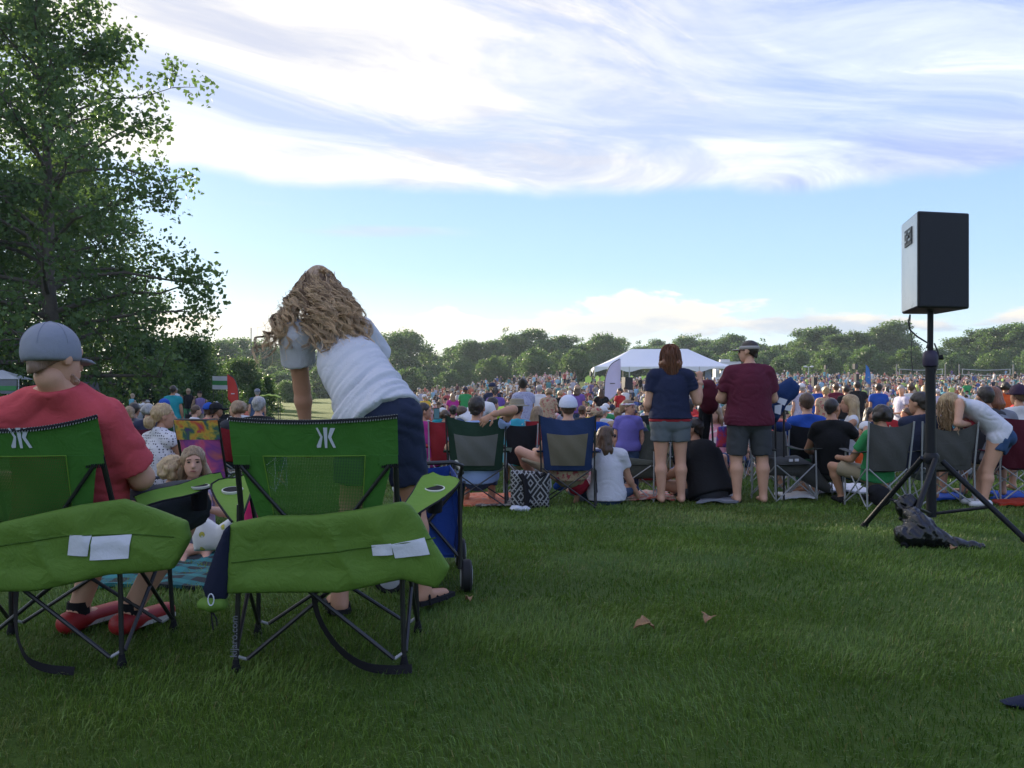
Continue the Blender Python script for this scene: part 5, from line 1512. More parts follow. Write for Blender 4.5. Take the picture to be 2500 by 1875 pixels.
def low_chair(label, loc, rz, fab, frame, W=.24, H=.62, seat_z=.2, top=None, group=None, lean=.22):
    """low beach chair with a tube frame"""
    c = empty('beach_chair', loc, rz, label=label, cat='beach chair', group=group)
    y = lambda z: -.15 - lean * (z - seat_z) / (H - seat_z)
    zt = H - .16 if top is not None else H
    MB().grid(lambda u, v: ((u - .5) * 2 * W, y(seat_z + (zt - seat_z) * v) - .02 * np.sin(np.pi * u), seat_z + (zt - seat_z) * v), 9, 9, .004).build('backrest', fab, c, True)
    if top is not None: MB().grid(lambda u, v: ((u - .5) * 2 * (W + .012), y(zt + (H - zt) * v) - .018, zt + (H - zt) * v - .01 * np.sin(np.pi * u) * v), 11, 6, .03).build('head_pillow', top, c, True)
    MB().grid(lambda u, v: ((u - .5) * 2 * W, -.15 + v * .42, seat_z - .03 * np.sin(np.pi * u)), 7, 7, .004).build('seat', fab, c, True)
    for s in (-1, 1):
        tube_obj('back_post', frame, c, [(s * (W + .012), .10, .0), (s * (W + .012), -.15, seat_z), (s * (W + .012), y(H) - .004, H)], .011, 8)
        tube_obj('leg', frame, c, [(s * (W + .02), -.26, 0), (s * (W + .02), .28, seat_z + .02), (s * (W + .02), .32, 0)], .011, 8)
        tube_obj('arm', frame, c, [(s * (W + .03), y(seat_z + .22), seat_z + .22), (s * (W + .03), .22, seat_z + .22), (s * (W + .02), .25, seat_z)], .012, 8)
    tube_obj('back_bar', frame, c, [(-W - .012, y(H) - .004, H), (W + .012, y(H) - .004, H)], .011, 8)
    return c


def M_tiedye(name, cols, sc):
    def fn(t, b, out):
        co = t.n('ShaderNodeTexCoord').outputs['Object']
        n = t.noise(co, sc, 3, .5, .5); r = t.n('ShaderNodeValToRGB'); t.put(r.inputs[0], n)
        e = r.color_ramp.elements
        while len(e) < len(cols): e.new(.5)
        for i, c in enumerate(cols): e[i].position = .28 + .44 * i / (len(cols) - 1); e[i].color = lin(c)
        t.put(b.inputs['Base Color'], r.outputs[0]); b.inputs['Roughness'].default_value = .85
    return principled(name, fn)


def M_pattern(name, fn): return principled(name, fn)


def Z_(x, y): return float(gz(x, y))
def at_px(x, D): X = (x - 1250) / F * D; return (X, D, Z_(X, D))


def sit_pose(H=1.75, seat=.42, turn_head=0.0, nod=0.0, lean=.10, arms='lap', knees=.52, **o):
    d = dict(pel=(0, -.08, seat + .10), hpL=(-.085, -.05, seat + .09), hpR=(.085, -.05, seat + .09), chs=(0, -.12 - lean * .5, seat + .41), nck=(0, -.12 - lean, seat + .61), hd=(0, -.08 - lean, seat + .775),
             shL=(-.172, -.11 - lean, seat + .545), shR=(.172, -.11 - lean, seat + .545), elL=(-.25, .02, seat + .28), elR=(.25, .02, seat + .28), wrL=(-.16, .22, seat + .22), wrR=(.16, .22, seat + .22),
             knL=(-.13, .36, knees - .02), knR=(.13, .36, knees - .02), anL=(-.14, .36, .09), anR=(.14, .36, .09), fw=(0, 1, .15), hf=(math.sin(turn_head), math.cos(turn_head), nod))
    d.update(o); J = base_pose(H, **d)
    for k in J:
        if isinstance(J[k], np.ndarray) and k not in ('hf', 'hu', 'hr', 'fw'): J[k] = J[k] + V3(0, .09, 0)
    return J


def ground_pose(H=1.75, turn_head=0.0, nod=-.1, lean=.0, kneesup=False, **o):
    d = dict(pel=(0, 0, .12), hpL=(-.09, .03, .12), hpR=(.09, .03, .12), chs=(0, .02 + lean * .5, .43), nck=(0, .02 + lean, .62), hd=(0, .06 + lean, .775), shL=(-.172, .02 + lean, .555), shR=(.172, .02 + lean, .555),
             elL=(-.26, .12 + lean, .30), elR=(.26, .12 + lean, .30), wrL=(-.12, .34 + lean, .22), wrR=(.12, .34 + lean, .22),
             knL=(-.34, .34, .16), knR=(.34, .34, .16), anL=(.08, .40, .08), anR=(-.10, .36, .08), fw=(0, 1, 0), hf=(math.sin(turn_head), math.cos(turn_head), nod))
    if kneesup: d.update(knL=(-.14, .42, .46), knR=(.14, .42, .46), anL=(-.13, .66, .08), anR=(.13, .66, .08), wrL=(-.08, .48, .44), wrR=(.08, .48, .44))
    d.update(o); return base_pose(H, **d)


TEE = {}
def tee(name, col): 
    if name not in TEE: TEE[name] = M_cloth('tee_' + name, col, bump=.35)
    return TEE[name]


PAL = dict(white=(.60, .60, .63), lavender=(.40, .40, .52), navy=(.016, .022, .055), black=(.012, .012, .014), red=(.42, .025, .030), maroon=(.115, .013, .030), orange=(.62, .10, .025), teal=(.02, .24, .28), blue=(.020, .075, .36),
           sky=(.20, .45, .70), green=(.04, .26, .09), lime=(.42, .62, .06), pink=(.62, .26, .30), purple=(.16, .09, .32), magenta=(.38, .035, .22), tan=(.40, .30, .20), grey=(.22, .23, .25), yellow=(.62, .44, .06), coral=(.66, .16, .13), charcoal=(.045, .047, .055), denim=(.045, .075, .15), khaki=(.30, .25, .17), mint=(.16, .52, .44), turquoise=(.04, .36, .48))
PRINT = dict(tan=((.30, .05, .06), 26, .55), pink=((.62, .55, .52), 14, .5), sky=((.55, .62, .70), 9, .5), navy=((.22, .23, .28), 7, .66), coral=((.55, .50, .45), 18, .6), turquoise=((.45, .55, .5), 22, .62), grey=((.34, .33, .34), 60, .5), lavender=((.28, .27, .42), 40, .55), mint=((.04, .16, .2), 24, .52))
def P_(n):
    if n in PRINT and n not in TEE:
        c2, sc, th = PRINT[n]
        def fn(t, b, out):
            co = t.n('ShaderNodeTexCoord').outputs['Object']; k = t.ss(t.noise(co, sc, 2, .5, .6), th, th + .05)
            t.put(b.inputs['Base Color'], t.mix(k, lin(PAL[n]), lin(c2))); b.inputs['Roughness'].default_value = .85
            bp = t.n('ShaderNodeBump'); bp.inputs['Strength'].default_value = .35; bp.inputs['Distance'].default_value = .02
            t.put(bp.inputs['Height'], t.noise(co, 14.0, 5, .55, 1.2)); t.put(b.inputs['Normal'], bp.outputs[0])
        TEE[n] = principled('print_' + n, fn)
    return tee(n, PAL[n])


def build_couple():
    D = 9.46
    # woman, hand raised
    X, Y, g = at_px(1637, D)
    H = 1.74
    J = base_pose(H, shL=(-.185, 0, 1.405), shR=(.185, 0, 1.405), elL=(-.245, .02, 1.10), wrL=(-.17, .20, .98), elR=(.300, .02, 1.13), wrR=(.350, .10, 1.355), hpL=(-.095, 0, .90), hpR=(.095, 0, .90), knL=(-.11, .0, .49), knR=(.11, .0, .49), anL=(-.105, -.02, .085), anR=(.115, -.02, .085), hf=(.10, 1, -.06))
    J['hnR'] = J['wrR'] + V3(.0, .03, .09)
    o = person('standing woman in navy t-shirt and grey denim shorts with hand raised', J, (X, Y, g), 0, skin=0, fem=True, g=1.22, tg=1.14, lg=1.16, h=.011, shirt=tee('navy_plain', PAL['navy']), sleeve=.55, loose=.016, hem=.02, bottom=C_('grey_denim_shorts', (.115, .135, .150)), leg=.52, bloose=.022, waist=.10,
               hair=('bob', 'red'), shirt_fold=folds(.008, 5, (.35, 0, 1), 8), fingers={'R': ((0, -1, .2), 1.6)})
    red = M_cloth('red_hem', (.30, .02, .03))
    V, Fc = solid([Cone(J['hpL'], J['hpR'], .146 * J['s'], .146 * J['s']), Cone(J['pel'] - V3(0, 0, .03), J['pel'] + V3(0, 0, .05), .172, .172, [(V3(0, 1, 0), .80)])], .011, k=.03, clips=[(J['pel'] + V3(0, 0, .02), V3(0, 0, 1)), (J['pel'] + V3(0, 0, -.055), V3(0, 0, -1))])
    link('undershirt', new_mesh('undershirt', V, Fc, True), red, o)
    hair = [q for q in o.children if q.name.startswith('hair')][0]
    rng = np.random.default_rng(8); n = 420; c = J['hd']; s = J['s']
    th = rng.uniform(-2.1, 2.1, n); ph = rng.uniform(-.2, 1.5, n)
    d = np.stack([np.sin(th) * np.cos(ph), -np.cos(th) * np.cos(ph), np.sin(ph)], 1)
    ro = c + d * V3(.092, .108, .100) * s + V3(0, -.01, .03)
    en = c + np.stack([np.sin(th) * .112, -np.cos(th) * .10 - .02, -.215 + rng.normal(0, .02, n)], 1) * s
    mi = c + np.stack([np.sin(th) * .135, -np.cos(th) * .135 - .01, .02 + .10 * np.sin(ph)], 1) * s
    tt = np.linspace(0, 1, 12)[None]
    strands('hair_locks', lock_paths(ro, mi, en, 12, .003, .12, rng), rng.uniform(.003, .006, (n, 1)) * (1 - .5 * tt ** 2), M_strand('auburn_locks', (.10, .034, .016), (.34, .15, .075)), hair, np.clip(rng.normal(.4, .2, (n, 1)) + 0 * tt, 0, 1))
    solid_obj('wrist_band', P_('mint'), o, [Cone(J['wrR'] + V3(0, 0, -.06), J['wrR'] + V3(0, 0, -.035), .038, .036)], .008, k=.004)
    # man in visor
    X, Y, g = at_px(1829, D)
    J = base_pose(1.79, shL=(-.185, 0, 1.40), shR=(.185, 0, 1.40), elL=(-.285, .08, 1.13), wrL=(-.12, .28, 1.10), elR=(.275, .06, 1.13), wrR=(.13, .28, 1.08), hpL=(-.105, 0, .90), hpR=(.105, 0, .90), knL=(-.140, .0, .49), knR=(.140, .0, .49), anL=(-.135, -.02, .085), anR=(.145, -.02, .085), hf=(-.80, .62, -.05))
    o = person('standing man in maroon t-shirt, grey shorts and visor', J, (X, Y, g), 0, skin=0, g=1.30, tg=1.28, lg=1.22, h=.011, shirt=M_cloth('maroon_jersey', (.098, .014, .032), bump=.35), sleeve=.72, loose=.020, sleeve_loose=.022, hem=.12, bottom=C_('charcoal_shorts', (.050, .054, .060)), leg=.92, bloose=.020, hair=('fade', 'dark'), shirt_fold=folds(.008, 5, (.4, 0, 1), 18), hhair=.008)
    s = J['s']; c, f, u, r = J['hd'], J['hf'], J['hu'], J['hr']; A = np.stack([r, f, u]); at = lambda x, y, z: c + (r * x + f * y + u * z) * s
    vis = C_('grey_visor', (.36, .34, .33))
    vo = solid_obj('visor_band', vis, o, [Ell(at(0, -.008, .040), V3(.094, .111, .050) * s, A)], .008, k=.004, clips=[(at(0, 0, .058), u), (at(0, 0, .020), -u)])
    solid_obj('visor_brim', vis, vo, [Ell(at(0, .12, .018), V3(.075, .075, .011) * s, A)], .008, k=.004, clips=[(at(0, .08, 0), -f)])
    gl = M_plain('dark_lens', (.01, .01, .012), .1, .05)
    solid_obj('sunglasses', gl, o, [Ell(at(-.034, .090, .006), V3(.030, .012, .020) * s, A), Ell(at(.034, .090, .006), V3(.030, .012, .020) * s, A), Cone(at(-.080, .06, .012), at(-.082, -.01, .010), .005, .005), Cone(at(.080, .06, .012), at(.082, -.01, .010), .005, .005)], .005, k=.006)


def build_bending_girl():
    X, Y, g = at_px(2395, 9.05)
    q = lambda x, y, dy=0.0: V3((x - 1250) / F * (Y + dy) - X, dy, CZ + (HZ - y) / F * (Y + dy) - g)
    J = base_pose(1.62)
    W = dict(pel=q(2448, 1062), hpL=q(2436, 1072, -.07), hpR=q(2446, 1074, .08), chs=q(2384, 1003), nck=q(2336, 978), hd=q(2318, 985), shL=q(2344, 986, -.13), shR=q(2352, 990, .15),
             elL=q(2338, 1034, -.20), wrL=q(2368, 1036, .02), elR=q(2362, 1052, .16), wrR=q(2364, 1108, .12), knL=q(2412, 1148, -.06), knR=q(2400, 1150, .10), anL=q(2402, 1228, -.07), anR=q(2382, 1222, .14), toL=q(2380, 1241, -.08), toR=q(2362, 1236, .15))
    for k, v in W.items(): J[k] = V3(v)
    for k in 'LR': J['hn' + k] = J['wr' + k] + unit(J['wr' + k] - J['el' + k]) * .09
    J['an' + 'L'][2] = .085; J['anR'][2] = .085; J['toL'][2] = .04; J['toR'][2] = .04
    J['s'] = .93; J['hf'] = unit(V3(-.55, .1, -.85)); J['hu'] = unit(V3(-.80, .0, .45)); J['hu'] = unit(J['hu'] - J['hf'] * (J['hu'] @ J['hf'])); J['hr'] = np.cross(J['hf'], J['hu'])
    sp = unit(J['nck'] - J['pel']); J['fw'] = unit(V3(-sp[2], 0, sp[0])) * -1 if False else unit(np.cross(V3(0, 1, 0), sp)) * -1
    o = person('girl in white t-shirt and denim shorts bending over, right of the speaker stand', J, (X, Y, g), 0, skin=0, fem=True, g=.98, lg=1.12, tg=.86, h=.010, shirt=tee('white_jersey', (.60, .60, .66)), sleeve=.48, loose=.010, hem=-.015, bottom=C_('blue_denim_shorts', (.035, .075, .17)), leg=.34, bloose=.016, waist=.05, hair=('long', 'blond'), hlen=.22, shirt_fold=folds(.008, 6, (1, .2, .3), 28),
               shoes=tee('white_sock', (.6, .6, .62)))
    hair = [k for k in o.children if k.name.startswith('hair')][0]
    rng = np.random.default_rng(12); n = 260
    dv = rng.normal(size=(n, 3)); dv /= np.linalg.norm(dv, axis=1)[:, None]; dv[:, 2] = np.abs(dv[:, 2]) * .6
    ro = J['hd'] + dv * .085 + V3(-.02, 0, .03); en = q(2316, 1040) + np.stack([rng.normal(-.02, .045, n), rng.normal(-.02, .06, n), rng.normal(0, .05, n)], 1)
    tt = np.linspace(0, 1, 14)[None]
    strands('hair_locks', lock_paths(ro, (ro + en) / 2 + dv * .06, en, 14, .008, .09, rng, 1.5), rng.uniform(.0025, .005, (n, 1)) * (1 - .6 * tt ** 2), M_strand('fair_locks', (.20, .12, .06), (.60, .42, .24)), hair, np.clip(rng.normal(.5, .2, (n, 1)) + 0 * tt, 0, 1))
    solid_obj('sleeve_cuff', C_('red_knit', (.28, .03, .045)), o, [Cone(J['wrL'] - V3(.05, 0, .0), J['wrL'] + V3(.03, .01, 0), .045, .045)], .009, k=.004)


build_couple()
build_bending_girl()


def build_next_row():
    S = lambda x, D: at_px(x, D)
    grp = 'camp chairs in the next row'
    # dark green chair with the man whose arm hangs over the back
    X, Y, g = S(1165, 9.15)
    camp_chair('dark green camp chair with grey net panel, a hand over its back', (X, Y, g), 0, CL['dgreen'], CL['greynet'], H=.97, W=.30, sag=.07, bulge=.07)
    J = sit_pose(1.80, seat=.24, turn_head=.2, elL=(-.30, .10, .58), wrL=(-.34, .34, .60))
    J['shR'] = V3(.22, -.20, .84); J['elR'] = V3(.385, -.33, 1.03); J['wrR'] = V3(.175, -.475, .985); J['hnR'] = J['wrR'] + V3(-.13, -.02, -.09)
    person('dark-haired man in pale blue shirt, arm slung over his dark green chair', J, (X, Y, g), 0, skin=1, g=1.10, h=.013, shirt=P_('sky') if False else tee('pale_blue', (.30, .40, .66)), sleeve=.50, bottom=P_('denim'), leg=1.8, hair=('short', 'dark'), fingers={'R': ((-.1, -1, .3), .5)}, loose=.02)
    # blue chair, white cap
    X, Y, g = S(1388, 9.15)
    camp_chair('blue camp chair with tan net panel, occupant in white cap', (X, Y, g), R(-6), CL['blue'], CL['tan'], H=.97, W=.28, sag=.05, bulge=.06)
    J = sit_pose(1.76, seat=.27, turn_head=-.1, knL=(-.55, .22, .56), anL=(-.35, .55, .09), elL=(-.30, .0, .56), wrL=(-.36, .22, .56))
    person('person in white cap seated in the blue camp chair', J, (X, Y, g), R(-6), skin=0, g=1.05, h=.015, shirt=P_('tan'), bottom=P_('khaki'), leg=.85, hair=('short', 'brown'), cap=(tee('cap_white', (.58, .60, .72)), dict(tilt=.1, brim=.07)), shoes=P_('grey'))
    # black and white tote, crumpled plastic
    def tote(t, b, out):
        co = t.n('ShaderNodeTexCoord').outputs['Object']; sp = t.n('ShaderNodeSeparateXYZ'); t.put(sp.inputs[0], co)
        fx = t.m('PINGPONG', t.m('MULTIPLY', sp.outputs[0], .55), .055); fz = t.m('PINGPONG', t.m('MULTIPLY', sp.outputs[2], .55), .075)
        d = t.m('ADD', fx, t.m('MULTIPLY', fz, .75)); a = t.m('PINGPONG', d, .0135); k = t.m('GREATER_THAN', a, .0088)
        e = t.m('PINGPONG', t.m('SUBTRACT', fx, fz), .012); k2 = t.m('MULTIPLY', t.m('GREATER_THAN', e, .0085), t.m('GREATER_THAN', t.noise(co, 9, 1), .52))
        t.put(b.inputs['Base Color'], t.mix(t.m('MAXIMUM', k, k2), (.010, .010, .012, 1), (.27, .27, .27, 1))); b.inputs['Roughness'].default_value = .85
    TOTE = principled('tote_print', tote)
    X, Y, g = S(1293, 8.85)
    t = empty('tote_bag', (X, Y, g), R(5), label='black and white patterned tote bag on the grass between two camp chairs', cat='tote bag')
    solid_obj('body', TOTE, t, [Pillow([(-.19, .0), (.20, .01), (.21, .36), (.05, .385), (-.12, .40), (-.20, .395)], 0, .09, .07)], .012, k=.004, pad=.03)
    tube_obj('handle', BLACKCLOTH, t, [(-.10, -.085, .36), (-.06, -.11, .30), (-.045, -.115, .15), (-.04, -.11, .04)], .028, 6)
    tube_obj('handle', BLACKCLOTH, t, [(.06, -.06, .38), (.10, -.09, .33), (.15, -.06, .37)], .018, 6)
    solid_obj('plastic_bag', M_plain('thin_plastic', (.50, .53, .60), .3, .1, 20, .6, 30), None, [Ell(px(1262, 1242, 8.6), (.07, .05, .035)), Ell(px(1285, 1244, 8.62), (.06, .05, .03))], .010, k=.02, disp=lambda a, b, c: .03 * (fbm(a * 22, b * 22, c * 22, 3, 3) - .5), label='crumpled pale plastic bag in front of the patterned tote', cat='plastic bag')
    # orange towel and striped blanket under the green chair
    def sheet(name, label, cat, pts, D0, D1, mat, h=.03, seed=1, th=.02):
        """rumpled cloth lying between photo columns, as a thick sheet"""
        xa, xb = pts
        def fn(u, v):
            D = D0 + (D1 - D0) * v; X = (xa + (xb - xa) * u + 10 * np.sin(v * 5 + seed) - 1250) / F * D
            return X, D + 0 * u, gz(X, D) + .02 + h * (fbm(X * 6, D * 6, 0, seed, 3) - .3) * np.sin(np.pi * np.clip(u, .04, .96)) ** .4 + .012
        return MB().grid(fn, 26, 18, th).build(name, mat, None, True, label=label, cat=cat)
    ORG = M_tiedye('orange_towel', [(.50, .06, .02), (.62, .16, .07), (.60, .24, .14), (.45, .05, .02)], 14)
    sheet('towel', 'orange towel lying under the dark green camp chair', 'towel', (1108, 1250), 9.0, 10.4, ORG, .07, 3)
    sheet('blanket', 'dark striped picnic blanket right of the orange towel', 'blanket', (1170, 1330), 8.9, 9.9, M_tiedye('striped_blanket', [(.02, .02, .02), (.35, .33, .30), (.05, .02, .02), (.30, .28, .22)], 18), .05, 5)
    # little girl's red bag and things under the blue chair
    for (x, y, D, r, m, lab, cat) in ((1415, 1185, 9.4, (.10, .08, .09), C_('red_print', (.36, .02, .04)), 'red printed bag on the grass under the blue camp chair', 'bag'), (1372, 1180, 9.5, (.07, .06, .07), P_('blue'), 'small blue bag left of the red printed bag', 'bag'), (1418, 1164, 9.6, (.035, .035, .035), P_('pink'), 'small pink ball on top of the red printed bag', 'ball')):
        p = V3(*px(x, y, D)); solid_obj(cat, m, None, [Ell(p, r), Ell(p - V3(.04, 0, .03), V3(r) * .75)], .012, k=.03, disp=lambda a, b, c: .03 * (fbm(a * 14, b * 14, c * 14, 4, 2) - .5), label=lab, cat=cat)
    # woman with sunglasses on the ground, and the child before her
    X, Y, g = S(1482, 9.35)
    J = ground_pose(1.66, turn_head=.95, nod=0, elL=(-.30, -.02, .30), wrL=(-.33, .10, .10), wrR=(.35, .22, .14))
    o = person('woman in white t-shirt and sunglasses sitting on the grass', J, (X, Y, g), 0, skin=0, fem=True, h=.011, shirt=tee('white_soft', (.58, .58, .64)), sleeve=.5, loose=.018, bottom=P_('denim'), leg=1.9, hair=('long', 'brown'), hlen=.30, face=True, shirt_fold=folds(.007, 6, (.2, 0, 1), 38))
    s = J['s']; c, f, u, r = J['hd'], J['hf'], J['hu'], J['hr']; A = np.stack([r, f, u]); at = lambda x, y, z: c + (r * x + f * y + u * z) * s
    solid_obj('sunglasses', M_plain('dark_lens', (.01, .01, .012), .1), o, [Ell(at(-.034, .092, .008), V3(.031, .013, .023) * s, A), Ell(at(.034, .092, .008), V3(.031, .013, .023) * s, A), Cone(at(-.080, .06, .012), at(-.084, -.01, .010), .006, .006), Cone(at(.080, .06, .012), at(.084, -.01, .010), .006, .006)], .005, k=.006)
    X, Y, g = S(1449, 9.9)
    person('small child with plaited fair hair sitting left of the woman in sunglasses', ground_pose(1.15), (X, Y, g), .3, skin=0, h=.015, shirt=P_('pink'), sleeve=.3, bottom=P_('grey'), hair=('pony', 'sandy'), hk=1.15)
    # child in purple
    X, Y, g = S(1534, 10.2)
    J = base_pose(1.14, hf=(.85, -.35, -.05), elL=(-.24, .0, 1.14), elR=(.24, .06, 1.14))
    o = person('child in purple t-shirt and bright headband standing behind the grey chair', J, (X, Y, g), R(-15), skin=0, g=1.05, h=.010, shirt=tee('violet', (.15, .13, .42)), sleeve=.6, loose=.016, bottom=P_('denim'), leg=1.9, hair=('pony', 'sandy'), hk=1.22, face=True)
    s = J['s'] * 1.22; c, f, u, r = J['hd'], J['hf'], J['hu'], J['hr']; A = np.stack([r, f, u]); at = lambda x, y, z: c + (r * x + f * y + u * z) * s
    solid_obj('headband', M_tiedye('bright_band', [(.05, .4, .6), (.6, .1, .4), (.7, .7, .7), (.1, .5, .5)], 40), o, [Ell(at(0, -.010, .045), V3(.092, .110, .055) * s, A)], .008, k=.004, clips=[(at(0, 0, .072), u), (at(0, 0, .040), -u)])
    # grey-green empty chair turned to the left, cover hanging off it
    X, Y, g = S(1550, 9.95)
    c = camp_chair('empty grey-green camp chair left of the woman in navy', (X, Y, g), R(155), CL['olive'], None, frame=STEEL, H=.80, W=.27, sag=.02, bulge=.0)
    solid_obj('seat_cover', CL['olive'], c, [Pillow([(-.30, .27), (.10, .25), (.36, .36), (.33, .46), (.05, .50), (-.28, .47)], .16, .06, .08)], .013, k=.004, pad=.03)
    # person in black sitting on the ground, bowed
    X, Y, g = S(1735, 9.75)
    person('person in black t-shirt sitting bowed on the ground between the standing couple', ground_pose(1.82, turn_head=-.6, nod=-.7, lean=.22, elL=(-.36, .10, .34), wrL=(-.40, .34, .22)), (X, Y, g), R(28), skin=1, g=1.25, tg=1.3, h=.015, shirt=P_('black'), sleeve=.6, loose=.03, bottom=P_('charcoal'), leg=1.8, hair=('short', 'dark'))
    X, Y, g = S(1744, 11.2)
    person('woman with sunglasses pushed up, in pale pink, facing back between the couple', sit_pose(1.64, seat=.30, turn_head=.5), (X, Y, g), R(165), skin=0, fem=True, h=.015, shirt=P_('pink'), bottom=P_('denim'), hair=('bob', 'sandy'), face=True)
    X, Y, g = S(1775, 11.6)
    person('person with curly brown hair in white shirt beside the woman in pale pink', sit_pose(1.62, seat=.34), (X, Y, g), R(150), skin=0, h=.017, shirt=P_('white'), bottom=P_('grey'), hair=('curl', 'sandy'), face=True)
    # snack packet
    solid_obj('snack_packet', M_tiedye('packet_print', [(.02, .05, .30), (.50, .03, .03), (.03, .05, .35), (.55, .5, .5)], 9), None, [Pillow([(-.07 + px(1763, 1066, 9.6)[0], px(0, 1092, 9.6)[2]), (.08 + px(1763, 1066, 9.6)[0], px(0, 1092, 9.6)[2]), (.07 + px(1763, 1066, 9.6)[0], px(0, 1040, 9.6)[2]), (-.05 + px(1763, 1066, 9.6)[0], px(0, 1042, 9.6)[2])], 9.6, .03, .05)], .010, k=.004, pad=.03, label='blue and red snack packet held up left of the man in maroon', cat='snack packet')
    # bundled maroon chair bag and blue chair with labels
    p = V3(*px(1728, 970, 10.0))
    o = solid_obj('maroon_bundle', CL['maroon'], None, [Ell(p + V3(0, 0, .02), (.135, .12, .17)), Ell(p + V3(.02, 0, -.10), (.10, .10, .10)), Ell(p + V3(-.02, 0, .14), (.10, .09, .06))], .012, k=.05, disp=lambda a, b, c: .035 * (fbm(a * 9, b * 9, c * 9, 4, 3) - .5), label='bundled maroon folding chair held between the standing couple', cat='folded chair')
    for (dx, w) in ((-.05, .03), (.04, .035)): tube_obj('bundle_leg', BLACKTUBE, o, [p + V3(dx, 0, -.12), p + V3(dx * 1.6, .0, -.62), p + V3(dx * 1.5, 0, px(0, 1232, 10.0)[2] - p[2] + .02)], .012, 6)
    solid_obj('bundle_fabric', CL['black'], o, [Cone(p + V3(-.02, .03, -.14), p + V3(-.06, .05, -.70), .08, .06, [(V3(0, 1, 0), .6)])], .014, k=.02)
    p = V3(*px(1918, 955, 9.8))
    q = lambda x, y: ((x - 1250) / F * 9.8, CZ + (HZ - y) / F * 9.8)
    o = solid_obj('blue_bundle', CL['royal'] if False else C_('deep_blue_nylon', (.012, .035, .12)), None, [Pillow([q(1884, 950), q(1905, 935), q(1930, 922), (q(1952, 942)), q(1948, 962), q(1925, 985), q(1905, 1012), q(1895, 1032), q(1882, 1020)], 9.8, .10, .10)], .012, k=.004, pad=.03, disp=lambda a, b, c: .03 * (fbm(a * 9, b * 9, c * 9, 14, 3) - .5), label='folded dark blue chair with white tags beside the man in maroon', cat='folded chair')
    for P in ([(1896, 970), (1915, 976), (1908, 990), (1890, 982)], [(1884, 990), (1902, 986), (1898, 1012), (1884, 1008)], [(1912, 990), (1928, 988), (1922, 1004), (1908, 1000)]):
        MB().prism([q(*a) for a in P], lambda a, t: (a[0], 9.69 - t, a[1]), 0, .003).build('tag', PAPER, o)
    tube_obj('bundle_leg', BLACKTUBE, o, [p + V3(-.12, 0, -.30), V3(p[0] - .10, 9.8, Z_(p[0], 9.8) + .01)], .012, 6)
    tube_obj('bundle_leg', BLACKTUBE, o, [p + V3(-.02, 0, -.16), V3(p[0] - .02, 9.8, Z_(p[0], 9.8) + .01)], .012, 6)
    # grey chair with blue and red cushion, its cover trailing to the right
    X, Y, g = S(1912, 9.95)
    c = camp_chair('grey camp chair right of the man in maroon, dark cover trailing off it', (X, Y, g), R(-160), CL['grey'], None, frame=STEEL, H=.78, W=.26, sag=.02, bulge=0)
    solid_obj('seat_cover', CL['grey'], c, [Pillow([(-.55, .06), (-.35, .14), (-.10, .28), (.28, .30), (.26, .50), (-.10, .52), (-.36, .40), (-.58, .14)], .10, .07, .08)], .013, k=.004, pad=.03)
    for (dx, w, m) in ((0.02, .05, 'white'), (.10, .05, 'white')): MB().box((-.06 + dx, .19, .47), (w, .01, .03)).build('tag', P_(m), c)
    o = solid_obj('cushion', C_('blue_cushion', (.02, .04, .16)), None, [Ell(px(1907, 1042, 10.1), (.12, .08, .06)), Ell(px(1900, 1036, 10.1), (.09, .07, .05))], .012, k=.04, label='blue cushion with coral cover on the grey camp chair', cat='cushion')
    solid_obj('cushion_top', P_('coral'), o, [Ell(px(1903, 1028, 10.1), (.085, .065, .028))], .012, k=.01)
    # dark chairs farther right
    X, Y, g = S(1962, 10.8); camp_chair('black camp chair of the man in royal blue', (X, Y, g), 0, CL['black'], None, frame=STEEL, H=.88, sag=.04)
    person('brown-haired man in royal blue t-shirt seated in black camp chair', sit_pose(1.82, seat=.32), (X, Y, g), 0, skin=0, g=1.12, h=.017, shirt=P_('blue'), bottom=P_('charcoal'), hair=('short', 'brown'))
    X, Y, g = S(1992, 10.3); c = camp_chair('bottle green camp chair, seat drooping, right of the blue cushion', (X, Y, g), R(20), CL['green'], None, frame=STEEL, H=.84, W=.2)
    solid_obj('seat_cover', CL['green'], c, [Pillow([(-.22, .20), (.20, .16), (.28, .40), (.1, .46), (-.20, .45)], .05, .12, .10)], .013, k=.004, pad=.03)
    X, Y, g = S(2029, 10.0)
    person('man with cropped dark hair in black, seated left of the grey chairs', sit_pose(1.72, seat=.30, turn_head=.5, elR=(.36, .05, .66), wrR=(.42, .26, .78)), (X, Y, g), R(-15), skin=1, g=1.08, h=.015, shirt=P_('black'), bottom=P_('charcoal'), leg=1.8, hair=('fade', 'dark'))
    X, Y, g = S(2056, 10.7)
    person('long-haired blonde woman in white tank top turned left, hands together', sit_pose(1.68, seat=.40, turn_head=.1, wrL=(-.10, .30, .80), wrR=(.06, .32, .80)), (X, Y, g), R(75), skin=1, fem=True, g=.95, h=.015, shirt=P_('white'), sleeve=.0, bottom=P_('denim'), hair=('long', 'blond'), hlen=.40)
    # grey pair by the speaker stand
    X, Y, g = S(2143, 9.0)
    camp_chair('grey camp chair of the boy in green, left of the speaker stand', (X, Y, g), R(3), CL['grey'], None, frame=STEEL, H=.90, W=.225, sag=.05, bulge=.06, lean=.09)
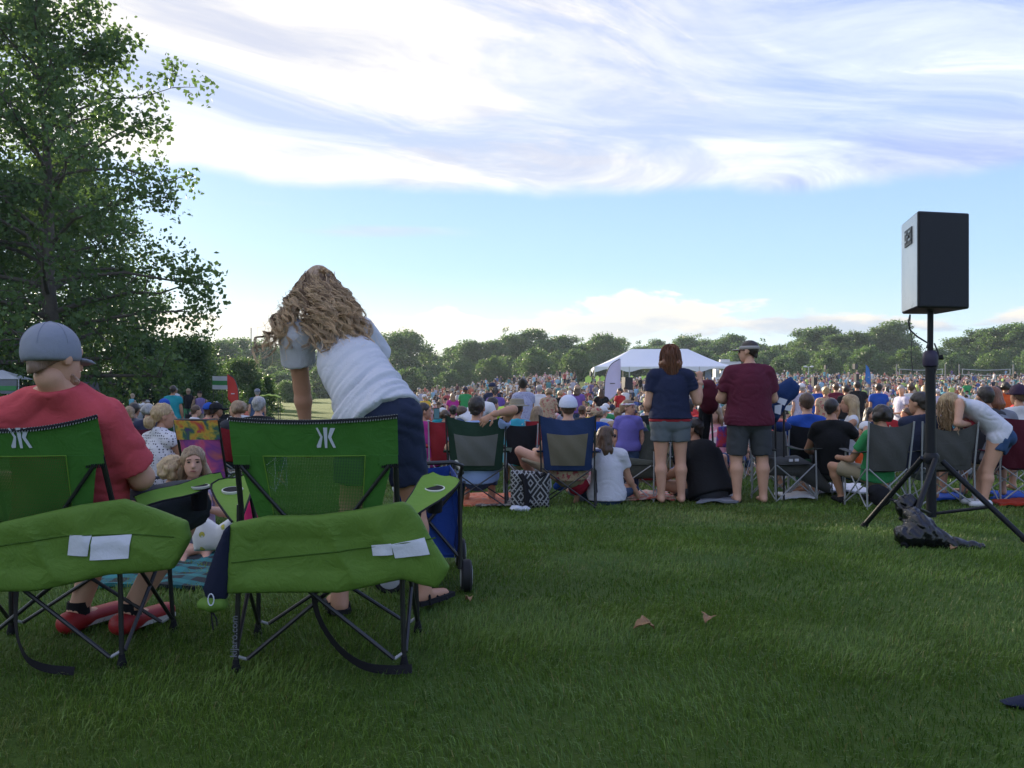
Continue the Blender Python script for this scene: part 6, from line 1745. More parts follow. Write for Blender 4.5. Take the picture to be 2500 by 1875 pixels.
    person('boy in green t-shirt with dark curly hair in grey camp chair', sit_pose(1.56, seat=.30, turn_head=-.2, knL=(-.40, .25, .46), anL=(-.26, .30, .09), elL=(-.28, -.02, .56), wrL=(-.30, .20, .56), knR=(.10, .42, .48)), (X, Y, g), R(3), skin=1, h=.015, shirt=P_('green'), sleeve=.6, bottom=P_('khaki'), leg=.8, hair=('curl', 'dark'), hk=1.1, shoes=P_('black'))
    X, Y, g = S(2296, 9.25)
    camp_chair('grey camp chair just behind the speaker pole', (X, Y, g), R(-8), CL['grey'], CL['grey'], frame=STEEL, H=.90, W=.265, sag=.09, bulge=.05, lean=.09)
    person('dark-haired person in navy seated behind the speaker pole', sit_pose(1.76, turn_head=-.7, knL=(-.48, .30, .55), anL=(-.45, .25, .09), pel=(-.18, -.06, .44), chs=(-.22, -.14, .74), nck=(-.24, -.18, .94), hd=(-.25, -.14, 1.09), shL=(-.41, -.17, .88), shR=(-.06, -.17, .88)), (X, Y, g), R(-2), skin=1, g=1.05, h=.015, shirt=P_('navy'), bottom=P_('grey'), leg=.8, hair=('short', 'dark'))
    X, Y, g = S(2478, 9.6)
    camp_chair('maroon camp chair cut by the right picture edge', (X, Y, g), R(-4), CL['maroon'], None, frame=STEEL, H=.95, W=.27, sag=.02)
    solid_obj('paper', PAPER, None, [Pillow([((2447 - 1250) / F * 9.2, px(0, 1072, 9.2)[2]), ((2466 - 1250) / F * 9.2, px(0, 1070, 9.2)[2]), ((2468 - 1250) / F * 9.2, px(0, 1046, 9.2)[2]), ((2449 - 1250) / F * 9.2, px(0, 1045, 9.2)[2])], 9.27, .008, .02)], .008, k=.004, pad=.03, label='white paper tag hanging on the maroon camp chair', cat='tag')
    person('person with auburn hair leaning forward over the maroon chair', sit_pose(1.72, turn_head=.4, nod=-.3, lean=-.15), (X - .12, Y + .15, g), R(-20), skin=1, h=.017, shirt=P_('grey'), bottom=P_('denim'), hair=('bob', 'red'))
    X, Y, g = S(2478, 10.6)
    person('man in navy and red cap behind the auburn-haired person', sit_pose(1.80, turn_head=-.3), (X, Y, g), R(-10), skin=1, h=.017, shirt=P_('white'), bottom=P_('khaki'), hair=('short', 'brown'), cap=(C_('cap_navy_red', (.035, .02, .045)), {}))
    X, Y, g = S(2392, 9.9)
    person('person in khaki shorts seated behind the bending girl', sit_pose(1.74, turn_head=.2, elL=(-.30, .10, .66), wrL=(-.20, .40, .60)), (X, Y, g), R(10), skin=1, h=.017, shirt=P_('charcoal'), bottom=tee('sand', (.50, .42, .27)), leg=.8, hair=('short', 'dark'))
    for (x0, x1, D0, D1, m, nm, lab, cat) in ((2432, 2540, 8.95, 9.6, P_('coral') if False else C_('rust_red', (.34, .030, .012)), 'mat', 'rust red mat on the grass at the right picture edge', 'mat'), (2276, 2350, 9.6, 10.6, P_('blue'), 'tarp', 'bright blue tarp on the grass behind the speaker stand', 'tarp'), (2420, 2520, 9.9, 10.8, P_('blue'), 'tarp', 'bright blue tarp behind the rust red mat', 'tarp'),
                                              (1985, 2110, 10.6, 12.0, P_('white'), 'sheet', 'white sheet spread on the grass behind the grey chairs', 'sheet'), (1520, 1640, 9.6, 10.8, M_tiedye('picnic_print', [(.5, .45, .4), (.45, .06, .04), (.5, .42, .3), (.2, .2, .25)], 6), 'blanket', 'pale and red picnic blanket behind the woman in navy', 'blanket'), (1700, 1800, 9.3, 10.4, P_('grey'), 'blanket', 'grey blanket under the person in black', 'blanket'), (1900, 1985, 9.8, 10.6, P_('white'), 'sheet', 'white sheet under the grey camp chair right of the couple', 'sheet')):
        sheet(nm, lab, cat, (x0, x1), D0, D1, m, .07 if nm != 'mat' else .10, int(x0) % 17)
    solid_obj('backpack', BLACKCLOTH, None, [Ell(px(2150, 1212, 8.75), (.11, .08, .10)), Ell(px(2138, 1196, 8.75), (.08, .06, .06))], .012, k=.04, disp=lambda a, b, c: .02 * (fbm(a * 12, b * 12, c * 12, 3, 2) - .5), label='black backpack on the grass beside the grey chair of the boy', cat='backpack')
    # low black beach chair, red chairs between the dark green and the blue chair
    X, Y, g = S(1272, 10.6); camp_chair('black camp chair between the dark green and the blue chair', (X, Y, g), 0, CL['black'], None, frame=STEEL, H=.88, W=.19, sag=.02)
    X, Y, g = S(1312, 11.6); camp_chair('red camp chair half hidden left of the blue chair', (X, Y, g), 0, CL['red'], None, frame=STEEL, H=.92, W=.16, sag=.0)
    X, Y, g = S(1072, 11.0); camp_chair('red camp chair left of the dark green chair', (X, Y, g), R(8), CL['red'], None, frame=STEEL, H=.92, W=.14, sag=.02)
    X, Y, g = S(1262, 12.2)
    o = person('man in tan sun hat seated right of the dark green chair', sit_pose(1.80, seat=.28, turn_head=.3), (X, Y, g), 0, skin=1, h=.017, shirt=P_('turquoise'), bottom=P_('khaki'), hair=('short', 'dark'))
    J = sit_pose(1.80, seat=.28, turn_head=.3); s = J['s']; c = J['hd']
    HAT = C_('tan_hat', (.26, .23, .17))
    ho = MB().lathe([(.175, .045), (.178, .052), (.115, .062), (.105, .075), (.098, .135), (.085, .148), (.02, .152)], 22, c).build('sun_hat', HAT, o, True)
    MB().lathe([(.108, .068), (.106, .086), (.100, .086)], 22, c).build('hat_band', P_('khaki'), ho, True)
    X, Y, g = S(1312, 12.5)
    person('person with long light brown hair between the sun hat and the white cap', sit_pose(1.66, seat=.30, turn_head=.5), (X, Y, g), 0, skin=1, fem=True, h=.017, shirt=P_('red'), bottom=P_('denim'), hair=('long', 'sandy'), hlen=.26)
    X, Y, g = S(1040, 11.6)
    person('woman in magenta t-shirt with dark ponytail, looking right', sit_pose(1.70, seat=.30, turn_head=1.0), (X, Y, g), R(-15), skin=1, fem=True, h=.015, shirt=P_('magenta'), sleeve=.6, bottom=P_('black'), hair=('pony', 'dark'), hlen=.38)
    # standing people in the middle distance
    sp = empty('smartphone', px(1066, 1010, 11.3), R(10), label='phone held up right of the woman in magenta', cat='phone')
    MB().box((0, 0, 0), (.075, .010, .15)).build('case', BLACKTUBE, sp); MB().box((0, -.0065, 0), (.066, .002, .13)).build('screen', M_plain('screen_teal', (.10, .22, .24), .2), sp)


build_next_row()


def build_left_group():
    S = at_px
    # polka-dot woman
    def dots(t, b, out):
        co = t.n('ShaderNodeTexCoord').outputs['Object']
        v = t.n('ShaderNodeTexVoronoi'); t.put(v.inputs['Vector'], co); v.inputs['Scale'].default_value = 42; v.inputs['Randomness'].default_value = .15
        k = t.m('LESS_THAN', v.outputs['Distance'], .30)
        t.put(b.inputs['Base Color'], t.mix(k, (.56, .55, .58, 1), (.03, .03, .05, 1))); b.inputs['Roughness'].default_value = .8
    DOTS = principled('polka_dots', dots)
    X, Y, g = S(404, 7.7)
    J = sit_pose(1.64, seat=.22, turn_head=.55, lean=.04, knees=.40)
    o = person('fair-haired woman in sleeveless polka-dot top with low bun', J, (X, Y, g), R(-30), skin=1, fem=True, g=1.05, h=.011, shirt=DOTS, sleeve=.12, loose=.014, neckdrop=-.18, bottom=P_('denim'), hair=('short', 'blond'), shirt_fold=folds(.005, 7, (0, 0, 1), 8))
    c, f, u, r = J['hd'], J['hf'], J['hu'], J['hr']
    hr = [k for k in o.children if k.name.startswith('hair')][0]
    solid_obj('low_bun', HAIR['blond'], hr, [Ell(c - f * .115 - u * .055, (.052, .052, .058))], .009, k=.01, disp=lambda a, b, d: .016 * (fbm(a * 60, b * 60, d * 30, 3, 2) - .5))
    low_chair('low dark beach chair under the woman in polka dots', (X, Y, g), R(-30), CL['black'], BLACKTUBE, H=.40)
    X, Y, g = S(529, 7.3)
    low_chair('tie-dye beach chair with sunburst head pillow', (X, Y, g), R(-3), M_tiedye('pink_tiedye', [(.60, .07, .08), (.66, .11, .24), (.24, .06, .30), (.66, .16, .09), (.60, .09, .30)], 4.5), BLACKTUBE, W=.165, H=.905, seat_z=.24,
              top=M_tiedye('sun_tiedye', [(.10, .02, .22), (.05, .16, .09), (.62, .42, .06), (.62, .10, .05), (.16, .04, .28)], 9.5), lean=.26)
    # the two children on the grass
    X, Y, g = S(400, 5.55)
    person('curly fair-haired boy on the ground behind the seated man', ground_pose(1.24, turn_head=.7, nod=-.55, lean=.10), (X, Y, g), R(-10), skin=0, h=.010, shirt=P_('charcoal'), bottom=P_('grey'), hair=('curl', 'blond'), hk=1.18, hhair=.007)
    X, Y, g = S(472, 5.7)
    J = ground_pose(1.33, turn_head=0, nod=-.02, elR=(.24, .10, .38), wrR=(.10, .26, .30), elL=(-.27, .12, .36), wrL=(-.10, .28, .42))
    J['hd'] = J['hd'] + V3(0, .02, .02)
    o = person('fair-haired girl in lavender top sitting on the ground, facing the camera', J, (X, Y, g), R(200), skin=0, fem=True, h=.009, shirt=tee('lilac', (.42, .34, .52)), sleeve=.2, bottom=P_('white'), hair=('long', 'sandy'), hlen=.20, hk=1.15, face=True, hhair=.007)
    # teal plaid blanket, printed wrap, pink bag
    def plaid(t, b, out):
        co = t.n('ShaderNodeTexCoord').outputs['Object']; sp = t.n('ShaderNodeSeparateXYZ'); t.put(sp.inputs[0], co)
        a = t.ss(t.m('SINE', t.m('MULTIPLY', sp.outputs[0], 42.0)), .2, .5); c = t.ss(t.m('SINE', t.m('MULTIPLY', sp.outputs[1], 36.0)), .1, .4)
        k = t.mix(a, (.010, .016, .020, 1), (.012, .10, .11, 1)); k = t.mix(t.m('MULTIPLY', c, .6), k, (.02, .20, .20, 1))
        t.put(b.inputs['Base Color'], k); b.inputs['Roughness'].default_value = .95
    PL = principled('teal_plaid', plaid)
    def fn(u, v):
        D = 4.55 + 1.35 * v; X = (225 + 320 * u - 1250) / F * D
        return X, D + .05 * np.sin(u * 7), gz(X, D) + .022 + .075 * (fbm(X * 5, D * 5, 0, 3, 3) - .25) * np.clip(np.sin(np.pi * u), 0, 1) ** .5
    MB().grid(fn, 40, 28, .02).build('blanket', PL, None, True, label='teal and black plaid blanket on the grass behind the green chairs', cat='blanket')
    def baby(t, b, out):
        co = t.n('ShaderNodeTexCoord').outputs['Object']
        v = t.n('ShaderNodeTexVoronoi'); t.put(v.inputs['Vector'], co); v.inputs['Scale'].default_value = 16
        k = t.m('LESS_THAN', v.outputs['Distance'], .26); n = t.noise(co, 60, 3)
        c = t.mix(t.ss(n, .4, .6), (.20, .30, .06, 1), (.50, .42, .06, 1))
        t.put(b.inputs['Base Color'], t.mix(t.m('MULTIPLY', k, t.ss(n, .3, .5)), (.60, .60, .58, 1), c)); b.inputs['Roughness'].default_value = .8
    p = V3(*px(520, 1300, 4.75))
    solid_obj('printed_wrap', principled('printed_cotton', baby), None, [Pillow([(p[0] - .10, p[2] - .10), (p[0] + .11, p[2] - .10), (p[0] + .12, p[2] + .10), (p[0] + .03, p[2] + .04), (p[0] - .05, p[2] + .09), (p[0] - .11, p[2] + .04)], 4.75, .05, .07)], .010, k=.004, pad=.03, disp=lambda a, b, c: .02 * (fbm(a * 13, b * 13, c * 13, 5, 3) - .5), label='white cotton wrap with green and yellow print between the green chairs', cat='cloth')
    p = V3(*px(624, 1242, 4.2))
    solid_obj('pink_bag', P_('magenta') if False else C_('hot_pink', (.55, .02, .13)), None, [Ell(p, (.05, .05, .07)), Ell(p - V3(0, 0, .07), (.055, .05, .06))], .010, k=.03, label='hot pink bag behind the left post of the empty green chair', cat='bag')
    p = V3(*px(1000, 1170, 6.2)); 
    solid_obj('white_sack', M_plain('white_sack', (.55, .56, .60), .5, .1, 12, .4, 25), None, [Ell(px(1005, 1178, 6.0), (.11, .09, .085)), Ell(px(985, 1192, 6.0), (.08, .08, .06))], .012, k=.04, disp=lambda a, b, c: .03 * (fbm(a * 11, b * 11, c * 11, 7, 3) - .5), label='white plastic sack beyond the bending woman', cat='sack')
    # blue folding wagon
    wagon()


def wagon():
    X, Y = (1040 - 1250) / F * 4.75, 4.85; g = Z_(X, Y)
    w = empty('folding_wagon', (X, Y, g), R(6), label='blue folding wagon with black frame beside the empty green chair', cat='wagon')
    q = lambda x, y, D=4.62: V3(*px(x, y, D)) - V3(X, Y, g)
    BLUE = C_('wagon_blue', (.018, .055, .26), bump=.4)
    zt, zb = q(0, 1158)[2], q(0, 1352)[2]
    hx, hy = .145, .36
    def side(name, a, b, mat):
        def fn(u, v):
            x = a[0] + (b[0] - a[0]) * u; y = a[1] + (b[1] - a[1]) * u; z = zb + (zt - zb) * v
            return x + .012 * np.sin(v * 6 + u * 4), y + .012 * np.sin(u * 9), z - .015 * np.sin(np.pi * u) * v
        return MB().grid(fn, 10, 8, .006).build(name, mat, w, True)
    side('end_panel', (-hx, -hy), (hx, -hy), BLUE); side('end_panel', (hx, hy), (-hx, hy), BLUE)
    side('side_panel', (hx, -hy), (hx, hy), BLUE); side('side_panel', (-hx, hy), (-hx, -hy), BLUE)
    MB().grid(lambda u, v: (-hx + 2 * hx * u, -hy + 2 * hy * v, zb + .02 + 0 * u), 6, 6, .006).build('floor_panel', BLUE, w)
    for (sx, sy) in ((-1, -1), (1, -1), (-1, 1), (1, 1)):
        tube_obj('corner_post', BLACKTUBE, w, [(sx * (hx + .02), sy * (hy + .02), .13), (sx * (hx + .02), sy * (hy + .02), zt + .02)], .012, 8)
    for sy in (-1, 1):
        y = sy * (hy + .03)
        tube_obj('cross_bar', BLACKTUBE, w, [(-hx - .02, y - .012, zb), (hx + .02, y - .012, zt - .03)], .009, 8); tube_obj('cross_bar', BLACKTUBE, w, [(hx + .02, y + .012, zb), (-hx - .02, y + .012, zt - .03)], .009, 8)
    for sx in (-1, 1):
        x = sx * (hx + .03)
        tube_obj('cross_bar', BLACKTUBE, w, [(x - .012, -hy, zb), (x - .012, hy, zt - .03)], .009, 8); tube_obj('cross_bar', BLACKTUBE, w, [(x + .012, hy, zb), (x + .012, -hy, zt - .03)], .009, 8)
        tube_obj('top_rail', BLACKTUBE, w, [(x, -hy - .02, zt + .02), (x, hy + .02, zt + .02)], .012, 8)
    tube_obj('handle', BLACKTUBE, w, [(hx + .02, -hy - .02, zt), (hx + .03, -hy - .05, zt + .06), (hx - .02, -hy - .08, zt + .08), (-.05, -hy - .08, zt + .075)], .011, 8)
    solid_obj('pouch', C_('dark_pouch', (.012, .016, .03)), w, [Pillow([(-.10, zt - .16), (.06, zt - .17), (.08, zt - .01), (-.11, zt - .01)], -hy - .03, .03, .05)], .010, k=.004, pad=.03)
    for (sx, sy, rr) in ((-1, -1, .085), (1, -1, .085), (-1, 1, .085), (1, 1, .085)):
        x, y = sx * (hx + .055), sy * (hy - .03); M = np.array([[0, 0, 1], [0, 1, 0], [-1, 0, 0]]) if (sx, sy) != (-1, -1) else np.array([[1, 0, 0], [0, 0, -1], [0, 1, 0]])
        wh = MB().lathe([(.05, -.028), (.075, -.028), (rr, -.018), (rr, .018), (.075, .028), (.05, .028)], 24, (x, y, rr), M).build('wheel', M_plain('tyre', (.015, .015, .016), .7), w, True)
        MB().lathe([(.055, -.031), (.058, -.030), (.058, .030), (.055, .031), (.015, .034), (.012, .034)], 20, (x, y, rr), M).build('rim', M_plain('rim_pale', (.45, .46, .48), .45), wh, True)
        tube_obj('fork', BLACKTUBE, w, [(x, y, rr), (sx * (hx + .02), sy * hy, .20)], .010, 8)


build_left_group()
# ------------------------------------------------------------------ things beyond the crowd
WHITEVINYL = M_plain('white_vinyl', (.66, .68, .74), .5, .05, 3)
ALU = M_metal('tent_pole', (.42, .43, .45), .4)


def build_tent():
    D = 112.0; X0, X1 = (1448 - 1250) / F * D, (1772 - 1250) / F * D; g = Z_((X0 + X1) / 2, D)
    t = empty('marquee_tent', ((X0 + X1) / 2, D, g), R(-3), label='large white marquee tent with peaked roof beyond the crowd', cat='tent')
    hx, hy = (X1 - X0) / 2, 5.0; ze = CZ + (HZ - 898) / F * D - g; zr = CZ + (HZ - 852) / F * D - g; rx = hx * .42
    def quadp(a, b, c, d):
        a, b, c, d = map(V3, (a, b, c, d))
        def fn(u, v):
            P = (a * (1 - u)[..., None] + b * u[..., None]) * (1 - v)[..., None] + (d * (1 - u)[..., None] + c * u[..., None]) * v[..., None]
            return P[..., 0], P[..., 1], P[..., 2] - .35 * np.sin(np.pi * v) * (.6 + .4 * np.cos(u * 4 * np.pi)) * .8
        return MB().grid(fn, 33, 10, .02).build('roof_panel', WHITEVINYL, t, True)
    quadp((-hx, -hy, ze), (hx, -hy, ze), (rx, 0, zr), (-rx, 0, zr)); quadp((hx, hy, ze), (-hx, hy, ze), (-rx, 0, zr), (rx, 0, zr))
    quadp((-hx, hy, ze), (-hx, -hy, ze), (-rx, 0, zr), (-rx, .01, zr)); quadp((hx, -hy, ze), (hx, hy, ze), (rx, .01, zr), (rx, 0, zr))
    def val(a, b, n):
        a, b = V3(a), V3(b)
        def fn(u, v):
            P = a[None, None] * (1 - u)[..., None] + b[None, None] * u[..., None]
            drop = .25 + .42 * np.abs(np.cos(u * n * np.pi)) ** 3
            return P[..., 0], P[..., 1], P[..., 2] - v * drop
        MB().grid(fn, 12 * n + 1, 3, .02).build('valance', WHITEVINYL, t)
    val((-hx - .01, -hy - .01, ze), (hx + .01, -hy - .01, ze), 4); val((-hx - .01, hy, ze), (-hx - .01, -hy, ze), 2); val((hx + .01, -hy, ze), (hx + .01, hy, ze), 2)
    for x in np.linspace(-hx, hx, 5):
        for y in (-hy, hy): tube_obj('tent_pole', ALU, t, [(x, y, 0), (x, y, ze)], .07, 8)
    for y in (-.6, .6): MB().box((0, y * 4, .35), (hx * 1.6, 2.0, .06)).build('platform', M_plain('deck_dark', (.05, .05, .06), .7), t)
    # trailer and panels right of it
    p = at_px(1774, 118); w = 60 / F * 118
    tr = empty('trailer', p, R(-4), label='white box trailer with roof unit right of the tent', cat='trailer')
    z1 = CZ + (HZ - 884) / F * 118 - p[2]
    MB().box((0, 0, (z1 + .6) / 2 + .0), (w, 2.4, z1 - .6)).build('body', WHITEVINYL, tr)
    MB().box((0, -1.22, z1 - .12), (w + .04, .05, .16)).build('roof_trim', ALU, tr); MB().box((-.3, 0, z1 + .18), (1.3, .9, .36)).build('roof_unit', M_plain('unit_pale', (.5, .5, .5), .6), tr)
    for x in (-w * .32, w * .05, w * .34): MB().box((x, -1.215, z1 * .55), (.05, .03, z1 * .7)).build('door_edge', ALU, tr)
    MB().box((-w * .36, -1.22, z1 * .82), (.45, .03, .30)).build('window', M_plain('dark_glass', (.02, .02, .03), .1), tr)
    for sx in (-.5, .5): MB().lathe([(.05, -.12), (.33, -.12), (.36, 0), (.33, .12), (.05, .12)], 16, (sx, -1.0, .36), np.array([[1, 0, 0], [0, 0, -1], [0, 1, 0]])).build('wheel', BLACKTUBE, tr, True)
    p = at_px(1715, 110); MB().box((p[0], p[1], p[2] + 1.6), (.75, .08, 3.2)).build('door_panel', M_plain('brown_wood', (.14, .07, .035), .6, .25, 4), None, label='tall brown wooden panel under the right end of the tent', cat='panel')
    p = at_px(1729, 109); b = empty('banner_stand', p, 0, label='pale blue upright banner beside the brown panel', cat='banner')
    MB().box((0, 0, 1.55), (.78, .03, 2.7)).build('cloth', M_tiedye('blue_banner', [(.25, .32, .60), (.38, .44, .70), (.22, .28, .55)], 2), b); tube_obj('pole', ALU, b, [(0, .03, 0), (0, .03, 2.95)], .03, 6)
    p = at_px(1765, 100); MB().box((p[0], p[1], p[2] + .55), (2.4, .9, 1.1)).build('white_table', WHITEVINYL, None, label='white covered table in front of the trailer', cat='table')


def adirondack(loc, rz, mat, label):
    c = empty('slat_chair', loc, rz, label=label, cat='garden chair', group='bright garden chairs before the tent')
    for i in range(6):
        x = -.30 + .12 * i; h = 1.05 - .10 * abs(i - 2.5)
        MB().box((x, -.35 - .0, .35 + h * .5), (.10, .03, h)).build('back_slat', mat, c)
    MB().box((0, 0, .36), (.66, .7, .04)).build('seat', mat, c)
    for s in (-1, 1):
        MB().box((s * .40, .02, .58), (.13, .85, .03)).build('arm', mat, c); MB().box((s * .37, .36, .28), (.05, .10, .56)).build('leg', mat, c); MB().box((s * .37, -.34, .28), (.05, .10, .56)).build('leg', mat, c)
    return c


def feather_flag(x, ytop, ybase, D, w, mat, label, lean=.0, right=True, mark=None):
    g = at_px(x, D); H = CZ + (HZ - ytop) / F * D - g[2]; zb = CZ + (HZ - ybase) / F * D - g[2]
    f = empty('feather_flag', g, 0, label=label, cat='flag')
    s = 1 if right else -1
    top = w * F / D
    pole = [(0, 0, 0), (0, 0, zb), (s * .02, 0, zb + (H - zb) * .55), (s * w * .35, 0, zb + (H - zb) * .88), (s * w * .95, 0, H)]
    P = np.array(pole); tt = np.linspace(0, 4, 30); P = np.stack([np.interp(tt, range(5), P[:, i]) for i in range(3)], 1)
    for _ in range(8): P[1:-1] = (P[:-2] + 2 * P[1:-1] + P[2:]) / 4
    tube_obj('pole', BLACKTUBE, f, P, .02, 6)
    def fn(u, v):
        z = zb + (H - zb) * v; x0 = np.interp(z, P[:, 2], P[:, 0]); full = w * (np.clip(v * 3.2, .12, 1)) ** .8
        x1 = np.where(s > 0, np.maximum(full, x0 + .02), np.minimum(-full, x0 - .02))
        return x0 + (x1 - x0) * u, .05 * np.sin(u * 5 + v * 7) * u - .01, z
    cl = MB().grid(fn, 9, 24, .006).build('sail', mat, f, True)
    if mark is not None: MB().box((s * w * .5, -.06, zb + (H - zb) * .45), (w * .3, .02, .035)).build('print', mark, cl)
    return f


def stand_speaker(x, ytop, ybot, wpx, D, label):
    g = at_px(x, D); h = (ybot - ytop) / F * D; z = CZ + (HZ - ybot) / F * D - g[2]; w = wpx / F * D
    s = empty('stand_speaker', g, R(20), label=label, cat='loudspeaker', group='loudspeakers on stands in the crowd')
    b = MB().box((0, 0, z + h / 2), (w * .85, w * .8, h)).build('cabinet', M_plain('speaker_case', (.010, .010, .012), .45), s)
    MB().box((0, -w * .41, z + h / 2), (w * .78, .02, h * .94)).build('grille', M_plain('speaker_grille', (.016, .018, .024), .65), b)
    tube_obj('pole', BLACKTUBE, s, [(0, 0, 0), (0, 0, z)], .03, 6)
    for k in range(3): a = k * 2.09; tube_obj('leg', BLACKTUBE, s, [(0, 0, min(.9, z * .5)), (.55 * math.cos(a), .55 * math.sin(a), 0)], .02, 5)


def build_far_things():
    build_tent()
    LIMEP, TEALP = M_plain('lime_paint', (.42, .66, .12), .5), M_plain('teal_paint', (.08, .42, .46), .5)
    names = ['leftmost', 'second from left', 'third from left', 'fourth from left', 'fifth from left', 'sixth from left', 'seventh from left', 'eighth from left']
    xs = [(1437, 0), (1462, 0), (1471, 0), (1503, 1), (1546, 0), (1569, 0), (1577, 0), (1584, 1)]
    cl = [0, 0]
    for x, m in xs:
        adirondack(at_px(x, 98), R(170 + (x % 7) * 5), (LIMEP, TEALP)[m], '%s of the %s garden chairs before the tent' % (names[cl[m]], ('lime green', 'teal')[m])); cl[m] += 1
    feather_flag(1475, 876, 985, 42, .80, M_plain('flag_lilac', (.50, .50, .68), .6, .06, 2, trans=.3), 'pale lilac feather flag left of the tent', mark=BLACKTUBE)
    feather_flag(583, 914, 1000, 40, .52, M_plain('flag_red', (.60, .060, .045), .6, .10, 2, trans=.35), 'red feather flag right of the striped banner', right=False, mark=P_('white'))
    feather_flag(2126, 890, 946, 75, .46, M_plain('flag_blue', (.03, .19, .52), .6, .10, 2, trans=.3), 'blue feather flag in the crowd, right of the tent', right=False, mark=P_('white'))
    for a in ((1531, 921, 952, 24, 42, 'black loudspeaker on a stand just right of the pale flag'), (1988, 921, 944, 12, 56, 'black loudspeaker on a stand left of the blue flag'), (2091, 913, 930, 11, 75, 'small loudspeaker on a stand beside the blue flag'), (2016, 891, 902, 7, 100, 'far loudspeaker raised high, second left of the blue flag'), (2088, 888, 901, 11, 100, 'far loudspeaker raised high just left of the blue flag'), (1443, 907, 918, 6, 100, 'far loudspeaker at the left corner of the tent')):
        stand_speaker(*a)
    # lamp post with two globes
    g = at_px(1974, 130); L = empty('lamp_post', g, 0, label='pale twin-headed lamp post beyond the crowd', cat='lamp post'); h = CZ + (HZ - 896) / F * 130 - g[2]
    tube_obj('post', ALU, L, [(0, 0, 0), (0, 0, h)], .07, 8); tube_obj('arm', ALU, L, [(-.5, 0, h), (.5, 0, h)], .05, 6)
    for s in (-1, 1): MB().lathe([(.05, -.12), (.28, -.02), (.30, .06), (.10, .16)], 12, (s * .5, 0, h + .02)).build('lamp_head', WHITEVINYL, L, True)
    # volleyball nets
    NETW = M_plain('net_tape', (.42, .45, .46), .6)
    for (xa, xb, lab) in ((2189, 2308, 'left volleyball net behind the far crowd'), (2342, 2474, 'right volleyball net behind the far crowd')):
        D = 120.0; A, B = V3(*at_px(xa, D)), V3(*at_px(xb, D)); n = empty('volleyball_net', (A + B) / 2, 0, label=lab, cat='volleyball net')
        c = (A + B) / 2; a, b = A - c, B - c
        zt, zb_ = CZ + (HZ - 901) / F * D - c[2], CZ + (HZ - 914) / F * D - c[2]; zp = CZ + (HZ - 889) / F * D - c[2]
        for p in (a, b): tube_obj('post', M_plain('post_grey', (.16, .17, .17), .6), n, [(p[0], p[1], p[2] - .2), (p[0], p[1], zp)], .09, 8)
        i0, i1 = a * .94 + b * .06, b * .94 + a * .06
        sag = lambda u, z: (i0[0] + (i1[0] - i0[0]) * u, i0[1] + (i1[1] - i0[1]) * u, z - .16 * math.sin(math.pi * u))
        for z in (zt, zb_): tube_obj('tape', NETW, n, [sag(u, z) for u in np.linspace(0, 1, 11)], .045, 5)
        for u in (0, 1): tube_obj('tape', NETW, n, [sag(u, zt), sag(u, zb_)], .04, 5)
        m = MB()
        for u in np.linspace(.03, .97, 22): m.tube([sag(u, zt), sag(u, zb_)], .006, 3)
        m.build('netting', BLACKTUBE, n)
        for (p, q) in ((a, i0), (b, i1)):
            for z in (zt, zb_): tube_obj('tie', NETW, n, [(p[0], p[1], z), (q[0], q[1], z)], .015, 4)
    # striped banner on scaffold
    D = 55.0; g = V3(*at_px(542, D)); b = empty('striped_banner', g, 0, label='green and white striped banner on a scaffold frame', cat='banner')
    q = lambda x, y: ((x - 1250) / F * D - g[0], CZ + (HZ - y) / F * D - g[2])
    x0, zt = q(519, 918); x1, zb_ = q(566, 950); zg = zt - (zt - zb_) * .34; zg2 = zt - (zt - zb_) * .68
    for (za, zc, m) in ((zt, zg, P_('white')), (zg, zg2, M_plain('banner_green', (.05, .24, .07), .6)), (zg2, zb_, P_('white'))):
        MB().grid(lambda u, v: (x0 + (x1 - x0) * u, -.03 + .015 * np.sin(u * 9), zc + (za - zc) * v - .02 * np.sin(np.pi * u)), 12, 4, .01).build('stripe', m, b, True)
    for x in (x0 + .03, (x0 + x1) / 2, x1 - .03): tube_obj('upright', BLACKTUBE, b, [(x, .03, -.05), (x, .03, zt + .06)], .022, 6)
    for z in (zt, zb_ - .1, .5): tube_obj('rail', BLACKTUBE, b, [(x0, .04, z), (x1, .04, z)], .018, 6)
    # flag pole with limp striped flag
    D = 90.0; g = V3(*at_px(613, D)); f = empty('flag_pole', g, 0, label='thin flag pole with a limp red and white striped flag', cat='flag pole')
    tube_obj('pole', M_metal('pole_dark', (.06, .07, .08), .5), f, [(0, 0, 0), (0, 0, CZ + (HZ - 800) / F * D - g[2])], .05, 8)
    z0, z1 = CZ + (HZ - 957) / F * D - g[2], CZ + (HZ - 921) / F * D - g[2]
    for i in range(9):
        za, zc = z1 - (z1 - z0) * i / 9, z1 - (z1 - z0) * (i + 1) / 9
        MB().grid(lambda u, v: (.06 + (.36 + .04 * math.sin(i)) * u, .10 * np.sin(u * 7), zc + (za - zc) * v - .28 * u), 10, 3, .01).build('stripe', (P_('red'), P_('white'))[i % 2], f, True)
    MB().grid(lambda u, v: (.05 + .15 * u, -.02 + .10 * np.sin(u * 3), z1 - .75 * v - .08 * u), 5, 5, .015).build('canton', P_('navy'), f, True)
    # lime sunshade on thin legs
    D = 40.0; g = V3(*at_px(658, D)); c = empty('sunshade', g, R(8), label='lime sunshade on thin poles on the field', cat='sunshade'); h = CZ + (HZ - 970) / F * D - g[2]
    MB().grid(lambda u, v: ((u - .5) * 1.05, (v - .5) * .8, h + .10 * np.sin(np.pi * u) + .05 * np.sin(np.pi * v) - .02 * np.cos(u * 20)), 16, 8, .02).build('canopy', M_plain('lime_canopy', (.42, .56, .08), .6, .1, 3, trans=.3), c, True)
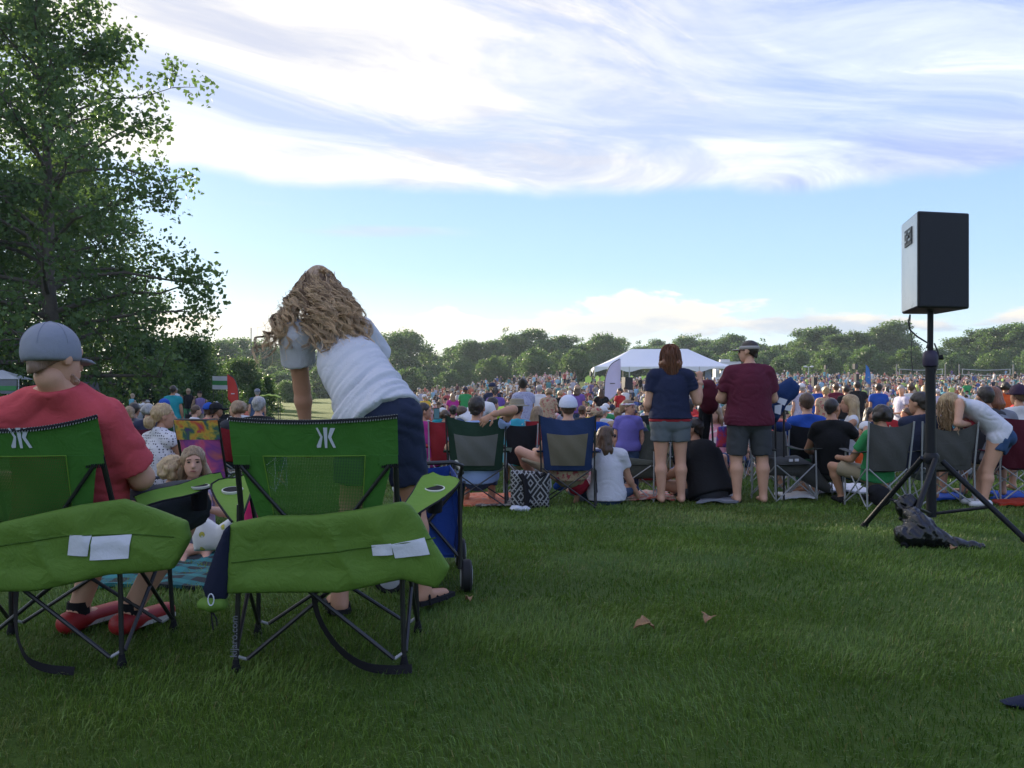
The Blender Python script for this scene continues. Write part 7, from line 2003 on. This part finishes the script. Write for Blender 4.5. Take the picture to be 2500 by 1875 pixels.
    for (x, y) in ((-.45, -.3), (.45, -.3), (-.45, .3), (.45, .3)): tube_obj('pole', BLACKTUBE, c, [(x, y, 0), (x, y, h)], .014, 5)
    # dark low barrier
    p0, p1 = V3(*at_px(452, 34)), V3(*at_px(560, 34)); b = empty('barrier', (p0 + p1) / 2, 0, label='low dark barrier before the field, left of the red flag', cat='barrier'); L = (p1 - p0)[0]
    n = 5
    for i in range(n): MB().box((-L / 2 + L * (i + .5) / n, 0, .45), (L / n - .03, .05, .62)).build('panel', BLACKCLOTH, b)
    for i in range(n + 1): tube_obj('post', BLACKTUBE, b, [(-L / 2 + L * i / n, .04, 0), (-L / 2 + L * i / n, .04, .82)], .02, 6)
    # tents at the left edge
    D = 38.0; g = V3(*at_px(5, D)); t = empty('canopy_tent', g, R(12), label='white canopy tent behind the man in the cap', cat='tent'); ze, zp = CZ + (HZ - 925) / F * D - g[2], CZ + (HZ - 903) / F * D - g[2]
    hw = .98
    for k in range(4):
        a = k * math.pi / 2 + math.pi / 4; r2 = hw * 1.414; A = V3(r2 * math.cos(a), r2 * math.sin(a), ze); B = V3(r2 * math.cos(a + math.pi / 2), r2 * math.sin(a + math.pi / 2), ze)
        MB().add([A, B, V3(0, 0, zp), A - V3(0, 0, .02), B - V3(0, 0, .02), V3(0, 0, zp - .02)], [(0, 1, 2), (5, 4, 3), (0, 3, 4, 1), (1, 4, 5, 2), (2, 5, 3, 0)]).build('roof_panel', WHITEVINYL, t)
        tube_obj('pole', ALU, t, [V3(A[0], A[1], 0), A], .025, 6)
    MB().box((-.55, -hw, ze / 2 + .2), (.8, .02, ze - .5)).build('side_wall', WHITEVINYL, t); s_ = MB().box((.52, -hw, ze - .35), (.78, .02, .62)).build('sign', P_('grey'), t); MB().box((.52, -hw - .02, ze - .42), (.76, .02, .2)).build('sign_band', M_plain('banner_green', (.05, .24, .07), .6), s_)
    D = 40.0; g = V3(*at_px(198, D)); t = empty('grey_shelter', g, 0, label='grey shelter roof right of the neck of the man in the cap', cat='shelter'); z1, z0 = CZ + (HZ - 933) / F * D - g[2], CZ + (HZ - 970) / F * D - g[2]
    MB().prism([(-.75, z0), (.75, z0), (.52, z1), (-.60, z1)], lambda p, y: (p[0], y, p[1]), -.5, .5).build('roof', M_cloth('shelter_grey', (.11, .11, .12)), t)
    for (x, y) in ((-.7, -.45), (.7, -.45), (-.7, .45), (.7, .45)): tube_obj('pole', ALU, t, [(x, y, 0), (x, y, z0 + .05)], .025, 6)
    # round bush and young conifers on the field
    bush = make_tree(51, 2.6, [(0, 2.2), (.4, 2.6), (.8, 1.7), (1, .6)], 26, 6, 110, .16, .7, .1, h0=.05)
    place_tree(bush, LEAF_A, at_px(712, 105), 0, 1.0, .80, name='round_bush', label='round clipped bush on the field left of the bending woman', cat='bush')
    con = make_tree(52, 3.0, [(0, 1.0), (.15, 1.3), (.5, .8), (.8, .4), (1, .1)], 30, 4, 40, .14, .35, .06, h0=.08, rise=-.1)
    for (x, D, s, lab) in ((652, 60, .85, 'small spreading evergreen behind the lime sunshade'), (638, 75, .9, 'young evergreen right of the flag pole'), (628, 48, .7, 'low evergreen beside the seated man in slate blue')):
        place_tree(con, LEAF_A, at_px(x, D), x, s, name='young_evergreen', label=lab, cat='evergreen')


build_far_things()

# ------------------------------------------------------------------ crowd
TPL = {}
def templates():
    st = dict(face=False)
    poses = dict(
        stand=base_pose(1.72), stand_turn=base_pose(1.72, hf=(-.9, .3, 0), elR=(.24, .05, 1.12), wrR=(.10, .24, 1.05), elL=(-.24, .05, 1.12), wrL=(-.08, .26, 1.08)),
        stand_hands=base_pose(1.72, hf=(.5, .8, -.3), elR=(.24, .06, 1.12), wrR=(.08, .26, 1.18), elL=(-.24, .06, 1.12), wrL=(-.05, .28, 1.15)),
        stand_wide=base_pose(1.72, elL=(-.30, -.03, 1.16), wrL=(-.20, .08, 1.0), elR=(.30, -.03, 1.16), wrR=(.20, .08, 1.0), knL=(-.16, .02, .5), knR=(.16, .02, .5), anL=(-.20, -.02, .085), anR=(.2, -.02, .085)),
        bend=base_pose(1.72, pel=(0, -.10, .92), hpL=(-.085, -.08, .90), hpR=(.085, -.08, .90), chs=(0, .16, 1.10), nck=(0, .34, 1.18), hd=(0, .46, 1.20), shL=(-.17, .28, 1.16), shR=(.17, .28, 1.16), elL=(-.22, .36, .90), elR=(.22, .36, .90), wrL=(-.18, .46, .68), wrR=(.18, .46, .68), hf=(0, .8, -.6), fw=(0, .4, -.9)),
        sit=sit_pose(1.72, seat=.34), sit_right=sit_pose(1.72, seat=.34, turn_head=.9, elR=(.27, .05, .6)), sit_left=sit_pose(1.72, seat=.34, turn_head=-.9, nod=-.1), sit_fwd=sit_pose(1.72, seat=.34, lean=-.18, nod=-.3),
        ground=ground_pose(1.72), ground_knees=ground_pose(1.72, kneesup=True, turn_head=.4))
    for k, J in poses.items():
        h = .027
        m = person('', J, h=h, shirt=P_('white'), bottom=P_('denim'), leg=.9 if 'stand' in k else 1.7, hair=('short', 'brown'), mesh_only=True, fem=('hands' in k or 'right' in k), loose=.02)
        d = {n: new_mesh(n, m[n][0], m[n][1], True) for n in m if n != 'hair'}
        d = {('bottom' if n in ('trousers', 'shorts') else n): v for n, v in d.items()}
        for me in d.values(): me.materials.append(P_('white'))
        for hs in ('short', 'long', 'pony', 'bun', 'curl'):
            v = hair_solid(J, hs, .018, 1.0, .30); me = new_mesh('hair', v[0], v[1], True); me.materials.append(P_('white')); d['hair_' + hs] = me
        v = solid([Ell(J['hd'] + J['hu'] * .03 - J['hf'] * .012, V3(.098, .116, .106) * J['s'], np.stack([J['hr'], J['hf'], J['hu']]))], .018, k=.01, clips=[(J['hd'] + J['hu'] * .012, -J['hu'])])
        w = solid([Ell(J['hd'] + J['hu'] * .018 + J['hf'] * .12, V3(.075, .085, .022), np.stack([J['hr'], J['hf'], J['hu']]))], .018, k=.01)
        me = new_mesh('cap', np.concatenate([v[0], w[0]]), np.concatenate([v[1], w[1] + len(v[0])]), True); me.materials.append(P_('white')); d['cap'] = me
        d['top'] = float(J['hd'][2] + .12 * J['s']); TPL[k] = d


templates()
LANDS = [(430, 'left of the red flag'), (640, 'between the red flag and the bending woman'), (960, 'just right of the bending woman'), (1095, 'behind the magenta-shirted woman'), (1215, 'beyond the dark green chair'), (1345, 'left of the white cap'), (1440, 'behind the blue chair'), (1545, 'below the pale flag'),
         (1640, 'behind the woman in navy'), (1760, 'between the standing couple'), (1880, 'behind the man in maroon'), (1975, 'right of the couple'), (2085, 'behind the blonde in white'), (2200, 'above the boy in green'), (2300, 'behind the speaker pole'), (2420, 'above the bending girl'), (3000, 'at the right picture edge')]
CROWD = []
def inst(pose, X, Y, rz, skin, shirt, bottom, hair, hairstyle, s=1.0, cap=None, label=None, z=None, extra='', chair=None):
    d = TPL[pose]; Z = Z_(X, Y) if z is None else z
    o = bpy.data.objects.new('person', d['body']); COL.objects.link(o); o.location = (X, Y, Z); o.rotation_euler = (0, 0, rz); o.scale = (s, s, s)
    o.material_slots[0].link = 'OBJECT'; o.material_slots[0].material = SKIN[skin]
    for nm, me, mat in (('shirt', d['shirt'], P_(shirt)), ('trousers', d['bottom'], P_(bottom)), ('hair', d['hair_' + hairstyle], HAIR[hair])) + ((('cap', d['cap'], P_(cap)),) if cap else ()):
        c = bpy.data.objects.new(nm, me); COL.objects.link(c); c.parent = o; c.material_slots[0].link = 'OBJECT'; c.material_slots[0].material = mat
    o['category'] = 'person'; USED.append((X, Y))
    if label: o['label'] = label
    CROWD.append((o, X, Y, pose, shirt, hair, hairstyle, cap, label, d['top'] * s))
    return o


def fit_D(x, ytop, hh, guess, span=.35):
    best = None
    for D in np.linspace(guess * (1 - span), guess * (1 + span), 60):
        p = at_px(x, D); e = abs(HZ - (p[2] + hh - CZ) / D * F - ytop) + abs(D - guess) * .15
        if best is None or e < best[0]: best = (e, D)
    return best[1]


def build_named():
    # (photo column, head-top row, distance guess, pose, heading, skin, shirt, bottom, hair, style, scale, cap)
    N = [(1209, 945, 18, 'stand', 0, 1, 'purple', 'denim', 'dark', 'pony', .97, None), (1278, 924, 17, 'stand_hands', .5, 1, 'lavender', 'denim', 'dark', 'bun', .98, None), (1316, 940, 19, 'stand', -.1, 0, 'white', 'khaki', 'grey', 'short', 1.02, None),
         (1339, 948, 20, 'stand_turn', -.3, 0, 'tan', 'charcoal', 'sandy', 'curl', .96, None), (1367, 957, 22, 'stand', 0, 0, 'black', 'denim', 'blond', 'curl', .95, None), (1105, 963, 24, 'stand', .4, 1, 'magenta', 'denim', 'sandy', 'long', .92, None),
         (1148, 968, 21, 'bend', -.9, 0, 'white', 'denim', 'dark', 'short', 1.0, None), (1190, 983, 20, 'bend', -1.1, 0, 'lime', 'charcoal', 'brown', 'short', .95, None), (1514, 948, 22, 'stand_turn', .7, 1, 'red', 'denim', 'dark', 'short', 1.0, None),
         (1468, 958, 21, 'stand_wide', 0, 1, 'black', 'charcoal', 'brown', 'long', .98, None), (1957, 936, 27, 'stand', 0, 0, 'lavender', 'khaki', 'grey', 'short', 1.03, 'white'), (1996, 940, 29, 'stand', 0, 0, 'blue', 'khaki', 'sandy', 'short', 1.03, None),
         (2016, 944, 28, 'stand', 0, 1, 'tan', 'teal', 'blond', 'bun', .95, None), (2041, 936, 30, 'stand_wide', 0, 0, 'maroon', 'charcoal', 'brown', 'short', 1.05, None), (2066, 940, 31, 'stand', .2, 1, 'black', 'denim', 'dark', 'short', 1.0, None),
         (2093, 931, 30, 'stand_wide', -.1, 1, 'black', 'charcoal', 'dark', 'short', 1.08, None), (2145, 934, 34, 'stand', 0, 1, 'blue', 'coral', 'dark', 'short', 1.03, None), (2166, 942, 34, 'stand_hands', .4, 0, 'pink', 'white', 'dark', 'long', .95, None),
         (2202, 941, 28, 'stand_turn', 1.8, 0, 'lavender', 'khaki', 'grey', 'short', .98, None), (2224, 932, 34, 'stand', -.2, 1, 'white', 'denim', 'brown', 'short', 1.03, None), (2259, 940, 26, 'stand', .1, 0, 'tan', 'khaki', 'blond', 'long', .97, None),
         (2400, 932, 36, 'stand_turn', .2, 0, 'sky', 'khaki', 'grey', 'short', 1.03, None), (2433, 933, 30, 'stand_turn', .4, 2, 'teal', 'denim', 'dark', 'long', .97, None), (2455, 931, 30, 'stand', -.2, 2, 'orange', 'denim', 'dark', 'curl', 1.02, None),
         (2361, 930, 40, 'stand_wide', 0, 0, 'green', 'denim', 'dark', 'short', 1.03, None), (2289, 955, 23, 'stand', 0, 0, 'lavender', 'navy', 'grey', 'short', .98, 'white'), (2178, 948, 30, 'stand', .5, 0, 'white', 'white', 'brown', 'short', .72, None),
         (2126, 965, 25, 'stand', .2, 0, 'white', 'tan', 'dark', 'short', .66, None), (2100, 970, 20, 'sit_fwd', .3, 0, 'mint', 'denim', 'brown', 'short', .9, None), (2072, 976, 21, 'sit', -.2, 0, 'denim', 'denim', 'brown', 'short', .8, 'blue'),
         (422, 962, 16, 'stand', 0, 2, 'teal', 'denim', 'dark', 'short', 1.0, None), (457, 1003, 13, 'sit_fwd', -.8, 0, 'white', 'denim', 'brown', 'short', 1.0, None), (405, 974, 15, 'sit_left', 0, 0, 'teal', 'denim', 'brown', 'short', 1.1, 'blue'),
         (515, 984, 11.2, 'sit', 0, 0, 'coral', 'denim', 'brown', 'short', 1.0, 'blue'), (533, 984, 13, 'sit_right', 0, 2, 'black', 'denim', 'dark', 'short', 1.0, 'black'), (637, 978, 8.4, 'sit', 0, 0, 'black', 'denim', 'grey', 'short', 1.02, None),
         (575, 1002, 8.6, 'sit_left', .5, 0, 'charcoal', 'denim', 'sandy', 'curl', .98, None), (591, 979, 14, 'sit', .1, 0, 'white', 'denim', 'sandy', 'curl', 1.05, None), (628, 956, 19, 'stand', .2, 0, 'denim', 'khaki', 'grey', 'short', .98, 'grey'),
         (290, 974, 10.5, 'sit_right', -.3, 1, 'tan', 'denim', 'sandy', 'long', 1.0, None), (320, 992, 12, 'sit_left', 0, 1, 'tan', 'denim', 'sandy', 'pony', .95, None), (334, 983, 12.5, 'sit', 0, 1, 'grey', 'denim', 'dark', 'short', 1.0, None), (368, 985, 9.8, 'sit', 0, 0, 'navy', 'denim', 'grey', 'curl', .98, None),
         (1087, 1007, 12.0, 'sit', 0, 1, 'charcoal', 'denim', 'brown', 'curl', .92, None), (1106, 995, 13.0, 'sit', .1, 1, 'black', 'denim', 'dark', 'short', 1.0, None), (1130, 992, 15, 'sit_right', 0, 1, 'red', 'denim', 'brown', 'short', .95, None), (1420, 990, 14, 'sit', 0, 0, 'charcoal', 'denim', 'brown', 'short', 1.0, None), (1454, 992, 13, 'sit', .2, 0, 'red', 'khaki', 'sandy', 'short', .98, None), (1472, 992, 13, 'sit_right', 0, 0, 'white', 'khaki', 'grey', 'short', .98, 'white'),
         (1507, 996, 12, 'sit', 0, 0, 'tan', 'denim', 'sandy', 'short', .95, None), (1578, 988, 11.5, 'sit', .1, 1, 'black', 'denim', 'dark', 'short', 1.05, None), (2126, 1000, 11.5, 'sit_left', 2.9, 0, 'navy', 'denim', 'dark', 'long', .95, None), (2160, 992, 12.5, 'sit_right', .5, 1, 'red', 'denim', 'dark', 'short', .97, None), (2205, 1000, 12, 'sit_left', .3, 1, 'red', 'denim', 'brown', 'short', .95, None), (2222, 1003, 12, 'sit_left', 0, 1, 'magenta', 'denim', 'brown', 'pony', .93, None), (2322, 1000, 12, 'sit', 0, 0, 'turquoise', 'denim', 'blond', 'long', .95, None)]
    for (x, yt, Dg, pose, hd, sk, sh, bo, ha, hs, sc, cp) in N:
        hh = TPL[pose]['top'] * sc; D = fit_D(x, yt, hh, Dg); p = at_px(x, D)
        inst(pose, p[0], p[1], hd, sk, sh, bo, ha, hs, sc, cp)


build_named()


def build_random():
    rng = np.random.default_rng(77)
    shirts = ['white', 'lavender', 'navy', 'black', 'red', 'maroon', 'orange', 'teal', 'blue', 'sky', 'green', 'pink', 'purple', 'magenta', 'tan', 'grey', 'coral', 'charcoal', 'turquoise', 'lime', 'yellow', 'white', 'grey', 'navy', 'red', 'white']
    hairs = ['dark', 'brown', 'brown', 'blond', 'grey', 'sandy', 'red', 'sandy']
    limit = 300 - len(USED); k = 0
    for Y in np.arange(12.5, 60.0, 1.0):
        lo, hi = -.135 * Y, .64 * Y
        xs = np.arange(lo, hi, .90)
        for X in xs:
            x, y = X + rng.normal(0, .22), Y + rng.normal(0, .25)
            if k >= limit: return
            if rng.random() < (.60 if y < 20 else .36 if y < 26 else .16): continue
            if any((x - a) ** 2 + (y - b) ** 2 < .42 for a, b in USED): continue
            pxx = 1250 + F * x / y
            if pxx > 2560: continue
            r = rng.random() * (1 if y > 20 else .45) + (0 if y > 20 else .47); pose = 'sit' if r < .30 else 'sit_right' if r < .45 else 'sit_left' if r < .60 else 'sit_fwd' if r < .70 else 'ground' if r < .82 else 'ground_knees' if r < .92 else 'stand' if r < .96 and y > 18 else 'stand_hands' if y > 18 else 'ground'
            hs = ['short', 'short', 'long', 'pony', 'bun', 'curl', 'short'][rng.integers(7)]
            cp = [None, None, None, 'white', 'navy', 'red', 'tan'][rng.integers(7)]
            inst(pose, x, y, rng.normal(0, .45) + (math.pi if rng.random() < .10 else 0), int(rng.choice([0, 0, 1, 1, 2, 3])), shirts[rng.integers(len(shirts))], ['denim', 'khaki', 'charcoal', 'grey'][rng.integers(4)], hairs[rng.integers(len(hairs))], hs, rng.uniform(.86, 1.06) * (.7 if rng.random() < .10 else 1), cp)
            k += 1


build_random()


def label_crowd():
    word = dict(stand='standing', stand_turn='standing', stand_hands='standing', stand_wide='standing', bend='bending', sit='seated', sit_right='seated', sit_left='seated', sit_fwd='seated', ground='ground-seated', ground_knees='ground-seated')
    hw = dict(dark='dark', brown='brown', blond='blond', grey='grey', red='auburn', sandy='fair'); ln = dict(short='short', long='long', pony='tied', bun='bunned', curl='curly')
    lab = {}
    for (o, X, Y, pose, sh, ha, hs, cp, l, top) in CROWD:
        x = 1250 + F * X / Y; w = next(q for (m, q) in LANDS if x < m)
        sh2 = {'lavender': 'lavender-grey', 'coral': 'coral', 'sky': 'light-blue', 'denim': 'slate-blue'}.get(sh, sh)
        base = '%s person, %s shirt, %s' % (word[pose], sh2, ('%s cap' % cp) if cp else ('%s %s hair' % (ln[hs], hw[ha])))
        lab.setdefault((base, w), []).append((Y, o))
    ords = ['nearest', 'second nearest', 'third nearest', 'fourth nearest', 'fifth nearest']
    for (base, w), L in lab.items():
        L.sort(key=lambda q: q[0])
        for i, (Y, o) in enumerate(L):
            o['label'] = base + ', ' + w + (', %s such' % ords[min(i, 4)] if len(L) > 1 else ''); o['group'] = 'people in the middle of the crowd'


label_crowd()


def crowd_chairs():
    """a chair under most of the seated people near enough to tell"""
    rng = np.random.default_rng(4); n = 0
    fabs = ['black', 'blue', 'dgreen', 'grey', 'red', 'royal', 'maroon', 'green', 'khaki']
    proto = camp_chair('x', (0, 0, 0), 0, CL['black'], None, frame=STEEL, H=.86, W=.25)
    rows = sorted([q for q in CROWD if q[3].startswith('sit') and q[2] < 28], key=lambda q: q[2])
    first = True; cnt = {}
    for (o, X, Y, pose, sh, ha, hs, cp, l, top) in rows:
        if rng.random() < .15 or n >= 80: continue
        f = fabs[rng.integers(len(fabs))]
        c = proto if first else copy_tree(proto); first = False; n += 1
        c.location = o.location; c.rotation_euler = (0, 0, o.rotation_euler[2]); s = o.scale[0]; c.scale = (s, s, s)
        for ch in c.children:
            if ch.name.split('.')[0] in ('backrest', 'seat', 'arm_rest'): ch.material_slots[0].link = 'OBJECT'; ch.material_slots[0].material = CL[f]
        nm = {'dgreen': 'dark green', 'blue': 'navy blue', 'royal': 'royal blue', 'green': 'bottle green'}.get(f, f)
        lb = str(o.get('label', 'person')); base = '%s camp chair under the %s' % (nm, lb.replace(' person,', ' person in').replace(' shirt', '', 1))
        c['label'] = ' '.join(base.split()[:16]).rstrip(','); c['group'] = 'camp chairs under people in the crowd'


crowd_chairs()


def far_crowd():
    """everyone too far off to pick out, as one mass"""
    rng = np.random.default_rng(99)
    def ring(c, rx, ry, n=6): a = np.arange(n) * 2 * math.pi / n; return np.stack([c[0] + rx * np.cos(a), c[1] + ry * np.sin(a), np.full(n, c[2])], 1)
    def loft(rings):
        n = len(rings[0]); V = np.concatenate(rings); Fc = []
        for i in range(len(rings) - 1):
            for j in range(n): Fc.append((i * n + j, i * n + (j + 1) % n, (i + 1) * n + (j + 1) % n, (i + 1) * n + j))
        return V, np.array(Fc)
    def proto(kind):
        Vs, Fs, G, n = [], [], [], 0
        def add(r, g):
            nonlocal n
            V, Fc = loft(r); Vs.append(V); Fs.append(Fc + n); G.append(np.full(len(V), g)); n += len(V)
        z = {'sit': .40, 'ground': .10, 'stand': .92}[kind]
        add([ring((0, -.05, z), .16, .12), ring((0, -.08, z + .3), .17, .12), ring((0, -.09, z + .50), .20, .10), ring((0, -.09, z + .56), .07, .06)], 0)
        hz = z + .70
        add([ring((0, -.06, hz - .13), .05, .05), ring((0, -.05, hz - .04), .085, .095), ring((0, -.05, hz + .03), .088, .10)], 1)
        add([ring((0, -.065, hz + .01), .097, .108), ring((0, -.065, hz + .07), .085, .09), ring((0, -.06, hz + .115), .03, .03)], 2)
        for s in (-1, 1): add([ring((s * .21, -.08, z + .50), .05, .05, 4), ring((s * .25, -.0, z + .26), .045, .045, 4), ring((s * .16, .2, z + .22), .035, .035, 4)], 1 if kind != 'sit' else 0)
        if kind == 'stand':
            for s in (-1, 1): add([ring((s * .09, 0, .95), .10, .10, 5), ring((s * .10, 0, .5), .065, .065, 5), ring((s * .1, 0, 0), .045, .06, 5)], 3)
        else: add([ring((0, .0, .0), .24, .30, 6), ring((0, .15, z * .8 + .05), .22, .30, 6), ring((0, .1, z + .06), .16, .22, 6)], 3)
        return np.concatenate(Vs), np.concatenate(Fs), np.concatenate(G)
    protos = {k: proto(k) for k in ('sit', 'ground', 'stand')}
    pal = np.array([PAL[k] for k in ('white', 'lavender', 'navy', 'black', 'red', 'maroon', 'orange', 'teal', 'blue', 'sky', 'green', 'pink', 'purple', 'tan', 'grey', 'coral', 'white', 'charcoal', 'turquoise', 'grey', 'navy', 'white', 'lime', 'pink', 'tan')])
    hairp = np.array([(.02, .015, .012), (.07, .04, .022), (.35, .24, .12), (.30, .29, .28), (.55, .55, .56), (.18, .11, .06), (.05, .03, .02)]); skp = np.array([(.52, .30, .21), (.46, .25, .16), (.36, .19, .115), (.5, .3, .2)])
    botp = np.array([PAL['denim'], PAL['khaki'], PAL['charcoal'], PAL['grey'], PAL['red'], PAL['blue'], PAL['green'], PAL['black']])
    Ymax = max(q[2] for q in CROWD[-40:]) - 1.0
    pts = []
    Y = Ymax
    while Y < 140:
        lo = -.115 * Y + 1.5 if Y > 60 else -.135 * Y
        step = .82 + .003 * Y
        for X in np.arange(lo, .66 * Y, step):
            x, y = X + rng.normal(0, .3), Y + rng.normal(0, .3)
            if vnoise(np.array(x * .12), np.array(y * .12), np.array(0.), 3) > .80 or rng.random() < .12: continue
            if 88 < y < 140 and .075 * y < x < .27 * y: 
                if y > 96: continue
            if y > 105 and x / y > .42 and rng.random() < .4: continue
            if any(abs(x - a) < .5 and abs(y - b) < .5 for a, b in USED[-260:]) and y < Ymax + 2: continue
            pts.append((x, y))
        Y += .95 + .003 * Y
    for Y in np.arange(30, 42, 1.4):
        for X in np.arange(-.50 * Y, -.29 * Y, 1.1):
            if rng.random() < .75: pts.append((X + rng.normal(0, .2), Y + rng.normal(0, .3)))
    pts = np.array(pts); n = len(pts); gzv = gz(pts[:, 0], pts[:, 1])
    kinds = rng.choice(['sit', 'ground', 'stand'], n, p=[.64, .28, .08])
    AV, AF, AC, off = [], [], [], 0
    for k in ('sit', 'ground', 'stand'):
        V, Fc, G = protos[k]; idx = np.nonzero(kinds == k)[0]; m = len(idx)
        a = rng.normal(0, .7, m); sc = rng.uniform(.85, 1.08, m) * np.where(rng.random(m) < .1, .7, 1)
        ca, sa = np.cos(a), np.sin(a)
        W = V[None] * sc[:, None, None]
        X = W[..., 0] * ca[:, None] - W[..., 1] * sa[:, None] + pts[idx, 0][:, None]; Yv = W[..., 0] * sa[:, None] + W[..., 1] * ca[:, None] + pts[idx, 1][:, None]; Z = W[..., 2] + gzv[idx][:, None]
        AV.append(np.stack([X, Yv, Z], -1).reshape(-1, 3)); AF.append((Fc[None] + (off + np.arange(m) * len(V))[:, None, None]).reshape(-1, 4)); off += m * len(V)
        cols = np.stack([pal[rng.integers(len(pal), size=m)], skp[rng.integers(len(skp), size=m)], hairp[rng.integers(len(hairp), size=m)], botp[rng.integers(len(botp), size=m)]], 1)
        lum = cols.mean(2, keepdims=True); cols = cols * .62 + lum * .33; AC.append(cols[:, G].reshape(-1, 3))
    V, Fc, Cc = np.concatenate(AV), np.concatenate(AF), np.concatenate(AC)
    me = new_mesh('crowd', V, Fc, True)
    at = me.attributes.new('col', 'FLOAT_COLOR', 'POINT'); at.data.foreach_set('color', np.concatenate([Cc, np.ones((len(Cc), 1))], 1).astype(np.float32).ravel())
    def fn(t, b, out):
        a = t.n('ShaderNodeAttribute', attribute_name='col'); t.put(b.inputs['Base Color'], a.outputs['Color']); b.inputs['Roughness'].default_value = .8; b.inputs['Specular IOR Level'].default_value = .2
    link('crowd', me, principled('crowd_clothes', fn), label='dense far crowd of seated people covering the hillside', cat='crowd', kind='stuff')
    print('far crowd', n, 'named', len(USED))


far_crowd()


def fallen_leaves():
    DRY = M_plain('dry_leaf', (.26, .15, .075), .7, .35, 40, .4, 60)
    for (x, y, D, s, rz, lab) in ((1570, 1548, 0, .048, .3, 'curled pale brown dead leaf on the lawn'), (1722, 1533, 0, .040, 1.2, 'flat reddish brown dead leaf right of the curled one'), (1140, 1483, 0, .026, 2.0, 'small brown dead leaf on the lawn right of the sandal'), (2322, 1345, 0, .03, .8, 'orange dead leaf under the bin bag')):
        D = CZ * F / (y - HZ); X = (x - 1250) / F * D
        def fn(u, v):
            a = (u - .5) * 2; b = (v - .5) * 2
            w = (1 - np.abs(a) ** 1.6) * (.75 + .25 * np.cos(a * 9)) + .08
            return a * s, b * s * .8 * w, .045 - .55 * s * a * a + .35 * s * np.abs(b) * w + .1 * s * np.sin(a * 8 + b * 5)
        o = MB().grid(fn, 14, 9, .0015).build('dead_leaf', DRY, None, True, label=lab, cat='leaf', group='dead leaves on the lawn')
        o.location = (X, D, Z_(X, D) + .012); o.rotation_euler = (.25, .1, rz)
    # corner of a dark cloth at the right edge
    p = V3(*px(2500, 1715, 2.82))
    solid_obj('dark_cloth', NAVY, None, [Pillow([(p[0] - .075, p[2] + .0), (p[0] - .03, p[2] + .012), (p[0] + .05, p[2] + .03), (p[0] + .25, p[2] + .05), (p[0] + .25, p[2] - .10), (p[0] + .02, p[2] - .05), (p[0] - .03, p[2] - .015)], 2.82, .05, .05)], .007, k=.003, pad=.02, label='corner of a dark navy cloth at the lower right picture edge', cat='cloth')


fallen_leaves()
# ------------------------------------------------------------------ evening air: one even box of thin haze round everything
def build_haze():
    m = bpy.data.materials.new('haze_air'); m.use_nodes = True; t = NT(m.node_tree)
    out = t.n('ShaderNodeOutputMaterial'); v = t.n('ShaderNodeVolumePrincipled')
    v.inputs['Color'].default_value = (.72, .86, 1.0, 1); v.inputs['Density'].default_value = HAZE; v.inputs['Anisotropy'].default_value = .25
    t.put(out.inputs['Volume'], v.outputs[0])
    MB().box((0, 720, 14), (4400, 1640, 36)).build('haze', m, None, kind='stuff', label='thin pale evening haze in the air', cat='haze')
    SC.cycles.volume_step_rate = 8; SC.cycles.volume_max_steps = 64


HAZE = .0003
build_haze()
